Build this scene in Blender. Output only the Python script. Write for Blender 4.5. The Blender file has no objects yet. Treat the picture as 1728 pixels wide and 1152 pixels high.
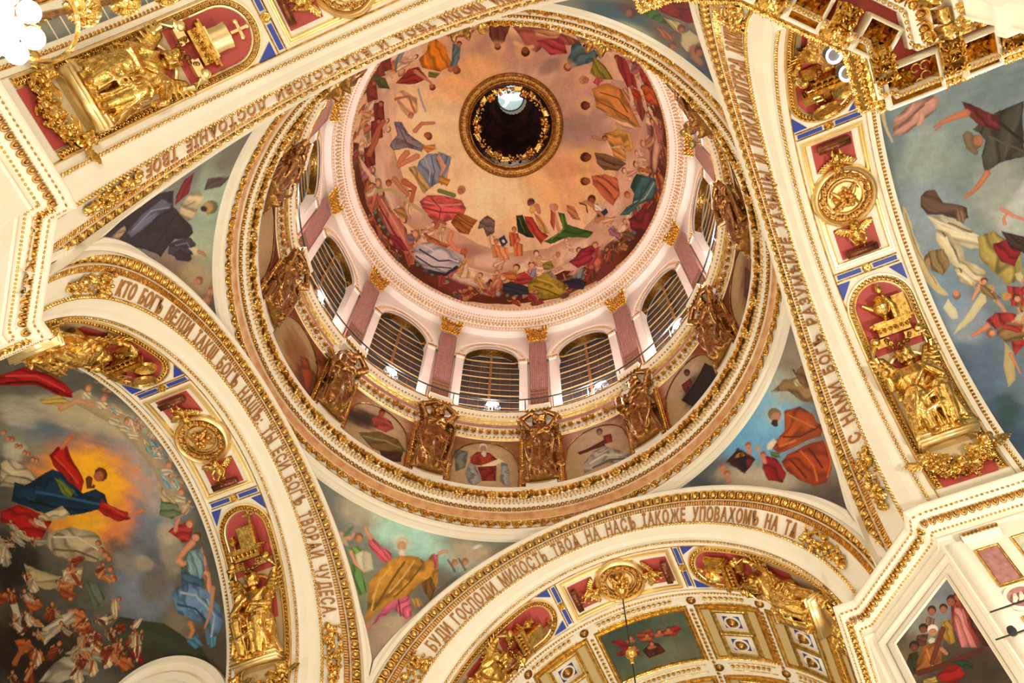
import bpy, math, random
import numpy as np
from mathutils import Matrix, Vector
random.seed(7); rng = np.random.default_rng(7)
SC = bpy.context.scene; COL = SC.collection
pi = math.pi
# ------------------------------------------------------------------ camera, world, lights, exposure
CAMP = (-6.663, 14.195, 0.0)
def _rot(r):
    r = np.array(r); t = np.linalg.norm(r); k = r/t
    K = np.array([[0,-k[2],k[1]],[k[2],0,-k[0]],[-k[1],k[0],0]])
    return np.eye(3)+math.sin(t)*K+(1-math.cos(t))*K@K
_R = np.array([[-1,0,0],[0,-1,0],[0,0,1.]])@_rot((-.4312,-.0946,-.3875))
cd = bpy.data.cameras.new('camera'); cam = bpy.data.objects.new('camera', cd); COL.objects.link(cam)
cd.sensor_width = 36; cd.lens = 1539.2547/1728*36; cd.clip_end = 500; cd.clip_start = .1
M = Matrix([[_R[0][i], -_R[1][i], -_R[2][i], CAMP[i]] for i in range(3)]+[[0,0,0,1]])
cam.matrix_world = M
SC.camera = cam
SC.view_settings.view_transform = 'Standard'; SC.view_settings.look = 'None'
SC.view_settings.gamma = 1; SC.view_settings.use_curve_mapping = False
SC.view_settings.exposure = 0.07
W = bpy.data.worlds.new('world'); SC.world = W; W.use_nodes = True
W.node_tree.nodes['Background'].inputs[0].default_value = (1.0, .86, .66, 1)
W.node_tree.nodes['Background'].inputs[1].default_value = .22
def point(name, loc, watt, col=(1,.92,.78), r=.5):
    l = bpy.data.lights.new(name, 'POINT'); l.energy = watt; l.color = col; l.shadow_soft_size = r
    o = bpy.data.objects.new(name, l); o.location = loc; COL.objects.link(o); return o
# the chandeliers that hang under the arches and in the nave, below the frame
for i, (x, y, z, w) in enumerate([(0,-19,14,3600),(-19,0,15,5400),(19,0,14,2000),(-1,19,14,3600),(0,-2,9,3000),(-9,-9.5,9,600),(7,6,12,1500)]):
    point('chandelier_light', (x,y,z), w)
# floodlights on the gallery that wash the drum and dome
for a in range(12):
    a = math.radians(-1.8+30*a); point('gallery_light', (12.0*math.sin(a), -12.0*math.cos(a), 49.6), 930, (1,.88,.81), .3)
point('lantern_light', (0,0,85), 6, (.9,.95,1), .6)

# ------------------------------------------------------------------ materials
def mat(name, col, rough=.6, metal=0, noise=0, nscale=3, col2=None, emit=None, es=0, bump=0, bscale=20, spec=None, aniso=None):
    m = bpy.data.materials.new(name); m.use_nodes = True; nt = m.node_tree; b = nt.nodes['Principled BSDF']
    b.inputs['Roughness'].default_value = rough; b.inputs['Metallic'].default_value = metal
    b.inputs['Base Color'].default_value = (*col, 1)
    if spec is not None: b.inputs['Specular IOR Level'].default_value = spec
    if emit: b.inputs['Emission Color'].default_value = (*emit, 1); b.inputs['Emission Strength'].default_value = es
    if noise or col2 or bump:
        tc = nt.nodes.new('ShaderNodeTexCoord')
    if col2:
        n = nt.nodes.new('ShaderNodeTexNoise'); n.inputs['Scale'].default_value = nscale; n.inputs['Detail'].default_value = 5
        nt.links.new(tc.outputs['Object'], n.inputs['Vector'])
        r = nt.nodes.new('ShaderNodeValToRGB'); r.color_ramp.elements[0].position = .5-noise; r.color_ramp.elements[1].position = .5+noise
        r.color_ramp.elements[0].color = (*col,1); r.color_ramp.elements[1].color = (*col2,1)
        nt.links.new(n.outputs['Fac'], r.inputs['Fac']); nt.links.new(r.outputs['Color'], b.inputs['Base Color'])
    if bump:
        n2 = nt.nodes.new('ShaderNodeTexNoise'); n2.inputs['Scale'].default_value = bscale; n2.inputs['Detail'].default_value = 2
        nt.links.new(tc.outputs['Object'], n2.inputs['Vector'])
        bp = nt.nodes.new('ShaderNodeBump'); bp.inputs['Strength'].default_value = bump; bp.inputs['Distance'].default_value = .05
        nt.links.new(n2.outputs['Fac'], bp.inputs['Height']); nt.links.new(bp.outputs['Normal'], b.inputs['Normal'])
    return m
WHITE = mat('cream_plaster', (.86,.80,.66), .55, noise=.2, nscale=.8, col2=(.90,.85,.73))
PINKW = mat('pinkish_plaster', (.86,.76,.70), .55, noise=.2, nscale=.8, col2=(.90,.80,.74))
GOLD = mat('gilding', (.88,.60,.19), .22, 1, noise=.12, nscale=5, col2=(.58,.34,.08), bump=.45, bscale=8)
PGOLD = mat('pale_gilding', (1.0,.80,.42), .36, 1, bump=.2, bscale=7)
DGOLD = mat('dark_gilding', (.46,.25,.07), .27, 1, noise=.15, nscale=4, col2=(.22,.10,.03), bump=.45, bscale=6)  # dark gold; on the caryatids the shadow is put into this brown colour
LETTER = mat('bronze_letters', (.52,.27,.09), .42, .7)
RED = mat('crimson_ground', (.48,.07,.06), .6)
BLUE = mat('blue_ground', (.03,.06,.38), .5)
OCHRE = mat('yellow_marble', (.80,.50,.24), .3, noise=.17, nscale=2.2, col2=(.62,.27,.11), )
PINKM = mat('rose_marble', (.50,.26,.24), .3, noise=.2, nscale=5, col2=(.33,.13,.12))
GRID = mat('brown_fluting', (.33,.15,.09), .4)
GREYM = mat('green_marble', (.55,.58,.42), .3, noise=.1, nscale=4, col2=(.75,.70,.52))
WOOD = mat('brown_window_frame', (.22,.09,.04), .5)
BARM = mat('gilded_bar', (.75,.48,.2), .4, .6)
NIGHT = mat('night_glass', (.02,.03,.045), .45, noise=.15, nscale=1.2, col2=(.06,.045,.05))
IRON = mat('black_iron', (.02,.02,.02), .5)
DARK = mat('dark_copper', (.02,.004,.002), .8, noise=.1, nscale=.5, col2=(.09,.018,.005), spec=.05)
LAMP = mat('lamp_glow', (1,1,1), .5, emit=(.88,.93,1), es=5)
GLOBE = mat('warm_globe_glow', (1,1,1), .5, emit=(1,.97,.9), es=6)
DISC = mat('lit_lantern_glass', (.4,.5,.48), .4, emit=(.55,.72,.68), es=.55)
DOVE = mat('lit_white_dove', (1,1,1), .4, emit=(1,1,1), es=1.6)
GREYP = mat('grey_metal', (.35,.37,.42), .35, .8)
MARBLE = mat('marble_floor', (.55,.5,.44), .3)
def frescomat():
    m = bpy.data.materials.new('fresco_paint'); m.use_nodes = True; nt = m.node_tree; b = nt.nodes['Principled BSDF']
    a = nt.nodes.new('ShaderNodeAttribute'); a.attribute_name = 'paint'
    tc = nt.nodes.new('ShaderNodeTexCoord'); n = nt.nodes.new('ShaderNodeTexNoise'); n.inputs['Scale'].default_value = 4; n.inputs['Detail'].default_value = 7; n.inputs['Roughness'].default_value=.7
    nt.links.new(tc.outputs['Object'], n.inputs['Vector'])
    r = nt.nodes.new('ShaderNodeMapRange'); r.inputs['From Min'].default_value=.3; r.inputs['From Max'].default_value=.7; r.inputs['To Min'].default_value = .88; r.inputs['To Max'].default_value = 1.12
    nt.links.new(n.outputs['Fac'], r.inputs['Value'])
    mx = nt.nodes.new('ShaderNodeVectorMath'); mx.operation = 'SCALE'
    nt.links.new(a.outputs['Color'], mx.inputs[0]); nt.links.new(r.outputs['Result'], mx.inputs['Scale'])
    nt.links.new(mx.outputs[0], b.inputs['Base Color']); b.inputs['Roughness'].default_value = .55
    b.inputs['Specular IOR Level'].default_value = .25
    return m
FRESCO = frescomat()

# ------------------------------------------------------------------ mesh helpers
class MB:
    def __init__(s): s.V=[]; s.Q=[]; s.T=[]; s.n=0
    def add(s, V, Q=None, T=None):
        V = np.asarray(V, float).reshape(-1,3); s.V.append(V)
        if Q is not None and len(Q): s.Q.append(np.asarray(Q, int).reshape(-1,4)+s.n)
        if T is not None and len(T): s.T.append(np.asarray(T, int).reshape(-1,3)+s.n)
        s.n += len(V); return s
    def mb(s, o, M4=None):
        V = np.concatenate(o.V)
        if M4 is not None: V = V@np.asarray(M4)[:3,:3].T+np.asarray(M4)[:3,3]
        return s.add(V, np.concatenate(o.Q) if o.Q else None, np.concatenate(o.T) if o.T else None)
    def arr(s):
        return (np.concatenate(s.V), np.concatenate(s.Q) if s.Q else np.zeros((0,4),int), np.concatenate(s.T) if s.T else np.zeros((0,3),int))
    def stamp(s, o, Ms):            # copies of o under n 4x4 matrices, joined
        V,Q,T = o.arr(); Ms = np.asarray(Ms); n=len(Ms); k=len(V)
        VV = np.einsum('nij,kj->nki', Ms[:,:3,:3], V)+Ms[:,None,:3,3]
        off = (np.arange(n)*k)[:,None,None]
        return s.add(VV, (Q[None]+off) if len(Q) else None, (T[None]+off) if len(T) else None)
def mesh(name, mb, m, smooth=True, sharp=None):
    V,Q,T = mb.arr() if isinstance(mb, MB) else mb
    me = bpy.data.meshes.new(name); me.vertices.add(len(V)); me.vertices.foreach_set('co', V.astype(np.float32).ravel())
    nq, nt_ = len(Q), len(T); me.loops.add(nq*4+nt_*3); me.polygons.add(nq+nt_)
    me.loops.foreach_set('vertex_index', np.concatenate([Q.ravel(), T.ravel()]).astype(np.int32))
    st = np.concatenate([np.arange(nq)*4, nq*4+np.arange(nt_)*3]).astype(np.int32)
    me.polygons.foreach_set('loop_start', st); me.polygons.foreach_set('loop_total', np.concatenate([np.full(nq,4),np.full(nt_,3)]).astype(np.int32))
    me.update(calc_edges=True); me.validate()
    if smooth:
        me.polygons.foreach_set('use_smooth', np.ones(len(me.polygons),bool))
        if sharp: me.set_sharp_from_angle(angle=math.radians(sharp))
    me.materials.append(m); return me
def obj(name, me, parent=None, loc=None, **props):
    o = bpy.data.objects.new(name, me); COL.objects.link(o)
    if parent is not None: o.parent = parent
    if loc is not None: o.location = loc
    for k,v in props.items(): o[k] = v
    return o
def put(name, mb, m, parent=None, smooth=True, sharp=35, **props):
    return obj(name, mesh(name, mb, m, smooth, sharp), parent, **props)
def empty(name, loc=(0,0,0), rz=0, label=None, category=None, group=None, kind=None, M4=None):
    o = bpy.data.objects.new(name, None); COL.objects.link(o); o.empty_display_size=.3
    if M4 is not None: o.matrix_world = M4
    else: o.location = loc; o.rotation_euler = (0,0,rz)
    if label: o['label'] = label
    if category: o['category'] = category
    if group: o['group'] = group
    if kind: o['kind'] = kind
    return o
def copytree(o, M4=None, parent=None, **props):
    c = o.copy(); COL.objects.link(c)
    if parent is not None: c.parent = parent
    if M4 is not None: c.matrix_world = M4
    for k,v in props.items(): c[k] = v
    for ch in list(o.children): copytree(ch, None, c)
    return c
def grid(P, cu=False, cv=False, flip=False):
    P = np.asarray(P, float); n,m = P.shape[:2]
    I = np.arange(n*m).reshape(n,m)
    if cu: I = np.concatenate([I, I[:1]],0)
    if cv: I = np.concatenate([I, I[:,:1]],1)
    q = np.stack([I[:-1,:-1],I[1:,:-1],I[1:,1:],I[:-1,1:]],-1).reshape(-1,4)
    if flip: q = q[:,::-1]
    return P.reshape(-1,3), q
def box(x0,x1,y0,y1,z0,z1):
    V = [(x,y,z) for z in (z0,z1) for y in (y0,y1) for x in (x0,x1)]
    return MB().add(V, [(0,2,3,1),(4,5,7,6),(0,1,5,4),(2,6,7,3),(0,4,6,2),(1,3,7,5)])
def lathe(prof, n=16, a0=0, a1=2*pi):      # prof [(r,z)]
    cl = abs(a1-a0-2*pi)<1e-6; a = np.linspace(a0,a1,n,endpoint=not cl); r,z = np.array(prof).T
    P = np.stack([np.cos(a)[:,None]*r, np.sin(a)[:,None]*r, z+0*a[:,None]],-1)
    return MB().add(*grid(P, cu=cl))
def tube(pts, rad, n=6, cap=True):
    pts = np.array(pts,float); k=len(pts); rad = np.broadcast_to(np.asarray(rad,float),(k,)) if np.ndim(rad)<2 else rad
    T = np.gradient(pts,axis=0); T /= np.linalg.norm(T,axis=1)[:,None]+1e-9
    up = np.array([0,0,1.]) if abs(T[0][2])<.9 else np.array([1.,0,0])
    P=[]
    for i in range(k):
        u = np.cross(up,T[i]); u/=np.linalg.norm(u)+1e-9; v=np.cross(T[i],u); up = v if False else up
        a = np.arange(n)*2*pi/n
        P.append(pts[i]+rad[i]*(np.cos(a)[:,None]*u+np.sin(a)[:,None]*v))
    P=np.array(P); b=MB(); V,q=grid(P,cv=True); T3=[]
    if cap:
        V=np.concatenate([V,pts[:1],pts[-1:]]); c0=len(V)-2
        T3=[(c0,(j+1)%n,j) for j in range(n)]+[(c0+1,(k-1)*n+j,(k-1)*n+(j+1)%n) for j in range(n)]
    return b.add(V,q,T3)
def frames(P, T, N, s=1.0):     # origin, x along T, z along N
    P=np.asarray(P,float); T=np.asarray(T,float); N=np.asarray(N,float)
    T=T/np.linalg.norm(T,axis=-1,keepdims=True); N=N-(N*T).sum(-1,keepdims=True)*T; N/=np.linalg.norm(N,axis=-1,keepdims=True)
    B=np.cross(N,T); M=np.zeros((len(P),4,4)); s=np.broadcast_to(np.asarray(s,float).reshape(-1,1) if np.ndim(s)==1 else np.full((len(P),1),float(s)),(len(P),1))
    M[:,:3,0]=T*s; M[:,:3,1]=B*s; M[:,:3,2]=N*s; M[:,:3,3]=P; M[:,3,3]=1; return M
def smooth_noise(x, y, seed=0, oct=3):
    r = np.random.default_rng(seed); o = 0; f=1; a=1
    for _ in range(oct):
        for _ in range(3):
            k = r.normal(size=2)*f; o = o + a*np.sin(x*k[0]+y*k[1]+r.uniform(0,6.3))
        f*=2.1; a*=.55
    return o/3
# ------------------------------------------------------------------ ornament motifs (x along the moulding, y across, z out); unit sized
def m_egg():        # an egg in its gilded shell
    b=MB(); a=np.linspace(0,2*pi,10,endpoint=False); 
    ph=np.linspace(0,pi/2,4); P=np.array([[(.26*math.cos(p)*math.cos(t), .33*math.cos(p)*math.sin(t)+.04, .30*math.sin(p)+.03) for t in a] for p in ph])
    b.add(*grid(P,cv=True))
    t=np.linspace(-.25*pi,1.25*pi,11)
    P=[]
    for k in t:
        c=np.array([.40*math.cos(k),-.02+.46*math.sin(-k)*1.0+.04,.0]); n=np.array([math.cos(k),-math.sin(k),0])
        P.append([c-n*.06, c-n*.02+[0,0,.2], c+n*.06+[0,0,.16], c+n*.08])
    b.add(*grid(np.array(P))); return b
def m_dart():
    b=MB(); b.add([(-.06,-.5,0),(.06,-.5,0),(0,.5,0),(0,-.45,.16),(0,.2,.14)],T=[(0,1,3),(0,3,2),(3,1,2),(3,4,2)]); return b
def m_bead(n=6):
    a=np.linspace(0,2*pi,n,endpoint=False); P=np.array([[(.42*math.cos(p)*math.cos(t),.42*math.cos(p)*math.sin(t),.42*math.sin(p)) for t in a] for p in (0,.7,1.45)])
    return MB().add(*grid(P,cv=True))
def m_flute():
    return MB().add([(-.32,-.5,0),(-.16,-.5,.3),(.16,-.5,.3),(.32,-.5,0),(-.32,.5,0),(-.16,.5,.3),(.16,.5,.3),(.32,.5,0)],[(0,4,5,1),(1,5,6,2),(2,6,7,3),(0,1,2,3),(4,7,6,5)])
def m_leaf(k=5):    # acanthus-like fan of rounded lobes
    b=MB(); a=np.linspace(0,2*pi,6,endpoint=False)
    for i in range(k):
        t=(i-(k-1)/2)/((k-1)/2); an=t*1.15; L=.50-.12*abs(t); d=np.array([math.sin(an),math.cos(an),0]); n=np.array([d[1],-d[0],0]); o=np.array([0,-.40,0])+d*L*.62
        P=[[o+d*(L*.66*math.cos(q)*r)+n*(.125*math.sin(q)*r)+np.array([0,0,h+.10*r*math.cos(q)]) for q in a] for r,h in ((1,0),(.62,.17))]
        V,q_=grid(np.array(P),cv=True); V=np.concatenate([V,[o+[0,0,.23]]]); b.add(V,q_,[(6+j,6+(j+1)%6,12) for j in range(6)])
    return b
def m_rose(n=8):    # rosette of petals
    b=MB()
    for i in range(n):
        a=i*2*pi/n; d=np.array([math.cos(a),math.sin(a),0]); s=np.array([-d[1],d[0],0]); w=.46*math.sin(pi/n)*1.05
        b.add([d*.12+[0,0,.14], d*.34-s*w+[0,0,.10], d*.34+s*w+[0,0,.10], d*.5+[0,0,.20], d*.33+[0,0,.26], d*.5-s*w*.4+[0,0,0],d*.5+s*w*.4],
              T=[(0,1,4),(0,4,2),(1,3,4),(4,3,2),(1,5,3),(3,6,2)])
    c=m_bead(6); b.mb(c, np.diag([.42,.42,.8,1])@np.array([[1,0,0,0],[0,1,0,0],[0,0,1,.2],[0,0,0,1.]])); return b
def m_scroll(): # little S scroll
    t=np.linspace(0,1,9); a=t*pi*1.6; P=np.stack([-.25+ .22*np.cos(a)*(1-.5*t)+.28*t, .3*np.sin(a)*(1-.4*t), .06+0*t],1)
    return tube(P, .075-.03*t, 5)
def motif_run(mb, motif, M4s, sx=1, sy=1, sz=1):
    S=np.diag([sx,sy,sz,1.]); mb.stamp(motif, np.asarray(M4s)@S); return mb
def wobble(Ms, amp=.15, seed=3):
    r=np.random.default_rng(seed); Ms=np.array(Ms); s=1+amp*r.normal(size=(len(Ms),1,1)).clip(-2,2); Ms[:,:3,:3]*=s; return Ms
PAINT = {'dome': [[3,216,164,124,81,266,-117,193,175,129,70],
[3,255,224,168,214,-88,-24,-211,262,-228,95],
[3,255,226,174,239,102,177,39,303,-55,95],
[3,168,130,122,-215,-11,-322,-38,-161,-145,85],
[3,180,132,122,-153,189,-314,97,-137,148,85],
[3,154,122,116,-183,-128,-268,-136,-130,-216,70],
[3,234,176,124,-154,-219,-253,-236,-118,-306,80],
[3,255,198,132,55,-223,-109,-256,77,-271,90],
[3,255,234,184,149,-192,4,-248,162,-233,90],
[3,216,168,142,-285,61,-413,54,-253,-44,70],
[3,255,196,120,63,198,-42,186,117,151,60],
[3,255,220,174,141,-108,-87,-163,125,-172,80],
[3,126,102,98,-193,136,-227,119,-191,115,60],
[3,168,134,124,-229,-58,-254,-63,-201,-128,60],
[3,216,148,100,-111,-196,-173,-198,-93,-220,60],
[0,94,36,22,505,290,589,110,589,-113,524,-293,395,-446,222,-529,38,-576,-143,-568,-301,-519,-417,-431,-551,-237,-599,-41,-566,130,-463,128,-471,20,-444,-118,-401,-245,-324,-345,-223,-417,-97,-459,39,-465,180,-425,308,-354,417,-237,470,-106,466,49,413,172],
[3,47,70,64,467,27,430,14,490,-88,80],
[3,47,70,64,403,212,376,187,450,130,80],
[3,122,48,32,347,-376,238,-447,383,-416,80],
[3,138,60,38,-142,-518,-256,-492,-170,-569,80],
[3,74,20,18,-365,-443,-384,-461,-293,-498,80],
[3,106,42,48,-457,-156,-524,-156,-432,-269,80],
[2,138,98,66,484,-193,487,-198,378,-337,254,-434,113,-492,-22,-508,-171,-490,-330,-424,-328,-418,-320,-414,-165,-479,-20,-497,111,-482,248,-425,369,-331,476,-194],
[2,138,98,66,508,-14,515,-16,512,-141,478,-226,471,-227,466,-223,499,-142,501,-19],
[4,79,138,134,-399,-349,-412,-352,-400,-356],
[2,216,162,120,-375,-337,-374,-335,-340,-319,-337,-320,-338,-322,-372,-338],
[4,79,138,134,-380,-372,-392,-375,-380,-379],
[2,216,162,120,-357,-358,-356,-356,-323,-339,-320,-339,-321,-342,-353,-359],
[4,79,138,134,-358,-393,-371,-397,-359,-400],
[2,216,162,120,-337,-379,-336,-376,-305,-357,-302,-357,-302,-360,-333,-379],
[4,79,138,134,-336,-413,-347,-417,-336,-421],
[2,216,162,120,-315,-397,-315,-395,-286,-375,-283,-375,-283,-377,-312,-398],
[4,79,138,134,-311,-432,-322,-436,-312,-440],
[2,216,162,120,-292,-415,-292,-412,-265,-391,-262,-391,-262,-393,-289,-415],
[4,79,138,134,-285,-450,-296,-454,-286,-458],
[2,216,162,120,-268,-431,-268,-429,-243,-406,-240,-405,-239,-408,-264,-431],
[4,79,138,134,-258,-466,-268,-469,-259,-474],
[2,216,162,120,-242,-446,-242,-443,-219,-419,-216,-419,-216,-421,-239,-446],
[4,79,138,134,-170,-503,-179,-507,-171,-511],
[2,216,162,120,-159,-481,-160,-478,-144,-451,-141,-451,-140,-453,-156,-480],
[4,79,138,134,-140,-512,-148,-516,-139,-520],
[2,216,162,120,-130,-489,-131,-486,-117,-459,-115,-458,-113,-460,-127,-488],
[4,79,138,134,-108,-519,-116,-522,-108,-527],
[2,216,162,120,-100,-495,-102,-493,-90,-465,-87,-464,-86,-466,-98,-494],
[4,79,138,134,-76,-524,-84,-527,-75,-533],
[2,216,162,120,-70,-500,-72,-497,-62,-469,-60,-468,-58,-470,-67,-498],
[4,79,138,134,-44,-527,-51,-530,-43,-536],
[2,216,162,120,-40,-503,-41,-500,-34,-472,-32,-471,-30,-473,-37,-501],
[4,79,138,134,-11,-528,-18,-531,-10,-537],
[2,216,162,120,-9,-503,-11,-501,-6,-473,-4,-471,-2,-473,-6,-502],
[4,79,138,134,22,-527,15,-530,23,-536],
[2,216,162,120,22,-503,20,-501,23,-472,25,-471,27,-472,25,-501],
[4,79,138,134,119,-512,112,-515,121,-521],
[2,216,162,120,114,-489,112,-487,107,-460,109,-458,111,-459,116,-486],
[4,79,138,134,151,-504,144,-507,154,-513],
[2,216,162,120,144,-480,142,-479,135,-452,137,-450,139,-451,146,-478],
[4,79,138,134,182,-493,175,-496,185,-502],
[2,216,162,120,174,-470,171,-469,162,-443,164,-441,166,-442,175,-468],
[4,79,138,134,212,-481,206,-483,216,-489],
[2,216,162,120,203,-459,200,-458,189,-433,190,-430,193,-431,204,-456],
[4,79,138,134,242,-467,235,-469,246,-475],
[2,216,162,120,231,-445,228,-444,215,-420,216,-418,219,-418,232,-442],
[4,79,138,134,271,-451,264,-453,275,-459],
[2,216,162,120,258,-430,255,-430,240,-407,241,-404,244,-404,259,-427],
[4,79,138,134,298,-433,291,-435,303,-441],
[2,216,162,120,284,-413,281,-413,264,-391,265,-389,268,-389,285,-411],
[4,79,138,134,374,-371,367,-373,379,-378],
[2,216,162,120,356,-355,353,-355,331,-338,331,-335,334,-335,356,-352],
[4,79,138,134,396,-347,389,-350,402,-354],
[2,216,162,120,377,-332,374,-333,351,-317,350,-315,353,-314,377,-330],
[4,79,138,134,417,-322,409,-325,423,-329],
[2,216,162,120,397,-309,394,-310,369,-296,369,-293,371,-292,397,-306],
[4,79,138,134,436,-296,428,-299,442,-303],
[2,216,162,120,415,-285,413,-286,386,-273,385,-271,388,-270,415,-282],
[4,79,138,134,454,-269,446,-272,460,-276],
[2,216,162,120,432,-259,429,-260,401,-250,401,-248,403,-247,431,-257],
[4,79,138,134,470,-242,461,-245,475,-248],
[2,216,162,120,447,-233,444,-234,415,-226,414,-224,417,-222,446,-231],
[4,79,138,134,483,-213,475,-216,489,-219],
[2,216,162,120,460,-206,458,-208,428,-202,426,-199,429,-198,459,-204],
[4,79,138,134,513,-124,504,-128,519,-129],
[2,216,162,120,489,-122,487,-124,454,-125,453,-123,455,-121,487,-120],
[4,79,138,134,519,-94,510,-98,525,-99],
[2,216,162,120,495,-94,493,-96,460,-99,458,-97,460,-95,493,-92],
[4,79,138,134,523,-63,514,-68,529,-68],
[2,216,162,120,499,-65,497,-68,463,-73,462,-71,464,-69,497,-64],
[4,79,138,134,525,-33,515,-38,530,-38],
[2,216,162,120,501,-37,499,-39,465,-47,463,-45,465,-43,499,-35],
[4,79,138,134,525,-3,515,-9,530,-8],
[2,216,162,120,501,-9,499,-11,466,-21,463,-19,465,-17,499,-7],
[4,79,138,134,523,27,513,21,528,22],
[2,216,162,120,499,19,497,17,464,5,462,6,463,9,497,20],
[4,79,138,134,519,56,509,49,523,51],
[2,216,162,120,495,47,494,44,461,30,458,31,460,34,493,48],
[0,122,48,52,371,-330,325,-373,370,-428,425,-379],
[0,126,54,54,-105,-493,-174,-482,-230,-550,-142,-583],
[2,230,182,152,237,543,271,535,352,408,394,251,421,120,438,12,417,-107,362,-216,287,-325,178,-414,25,-459,-128,-450,-247,-395,-337,-306,-413,-197,-429,-77,-412,35,-342,47,-293,2,-302,-92,-289,-174,-235,-251,-169,-317,-88,-356,24,-365,140,-334,223,-271,290,-183,337,-95,354,-5,343,82,319,190,278,294,217,393],
[3,240,204,176,356,-71,329,-110,387,-85,90],
[3,216,166,142,297,-211,259,-254,322,-229,80],
[3,168,120,104,265,-277,216,-309,280,-296,80],
[3,240,204,180,206,-334,145,-359,216,-356,90],
[3,226,176,154,-40,-402,-101,-404,-44,-433,80],
[3,242,205,182,-208,-331,-235,-351,-172,-373,90],
[3,239,196,170,-286,-242,-312,-253,-253,-294,90],
[3,200,148,132,-352,-112,-382,-115,-329,-180,80],
[3,240,200,170,357,149,332,129,392,87,80],
[3,238,198,168,301,243,277,221,324,190,70],
[3,156,110,102,-147,-433,-198,-426,-159,-462,60],
[3,246,220,196,165,418,136,411,161,320,80],
[1,142,47,46,249,298,195,311,168,296,162,244,200,248,216,259],
[1,217,127,34,94,385,73,311,88,246,125,246,161,285,158,321,122,333],
[1,95,125,128,52,307,35,288,58,255,87,238,97,250,74,271],
[2,184,109,76,106,240,102,232,76,236,71,241,74,245,99,248],
[4,122,52,40,84,232,74,229,91,223],
[4,168,94,64,86,235,78,233,91,228],
[1,109,112,48,151,264,126,244,143,232,160,247],
[4,106,48,32,165,212,158,208,171,203],
[4,184,109,76,165,217,159,214,169,210],
[2,207,138,98,185,295,189,286,164,224,160,223,158,227,177,292],
[1,180,67,58,64,368,-26,332,-5,302,51,327],
[2,184,109,76,49,346,47,334,-2,318,-9,325,-7,336,42,354],
[4,90,42,26,36,298,29,294,40,289],
[4,184,109,76,38,294,32,291,41,287],
[1,110,58,44,-61,320,-121,288,-86,250,-56,246,-50,280],
[3,240,192,128,-60,246,-80,238,-52,231,55],
[4,80,38,26,-60,245,-69,241,-56,238],
[4,180,111,76,-61,249,-69,246,-58,243],
[1,164,90,74,-124,286,-179,261,-268,207,-301,176,-253,171,-210,200,-162,188,-133,217],
[1,181,68,74,-170,215,-247,202,-239,151,-198,164],
[2,232,187,142,-106,241,-103,233,-128,207,-158,201,-162,205,-158,211,-134,217,-117,241],
[3,242,184,120,-132,203,-158,191,-127,184,55],
[4,58,26,18,-132,202,-145,196,-129,192],
[4,138,74,52,-133,207,-143,202,-130,199],
[4,90,48,32,-136,205,-138,204,-136,204],
[4,90,48,32,-128,207,-130,207,-128,206],
[2,168,96,60,-132,206,-133,206,-134,209,-133,210,-132,209,-132,207],
[1,208,154,108,-176,253,-254,219,-227,199,-175,228],
[1,75,107,112,-261,173,-307,185,-337,131,-302,109,-258,103,-230,103,-234,134],
[3,224,176,128,-230,111,-250,103,-226,88,55],
[4,138,74,44,-230,111,-239,106,-228,99],
[4,207,138,98,-233,114,-241,111,-231,105],
[1,139,128,48,-313,132,-338,89,-346,46,-299,51,-283,77],
[4,106,48,32,-327,161,-339,161,-320,148],
[4,184,109,76,-324,155,-334,155,-319,145],
[1,176,74,78,-299,62,-312,45,-291,29,-283,46],
[3,232,180,138,-260,58,-284,52,-253,30,55],
[4,200,148,104,-260,59,-271,55,-256,45],
[4,184,118,90,-265,57,-274,54,-262,46],
[4,90,48,32,-262,53,-263,53,-262,52],
[4,90,48,32,-265,62,-266,61,-264,60],
[2,168,96,60,-263,57,-264,56,-266,55,-267,56,-267,57,-264,58],
[3,244,192,136,-244,-19,-264,-24,-235,-48,55],
[4,74,34,18,-243,-19,-252,-22,-239,-33],
[4,122,58,34,-247,-20,-255,-22,-244,-31],
[4,90,48,32,-245,-24,-246,-24,-245,-25],
[4,90,48,32,-247,-15,-248,-16,-247,-17],
[2,168,96,60,-246,-20,-246,-21,-249,-22,-249,-21,-249,-20,-247,-19],
[1,201,134,68,-274,26,-320,36,-361,14,-374,-33,-397,-107,-344,-94,-295,-61,-265,-32],
[2,140,74,28,-288,12,-288,9,-338,-16,-355,-60,-358,-60,-361,-58,-342,-13,-290,13],
[2,140,74,28,-271,-10,-271,-13,-307,-45,-353,-79,-357,-78,-358,-75,-310,-42,-273,-10],
[1,226,180,140,-277,-53,-348,-83,-381,-118,-320,-98],
[1,165,58,44,-393,120,-436,108,-416,51,-384,69],
[4,90,36,24,-406,125,-422,127,-399,113],
[4,184,109,76,-403,120,-415,121,-397,110],
[1,165,58,44,-405,78,-451,67,-436,12,-399,30],
[4,90,36,24,-419,83,-434,85,-412,72],
[4,184,109,76,-416,78,-428,79,-410,69],
[1,165,58,44,-400,22,-447,9,-438,-42,-399,-24],
[4,90,36,24,-413,25,-428,26,-408,15],
[4,184,109,76,-411,21,-422,21,-406,13],
[1,165,58,44,-501,108,-588,119,-554,45,-485,49],
[4,90,36,24,-533,123,-582,146,-514,104],
[4,184,109,76,-523,114,-560,130,-510,100],
[1,165,58,44,-462,23,-535,19,-520,-39,-461,-26],
[4,90,36,24,-481,28,-504,32,-473,17],
[4,184,109,76,-477,23,-494,26,-471,14],
[1,204,90,44,-480,38,-552,37,-564,-27,-489,-31,-463,-10],
[1,154,52,56,-408,136,-447,125,-431,36,-388,18,-386,73],
[2,184,109,76,-380,19,-370,11,-386,-17,-378,17,-370,17,-363,11,-380,-30,-391,17],
[2,184,109,76,-404,-19,-393,-27,-404,-84,-443,-63,-439,-58,-427,-59,-424,-76,-417,-21],
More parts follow.
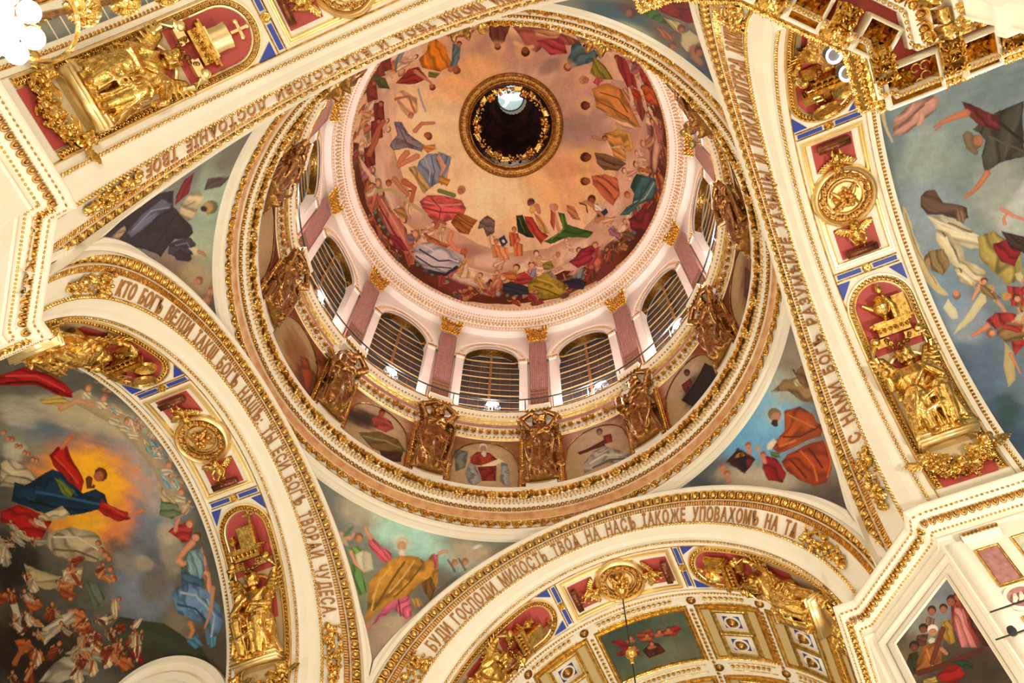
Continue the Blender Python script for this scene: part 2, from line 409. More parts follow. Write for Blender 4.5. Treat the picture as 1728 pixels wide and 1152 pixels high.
[1,138,60,52,-426,-4,-442,-61,-409,-91,-396,-54],
[2,184,134,90,-225,-111,-223,-119,-242,-131,-275,-120,-277,-116,-274,-113,-246,-121,-233,-108],
[1,204,144,72,-257,-110,-299,-102,-337,-114,-345,-147,-326,-176,-298,-151,-263,-149],
[1,217,154,80,-263,-149,-307,-162,-301,-196,-264,-176],
[2,216,176,96,-300,-109,-301,-115,-332,-124,-326,-166,-333,-170,-341,-166,-346,-119,-307,-105],
[4,74,36,24,-257,-122,-265,-123,-254,-130],
[4,184,109,76,-256,-125,-262,-126,-253,-132],
[3,242,192,112,-186,-168,-213,-171,-172,-195,55],
[4,69,32,15,-185,-168,-198,-169,-178,-181],
[4,122,58,32,-190,-169,-201,-169,-185,-179],
[4,90,48,32,-187,-173,-189,-173,-187,-174],
[4,90,48,32,-191,-164,-193,-164,-191,-166],
[2,168,96,60,-189,-168,-189,-169,-192,-170,-193,-169,-193,-168,-190,-167],
[1,126,92,62,-213,-156,-243,-163,-282,-186,-303,-203,-267,-218,-221,-209,-205,-188],
[2,80,52,32,-219,-169,-218,-171,-262,-205,-264,-204,-265,-202,-221,-169],
[3,246,200,120,-154,-228,-182,-232,-144,-251,55],
[4,106,44,24,-153,-228,-166,-230,-148,-239],
[4,162,88,58,-159,-228,-170,-230,-155,-237],
[4,90,48,32,-156,-232,-158,-232,-156,-233],
[4,90,48,32,-160,-225,-161,-225,-159,-226],
[2,168,96,60,-158,-228,-158,-229,-161,-230,-162,-229,-162,-228,-159,-228],
[1,196,108,72,-177,-219,-218,-219,-257,-240,-254,-289,-221,-313,-188,-273,-172,-240],
[2,142,62,40,-187,-229,-185,-231,-226,-283,-229,-283,-230,-281,-189,-229],
[2,142,62,40,-208,-223,-207,-225,-243,-266,-246,-266,-247,-264,-210,-223],
[1,38,65,63,-335,-238,-362,-250,-350,-289,-318,-304,-301,-274],
[1,61,111,116,-362,-250,-428,-268,-453,-316,-402,-340,-333,-339,-285,-358,-239,-345,-271,-331,-299,-326,-314,-296],
[2,168,196,180,-429,-282,-422,-281,-362,-324,-309,-322,-307,-325,-311,-329,-369,-330,-432,-286],
[2,34,72,76,-406,-271,-401,-271,-337,-323,-269,-340,-268,-342,-272,-344,-343,-327,-408,-274],
[4,176,90,48,-283,-293,-297,-297,-281,-304],
[4,207,138,98,-285,-298,-297,-301,-284,-306],
[1,123,34,48,-284,-370,-352,-356,-432,-376,-432,-417,-382,-463,-290,-410],
[1,140,36,48,-82,-408,-126,-412,-137,-438,-85,-444,-51,-431],
[3,244,208,144,-156,-276,-182,-283,-149,-298,55],
[4,90,42,20,-156,-275,-169,-278,-152,-286],
[4,154,82,50,-155,-280,-165,-283,-152,-289],
[2,207,138,98,-158,-287,-150,-296,-161,-316,-153,-336,-159,-344,-169,-343,-181,-318,-172,-290],
[2,207,138,98,-157,-295,-159,-287,-140,-273,-117,-276,-114,-280,-118,-283,-136,-283,-148,-296],
[1,242,228,212,-161,-287,-180,-298,-180,-316,-161,-307],
[0,44,58,80,-166,-319,-195,-309,-200,-325,-170,-342,-152,-344],
[2,94,64,48,-114,-275,-114,-278,-132,-288,-129,-306,-132,-308,-135,-307,-137,-286,-117,-274],
[2,207,138,98,-146,-338,-156,-347,-188,-339,-173,-311,-166,-309,-162,-314,-172,-330,-151,-328],
[1,63,107,46,-40,-280,-60,-288,-59,-320,-115,-355,-137,-370,-113,-382,-52,-356,9,-357,29,-343,-14,-336,-42,-324],
[2,127,160,80,-51,-290,-48,-291,-43,-327,6,-342,6,-344,4,-346,-46,-330,-52,-292],
[4,200,138,88,-37,-268,-48,-271,-34,-276],
[4,207,138,98,-36,-272,-44,-274,-33,-278],
[2,232,160,128,-29,-258,-21,-262,-20,-300,-21,-333,-27,-337,-32,-334,-33,-301,-36,-262],
[1,180,90,60,-21,-270,-30,-283,-9,-327,-3,-300],
[1,192,120,80,-73,-271,-94,-281,-103,-322,-79,-309,-68,-287],
[1,34,48,24,85,-250,66,-255,61,-291,50,-324,77,-311,97,-290],
[2,138,154,80,80,-257,81,-258,77,-298,76,-299,75,-298,78,-258],
[1,178,60,44,64,-260,41,-271,28,-308,9,-332,38,-347,47,-325,63,-296],
[1,220,160,96,34,-265,19,-278,4,-330,27,-315],
[3,246,208,144,30,-241,5,-248,38,-256,55],
[4,80,48,58,30,-241,17,-244,33,-248],
[4,124,74,68,34,-243,24,-245,37,-248],
[2,228,176,96,22,-246,36,-246,45,-258,39,-266,28,-265,16,-254],
[2,207,138,98,16,-247,26,-250,22,-270,16,-273,10,-271,7,-252],
[1,232,184,148,188,-257,162,-272,173,-303,202,-294],
[4,176,96,52,171,-255,163,-259,174,-262],
[4,207,138,98,172,-258,166,-261,175,-264],
[1,217,136,90,185,-287,158,-302,171,-336,201,-328],
[4,176,96,52,167,-285,159,-288,171,-292],
[4,207,138,98,169,-288,162,-291,171,-294],
[1,200,96,58,121,-280,95,-294,105,-325,134,-316],
[4,176,96,52,104,-278,96,-282,107,-285],
[4,207,138,98,105,-281,99,-284,108,-287],
[1,216,124,72,121,-310,95,-325,106,-359,135,-351],
[4,176,96,52,104,-308,96,-311,107,-315],
[4,207,138,98,105,-311,99,-314,108,-317],
[1,224,152,104,167,-302,140,-317,152,-352,183,-344],
[4,176,96,52,149,-300,141,-303,152,-308],
[4,207,138,98,151,-303,144,-306,153,-309],
[0,42,58,102,158,-281,137,-280,134,-302,158,-310],
[4,232,216,192,147,-294,142,-297,149,-299],
[1,119,96,88,197,-212,170,-211,151,-235,162,-262,190,-263,191,-235,210,-232],
[2,238,154,116,282,-196,294,-194,315,-217,309,-254,284,-274,274,-272,273,-263,292,-247,296,-222,279,-207],
[4,192,104,60,276,-271,265,-276,282,-281],
[4,184,109,76,280,-268,271,-271,284,-276],
[1,208,116,60,379,-155,330,-212,308,-239,330,-237,379,-194],
[1,201,192,196,432,-179,372,-192,323,-241,288,-277,317,-311,392,-311,452,-263,464,-208],
[2,60,70,112,423,-195,426,-199,381,-265,317,-287,313,-284,314,-281,375,-260,418,-196],
[2,60,70,112,455,-210,458,-214,418,-274,349,-306,346,-304,346,-301,412,-270,450,-211],
[2,242,238,232,397,-193,400,-196,359,-255,314,-296,310,-296,309,-292,353,-251,393,-193],
[2,44,42,68,446,-280,449,-288,389,-325,324,-314,320,-307,325,-301,382,-312,436,-277],
[1,46,50,68,207,-425,168,-430,126,-475,140,-504,195,-487,219,-453],
[1,32,36,64,2,-503,-48,-515,-89,-553,-73,-583,-20,-549],
[1,168,144,46,126,-459,86,-444,47,-446,29,-479,0,-515,-4,-560,38,-572,83,-556,116,-534,95,-506,131,-490],
[2,220,200,96,90,-452,90,-456,48,-496,17,-553,13,-553,12,-548,44,-491,87,-451],
[2,110,94,24,110,-475,111,-480,63,-525,25,-576,21,-575,21,-570,60,-519,107,-474],
[2,228,176,136,85,-373,87,-382,57,-416,15,-424,10,-418,14,-411,51,-403,75,-372],
[2,228,176,136,10,-390,19,-398,13,-427,-13,-433,-19,-425,-14,-416,0,-414,-1,-397],
[0,240,200,164,20,-438,-7,-400,-49,-383,-33,-414,-11,-437],
[0,238,196,160,-2,-438,-45,-442,-94,-478,-44,-476,-9,-465],
[1,160,48,68,-33,-437,-89,-419,-122,-441,-119,-469,-62,-474],
[1,176,60,58,162,-412,122,-410,100,-448,131,-462,168,-441],
[1,200,116,56,199,-387,161,-389,135,-423,176,-427],
[4,192,120,64,-4,-396,-13,-399,-2,-405],
[4,207,138,98,-3,-400,-10,-403,-1,-407],
[1,140,128,52,53,-406,25,-409,23,-437,57,-432],
[1,200,164,104,328,38,306,26,283,-61,314,-60],
[2,176,136,72,325,29,327,27,303,-60,301,-61,300,-59,323,28],
[1,138,148,166,290,35,263,38,241,19,247,-29,265,-59,293,-58,300,-14,307,15],
[2,200,208,220,273,36,275,35,278,-15,291,-40,290,-42,288,-43,275,-17,272,34],
[2,92,102,120,258,27,260,27,268,-23,288,-49,287,-52,285,-53,265,-25,257,25],
[2,230,168,138,240,21,250,13,251,-27,261,-44,257,-59,246,-63,234,-40,232,8],
[1,124,138,162,243,30,222,-9,229,-31,266,-73,268,-57,238,-29],
[4,240,200,160,222,-11,219,-15,224,-18],
[1,200,138,60,260,-44,240,-72,253,-83,272,-58],
[1,212,96,90,337,-72,306,-69,271,-95,225,-138,219,-164,235,-178,282,-165,320,-156,331,-127,340,-94],
[2,240,154,144,325,-79,326,-82,285,-119,229,-151,226,-150,228,-146,282,-114,322,-78],
[2,152,52,58,337,-92,337,-95,293,-136,242,-166,239,-165,240,-162,290,-132,333,-91],
[2,152,52,58,301,-82,302,-84,289,-125,310,-149,309,-152,306,-152,285,-126,298,-83],
[4,200,138,100,221,-115,211,-123,223,-125],
[4,180,108,82,224,-117,216,-123,226,-125],
[2,122,138,76,279,-74,279,-82,243,-122,236,-121,237,-113,272,-73],
[1,168,98,44,276,-172,239,-158,200,-207,242,-231,266,-211],
[2,122,62,24,258,-164,258,-166,222,-221,220,-221,219,-219,255,-164],
[2,184,109,76,333,-168,323,-172,305,-159,297,-173,290,-174,288,-168,305,-147,333,-160],
[1,138,122,132,305,184,283,166,279,115,260,66,273,51,301,85,341,110,347,128,312,140],
[2,95,82,96,297,165,299,164,299,102,278,65,276,65,275,67,295,103,295,163],
[4,122,52,24,242,83,235,77,247,71],
[4,168,90,52,244,87,238,82,248,78],
[2,214,138,104,269,114,262,108,240,121,217,107,213,110,213,116,238,135,267,125],
[2,214,138,104,299,77,310,86,340,77,357,61,356,51,346,48,330,59,302,64],
[1,208,138,80,271,71,240,54,243,38,263,38],
[2,220,144,112,280,47,285,57,313,60,342,63,347,56,341,48,313,43,285,38],
[1,232,184,140,269,269,234,256,212,202,234,164,261,162,272,207],
[2,192,120,88,277,249,274,241,235,223,242,169,240,166,236,167,227,227,272,253],
[4,184,104,64,251,167,244,162,255,159],
[4,207,138,98,253,163,248,159,256,157],
[2,184,176,184,198,231,202,229,210,191,218,156,216,153,213,156,205,189,196,227],
[1,124,44,40,295,522,268,537,275,367,321,416],
[4,90,32,24,278,532,267,501,283,515],
[4,184,109,76,282,530,270,492,283,500],
[1,124,44,40,267,537,231,494,245,362,286,399],
[4,90,32,24,245,521,232,477,246,478],
[4,184,109,76,245,498,235,470,246,471],
[1,124,44,40,366,475,312,391,327,302,375,342],
[4,90,32,24,326,403,313,383,328,387],
[4,184,109,76,327,396,317,380,329,383],
[1,124,44,40,350,307,308,273,328,211,370,234],
[4,90,32,24,320,278,310,268,323,269],
[4,184,109,76,322,274,314,266,324,266],
[1,124,44,40,381,256,338,225,359,167,404,190],
[4,90,32,24,350,230,340,220,354,221],
[4,184,109,76,352,226,344,218,355,219],
[1,124,44,40,450,204,400,170,425,116,479,143],
[4,90,32,24,415,176,403,166,419,168],
[4,184,109,76,417,172,407,165,420,166],
[2,184,104,72,406,181,391,172,352,196,326,202,325,209,332,216,364,216,409,197],
[2,184,104,72,447,163,431,152,384,167,358,189,360,198,368,202,398,186,449,179],
[1,76,90,48,334,477,278,356,271,292,309,343],
[0,236,208,176,487,207,468,134,454,64,471,84,494,150],
[1,200,116,104,478,34,447,15,445,-35,427,-119,460,-181,499,-159,510,-72,508,-8],
[2,240,184,160,465,14,468,13,464,-70,463,-148,459,-150,455,-149,457,-71,461,11],
[2,124,32,40,491,3,495,2,492,-83,489,-160,485,-163,480,-161,483,-84,486,0],
[2,216,192,138,479,53,477,44,414,10,375,-55,340,-119,333,-120,330,-115,364,-51,405,16,470,54],
[4,138,68,32,406,36,394,28,412,27],
[4,184,109,76,409,32,399,25,414,25],
[1,184,136,76,440,-38,393,-56,400,-98,432,-68],
[2,204,111,80,361,18,367,7,342,-29,368,-52,366,-61,356,-63,324,-33,347,14],
[2,207,138,98,384,44,393,38,381,-7,368,-39,359,-43,353,-37,363,-6,372,37],
[1,138,44,52,518,-88,470,-129,471,-185,526,-152]],
'pend0': [[3,148,210,206,350,1856,153,1826,352,1761,100],
[3,180,224,208,427,1828,322,1833,424,1778,80],
[3,140,124,106,268,1837,162,1836,266,1793,90],
[3,110,100,88,378,1698,297,1714,369,1624,80],
[3,203,184,152,304,1804,253,1808,301,1767,70],
[3,154,132,112,447,1550,395,1570,435,1479,100],
[3,188,168,144,410,1596,359,1624,400,1561,90],
[3,74,90,88,447,1474,418,1486,443,1445,90],
[3,125,138,96,514,1657,481,1658,517,1567,70],
[3,216,200,168,558,1840,506,1835,563,1795,50],
[2,216,138,120,619,1790,621,1777,599,1751,571,1741,566,1745,567,1752,591,1765,608,1792],
[2,224,160,136,586,1760,582,1753,554,1759,549,1778,552,1782,556,1780,558,1770,582,1768],
[2,204,124,96,607,1772,607,1780,625,1790,629,1787,629,1782,613,1769],
[1,95,138,80,579,1753,566,1784,557,1799,562,1767],
[0,184,168,144,605,1762,566,1761,552,1744,574,1737],
[4,138,84,48,541,1776,532,1781,538,1766],
[4,201,138,98,539,1772,532,1776,536,1763],
[4,90,48,32,542,1771,541,1771,541,1770],
[4,90,48,32,537,1775,536,1775,536,1774],
[2,168,96,60,539,1773,540,1772,539,1770,538,1770,537,1771,539,1773],
[1,122,154,80,557,1735,537,1756,517,1751,504,1726,513,1712,534,1713],
[1,95,138,72,540,1706,512,1706,492,1653,505,1640,524,1667],
[2,220,164,128,548,1737,550,1730,531,1708,507,1698,504,1702,505,1707,527,1717,543,1739],
[0,214,205,182,535,1734,522,1751,505,1700,525,1715],
[0,198,188,160,521,1749,504,1751,490,1717,505,1700],
[4,200,188,168,450,1803,437,1808,447,1788],
[4,184,120,90,449,1796,439,1800,446,1784],
[4,90,48,32,454,1796,452,1796,453,1795],
[4,90,48,32,445,1798,444,1799,445,1797],
[2,168,96,60,449,1798,450,1797,450,1793,449,1792,448,1793,448,1797],
[3,240,228,176,451,1804,431,1811,446,1781,25],
[2,217,205,180,450,1789,453,1776,445,1768,440,1762,434,1762,432,1769,434,1778,439,1789],
[1,200,90,104,527,1793,509,1789,489,1777,464,1770,457,1751,475,1740,496,1752,516,1767],
[2,214,152,116,513,1783,513,1791,524,1800,534,1810,539,1809,540,1803,531,1791,520,1780],
[2,232,120,138,513,1779,512,1777,481,1760,479,1762,480,1764,511,1781],
[1,200,96,122,443,1660,412,1687,399,1630,409,1618,434,1633,455,1596,467,1581,455,1624],
[2,140,44,64,430,1667,432,1664,420,1622,418,1622,417,1624,428,1666],
[1,192,138,52,470,1742,446,1771,412,1782,395,1775,379,1801,367,1792,362,1733,367,1679,385,1711,396,1717,410,1685,438,1656,462,1614,477,1583,489,1639,493,1678,483,1711],
[2,232,188,96,458,1739,461,1738,476,1694,480,1645,478,1642,476,1644,472,1693,457,1736],
[2,124,84,24,433,1762,436,1761,454,1704,472,1618,470,1615,468,1616,449,1702,431,1759],
[2,232,188,96,414,1771,417,1770,431,1725,452,1674,451,1671,449,1671,427,1723,413,1768],
[2,124,84,24,398,1764,400,1763,418,1712,441,1666,440,1663,438,1663,415,1709,396,1761],
[2,226,178,86,476,1703,478,1702,476,1615,474,1613,472,1615,474,1702],
[1,110,76,32,393,1718,380,1743,364,1717,367,1679,383,1696],
[1,192,90,102,381,1795,369,1801,366,1765,373,1760],
[2,214,152,116,371,1798,366,1796,358,1805,349,1807,347,1812,350,1815,361,1813,372,1805],
[4,184,116,88,471,1576,466,1579,470,1569],
[4,160,112,76,331,1787,324,1788,330,1778],
[4,192,138,104,330,1783,325,1784,330,1776],
[2,110,90,74,348,1792,348,1789,336,1773,330,1762,327,1762,326,1766,333,1777,345,1793],
[4,160,112,76,309,1794,301,1795,308,1785],
[4,192,138,104,308,1790,302,1791,308,1783],
[2,110,90,74,326,1799,326,1796,315,1780,309,1769,306,1769,305,1772,311,1783,322,1800],
[3,228,240,232,287,1832,278,1837,286,1828,80],
[1,176,138,72,408,1673,393,1684,379,1664,395,1650]],
'pend1': [[3,102,168,216,3204,1841,3121,1723,3256,1779,100],
[3,124,184,220,3129,1823,3074,1732,3177,1778,90],
[3,184,184,160,3074,1802,3042,1742,3103,1781,80],
[3,62,76,88,3343,1836,3278,1774,3362,1801,90],
[3,192,180,156,3255,1729,3189,1645,3272,1702,90],
[3,106,88,80,3164,1552,3114,1472,3189,1515,90],
[3,140,132,118,2965,1816,2938,1751,3028,1790,90],
[3,154,140,120,3022,1803,3000,1756,3052,1786,80],
[3,76,68,64,3153,1517,3120,1464,3171,1490,90],
[1,138,112,72,3112,1836,3071,1820,3044,1781,3040,1739,3061,1709,3079,1754,3084,1795],
[1,122,90,60,3045,1796,3023,1789,3020,1767,3039,1740,3054,1755,3054,1779],
[2,74,48,32,3046,1791,3043,1791,3038,1805,3039,1808,3042,1808,3047,1793],
[2,74,48,32,3023,1780,3020,1780,3016,1786,3017,1789,3019,1790,3023,1783],
[1,200,184,144,3058,1796,3050,1786,3056,1769,3066,1783],
[4,44,24,18,3141,1799,3130,1783,3151,1789],
[4,154,90,64,3143,1792,3135,1780,3152,1785],
[4,90,48,32,3147,1797,3146,1796,3148,1796],
[4,90,48,32,3139,1790,3138,1789,3140,1789],
[2,168,96,60,3143,1794,3144,1794,3146,1791,3145,1789,3144,1789,3142,1792],
[3,240,216,176,3141,1801,3124,1775,3157,1785,22],
[2,60,32,24,3152,1796,3162,1794,3160,1782,3155,1775,3150,1776,3144,1785],
[1,168,76,28,3121,1783,3089,1750,3083,1704,3090,1689,3082,1666,3103,1660,3130,1687,3157,1709,3187,1731,3192,1753,3171,1758,3147,1755],
[2,216,124,60,3121,1769,3123,1766,3109,1713,3100,1678,3098,1675,3096,1678,3105,1714,3119,1767],
[2,108,36,8,3160,1750,3160,1746,3135,1708,3097,1677,3095,1678,3096,1682,3133,1712,3157,1750],
[2,216,124,60,3179,1743,3178,1739,3145,1711,3142,1712,3143,1716,3176,1744],
[1,154,58,20,3174,1713,3141,1689,3103,1651,3111,1624,3128,1591,3152,1580,3172,1602,3190,1643,3201,1688,3197,1713],
[2,208,108,48,3153,1692,3155,1691,3155,1640,3166,1606,3164,1602,3161,1602,3150,1636,3150,1689],
[2,92,26,8,3137,1677,3139,1676,3144,1614,3141,1611,3139,1612,3135,1673],
[2,92,26,8,3179,1699,3181,1698,3179,1636,3177,1634,3175,1635,3177,1696],
[2,204,102,48,3103,1642,3106,1643,3124,1605,3147,1591,3147,1588,3144,1585,3121,1600,3102,1638],
[1,138,26,26,3214,1760,3198,1727,3204,1684,3219,1674,3239,1711,3235,1743],
[1,90,106,60,3200,1757,3187,1735,3191,1721,3207,1739],
[0,224,212,188,3195,1773,3175,1767,3174,1754,3195,1754,3203,1764],
[0,60,24,18,3246,1827,3234,1769,3272,1767,3287,1823],
[4,184,134,44,3257,1803,3248,1792,3264,1794],
[1,20,24,28,3268,1814,3246,1798,3254,1766,3275,1778],
[4,92,48,32,3254,1807,3250,1802,3257,1803],
[1,122,36,24,3252,1790,3240,1776,3260,1769],
[4,154,90,56,3227,1809,3221,1802,3232,1804],
[4,200,128,92,3229,1806,3224,1801,3233,1802],
[2,200,128,96,3232,1807,3239,1805,3239,1791,3236,1786,3232,1787,3227,1799],
[4,154,90,56,3300,1821,3294,1815,3304,1815],
[4,200,128,92,3301,1818,3296,1813,3305,1813],
[2,200,128,96,3305,1817,3312,1815,3310,1801,3307,1796,3303,1798,3299,1810],
[4,154,90,56,3300,1800,3294,1793,3304,1793],
[4,200,128,92,3301,1796,3297,1791,3305,1791],
[2,200,128,96,3305,1796,3311,1793,3310,1779,3307,1775,3303,1776,3299,1789],
[4,154,90,56,3215,1764,3210,1757,3220,1758],
[4,200,128,92,3217,1761,3212,1755,3220,1756],
[2,200,128,96,3220,1761,3227,1759,3227,1745,3223,1741,3219,1742,3215,1753],
[0,168,152,120,3219,1797,3204,1781,3221,1776]],
'pend2': [[3,143,168,152,1276,1827,1260,1910,1178,1832,100],
[3,156,180,160,1397,1835,1395,1902,1319,1866,100],
[3,168,180,150,1255,1814,1240,1881,1207,1817,80],
[3,108,92,84,1448,1839,1484,1888,1414,1885,80],
[3,138,114,96,1226,1749,1197,1850,1181,1747,100],
[3,90,74,66,1136,1844,1119,1890,1090,1833,90],
[3,122,96,80,1354,1507,1351,1609,1320,1539,100],
[3,192,168,128,1200,1800,1185,1849,1165,1797,60],
[1,84,64,60,1397,1842,1446,1858,1409,1863,1378,1831,1375,1786,1401,1786],
[1,124,14,20,1402,1712,1416,1735,1405,1739,1376,1741,1356,1709,1372,1705],
[1,42,28,34,1350,1454,1363,1539,1375,1604,1386,1637,1384,1691,1354,1706,1330,1750,1315,1772,1294,1784,1284,1769,1293,1733,1269,1696,1288,1655,1320,1575,1336,1497],
[1,92,98,120,1337,1576,1358,1613,1372,1663,1359,1704,1352,1683,1333,1631,1323,1595],
[2,136,144,168,1336,1592,1335,1596,1357,1643,1354,1696,1356,1697,1358,1693,1361,1638,1338,1591],
[2,20,16,26,1318,1620,1317,1625,1343,1668,1348,1710,1350,1710,1352,1705,1347,1662,1321,1618],
[2,20,16,26,1287,1671,1286,1675,1313,1703,1338,1723,1341,1720,1341,1715,1317,1696,1289,1669],
[1,194,176,138,1358,1725,1375,1748,1376,1775,1358,1793,1340,1783,1325,1779,1322,1759,1337,1734],
[2,138,116,80,1349,1738,1348,1741,1355,1772,1356,1772,1357,1769,1351,1738],
[4,42,22,16,1338,1820,1336,1842,1322,1825],
[4,168,106,68,1339,1811,1336,1828,1326,1815],
[4,90,48,32,1343,1810,1343,1812,1342,1810],
[4,90,48,32,1334,1815,1333,1817,1332,1816],
[2,168,96,60,1339,1813,1340,1811,1340,1806,1339,1806,1337,1808,1337,1813],
[3,216,224,160,1339,1814,1334,1849,1313,1822,20],
[4,44,24,16,1338,1801,1336,1812,1331,1804],
[1,56,50,62,1286,1718,1290,1741,1286,1779,1269,1795,1249,1791,1251,1747,1269,1717],
[2,124,124,152,1280,1734,1278,1737,1275,1770,1256,1785,1256,1788,1257,1789,1278,1771,1281,1735],
[0,200,184,152,1264,1776,1263,1800,1247,1808,1247,1792],
[2,180,124,92,1255,1800,1249,1803,1244,1816,1236,1826,1235,1831,1239,1832,1250,1821,1257,1805],
[2,48,36,44,1265,1734,1250,1742,1238,1779,1241,1789,1250,1784,1270,1750],
[4,138,90,68,1193,1810,1190,1823,1184,1809],
[4,192,132,104,1193,1804,1190,1815,1186,1804],
[4,90,48,32,1196,1804,1196,1805,1195,1803],
[4,90,48,32,1190,1807,1190,1808,1189,1807],
[2,168,96,60,1193,1806,1194,1805,1193,1802,1193,1802,1192,1803,1192,1806],
[4,138,90,68,1161,1844,1156,1856,1151,1843],
[4,192,132,104,1160,1839,1157,1849,1153,1838],
[4,90,48,32,1163,1838,1163,1839,1162,1838],
[4,90,48,32,1157,1841,1157,1842,1156,1841],
[2,168,96,60,1160,1840,1161,1839,1161,1836,1160,1836,1159,1837,1159,1840],
[4,138,90,68,1148,1832,1144,1845,1139,1831],
[4,192,132,104,1148,1827,1144,1837,1141,1826],
[4,90,48,32,1151,1826,1151,1827,1150,1826],
[4,90,48,32,1145,1829,1145,1831,1144,1829],
[2,168,96,60,1148,1828,1149,1827,1149,1824,1148,1824,1147,1825,1147,1828],
[0,90,76,68,1346,1532,1342,1559,1334,1545,1337,1507],
[1,160,138,104,1342,1527,1353,1562,1341,1574,1328,1554]],
'pend3': [[3,56,90,106,2225,1833,2293,1817,2234,1908,100],
[3,168,180,144,2271,1873,2324,1864,2278,1919,90],
[3,70,80,90,2402,1849,2444,1844,2427,1956,100],
[3,106,90,80,2320,1786,2367,1776,2335,1862,90],
[3,90,64,56,2254,1711,2295,1653,2267,1770,90],
[3,60,76,92,2433,1852,2464,1846,2451,1917,90],
[1,124,20,24,2260,1697,2268,1619,2279,1574,2320,1671,2313,1706,2292,1716,2276,1718],
[1,106,26,28,2266,1652,2274,1533,2302,1622,2287,1654],
[1,60,106,44,2249,1772,2260,1717,2286,1739,2297,1759,2284,1771,2263,1771],
[4,92,52,36,2239,1787,2245,1777,2245,1810],
[4,138,92,68,2236,1792,2241,1784,2241,1810],
[4,90,48,32,2234,1784,2235,1783,2235,1786],
[4,90,48,32,2238,1798,2239,1797,2239,1800],
[2,168,96,60,2236,1791,2236,1790,2234,1792,2234,1794,2235,1795,2237,1793],
[1,184,164,120,2282,1739,2308,1722,2329,1762,2313,1767],
[1,168,106,76,2282,1791,2302,1792,2324,1795,2323,1822,2301,1819],
[4,106,60,44,2315,1742,2319,1732,2321,1759],
[4,160,106,80,2318,1750,2321,1742,2323,1763],
[4,108,64,44,2332,1828,2336,1818,2338,1842],
[4,168,112,90,2335,1834,2338,1827,2340,1846],
[0,200,188,152,2327,1768,2326,1731,2349,1732,2354,1782,2361,1819,2341,1807],
[2,168,112,88,2350,1776,2353,1798,2372,1829,2393,1833,2395,1821,2389,1808,2373,1802,2358,1773],
[4,92,56,40,2366,1783,2370,1770,2374,1799],
[4,168,108,80,2370,1790,2373,1780,2376,1803],
[4,90,48,32,2368,1792,2368,1791,2369,1794],
[4,90,48,32,2370,1785,2371,1784,2371,1786],
[2,168,96,60,2369,1788,2369,1790,2371,1794,2372,1794,2371,1792,2370,1788]],
'vaultw': [[3,125,140,140,840,1117,729,1243,719,1029,100],
[3,92,112,136,367,996,348,1106,180,935,100],
[3,68,88,108,203,995,175,1058,102,944,100],
[3,138,152,164,751,1036,712,1137,644,1000,90],
[3,152,164,160,916,1078,884,1155,847,1063,80],
[3,168,172,164,754,1219,730,1281,675,1194,80],
[3,200,204,192,687,1240,668,1288,647,1226,70],
[3,152,164,180,510,1032,487,1092,456,1009,90],
[3,124,148,176,577,1017,558,1066,523,996,80],
[3,106,122,128,977,1006,960,1045,906,992,80],
[3,216,220,224,722,1244,709,1255,668,1185,50],
[3,56,80,76,272,1030,264,1050,231,1009,70],
[1,74,70,62,932,1191,950,1248,952,1312,822,1289,827,1238,821,1201,863,1198,894,1217],
[2,44,42,36,938,1244,933,1243,854,1293,853,1298,858,1299,938,1248],
[2,94,90,76,901,1225,897,1225,832,1290,833,1293,836,1293,902,1228],
[1,108,44,42,1007,1177,983,1204,933,1259,900,1253,929,1212,967,1185],
[2,192,122,88,974,1195,985,1187,985,1147,981,1123,975,1121,969,1126,968,1150,964,1191],
[2,176,108,76,974,1129,977,1126,975,1109,972,1108,969,1111,971,1128],
[2,176,108,76,969,1128,971,1125,965,1110,962,1110,960,1113,966,1127],
[4,110,90,72,899,1192,892,1208,882,1188],
[4,168,108,80,900,1199,895,1212,886,1196],
[4,90,48,32,894,1199,894,1201,893,1199],
[4,90,48,32,906,1196,905,1197,904,1196],
[2,168,96,60,900,1197,899,1198,900,1202,901,1202,902,1201,902,1197],
[2,122,102,80,934,1179,927,1167,891,1170,869,1186,868,1194,876,1196,893,1187,923,1191],
[2,192,122,88,822,1210,826,1201,803,1175,789,1156,782,1155,779,1161,791,1182,812,1211],
[2,184,112,80,787,1161,790,1159,789,1139,786,1138,783,1140,784,1159],
[2,184,112,80,782,1159,784,1157,780,1139,776,1138,774,1140,779,1158],
[1,180,132,120,988,1017,1030,1028,1054,1072,1054,1112,1038,1135,1013,1121,998,1087,980,1048],
[2,138,92,84,1002,1031,1000,1034,1033,1098,1037,1098,1039,1095,1006,1031],
[2,200,148,132,1024,1091,1023,1082,1003,1078,994,1073,987,1075,985,1081,994,1090,1013,1097],
[2,192,124,92,1052,1144,1048,1150,1057,1162,1050,1178,1053,1181,1059,1179,1068,1159,1060,1143],
[2,216,196,156,1060,1004,1057,999,1021,1001,973,1012,971,1015,974,1017,1021,1009,1055,1010],
[1,94,68,52,822,1048,832,1062,825,1080,790,1090,774,1116,753,1138,730,1137,731,1112,761,1082,773,1051,795,1041],
[1,214,200,168,771,1048,761,1082,727,1114,701,1133,678,1148,662,1159,650,1149,659,1119,689,1087,723,1062],
[1,205,189,152,736,1060,712,1083,666,1102,637,1097,619,1121,600,1131,581,1117,577,1088,594,1067,634,1065,670,1052,710,1049],
[2,240,232,208,754,1063,750,1063,706,1106,665,1142,666,1146,669,1146,711,1110,754,1067],
[2,122,104,72,722,1069,720,1067,667,1080,615,1075,613,1077,614,1080,667,1085,721,1072],
[2,122,104,72,738,1087,735,1087,694,1130,695,1133,698,1133,739,1090],
[2,240,232,208,709,1073,706,1070,628,1077,590,1097,589,1100,592,1101,629,1082,707,1076],
[1,138,106,80,762,1116,740,1134,721,1123,734,1104],
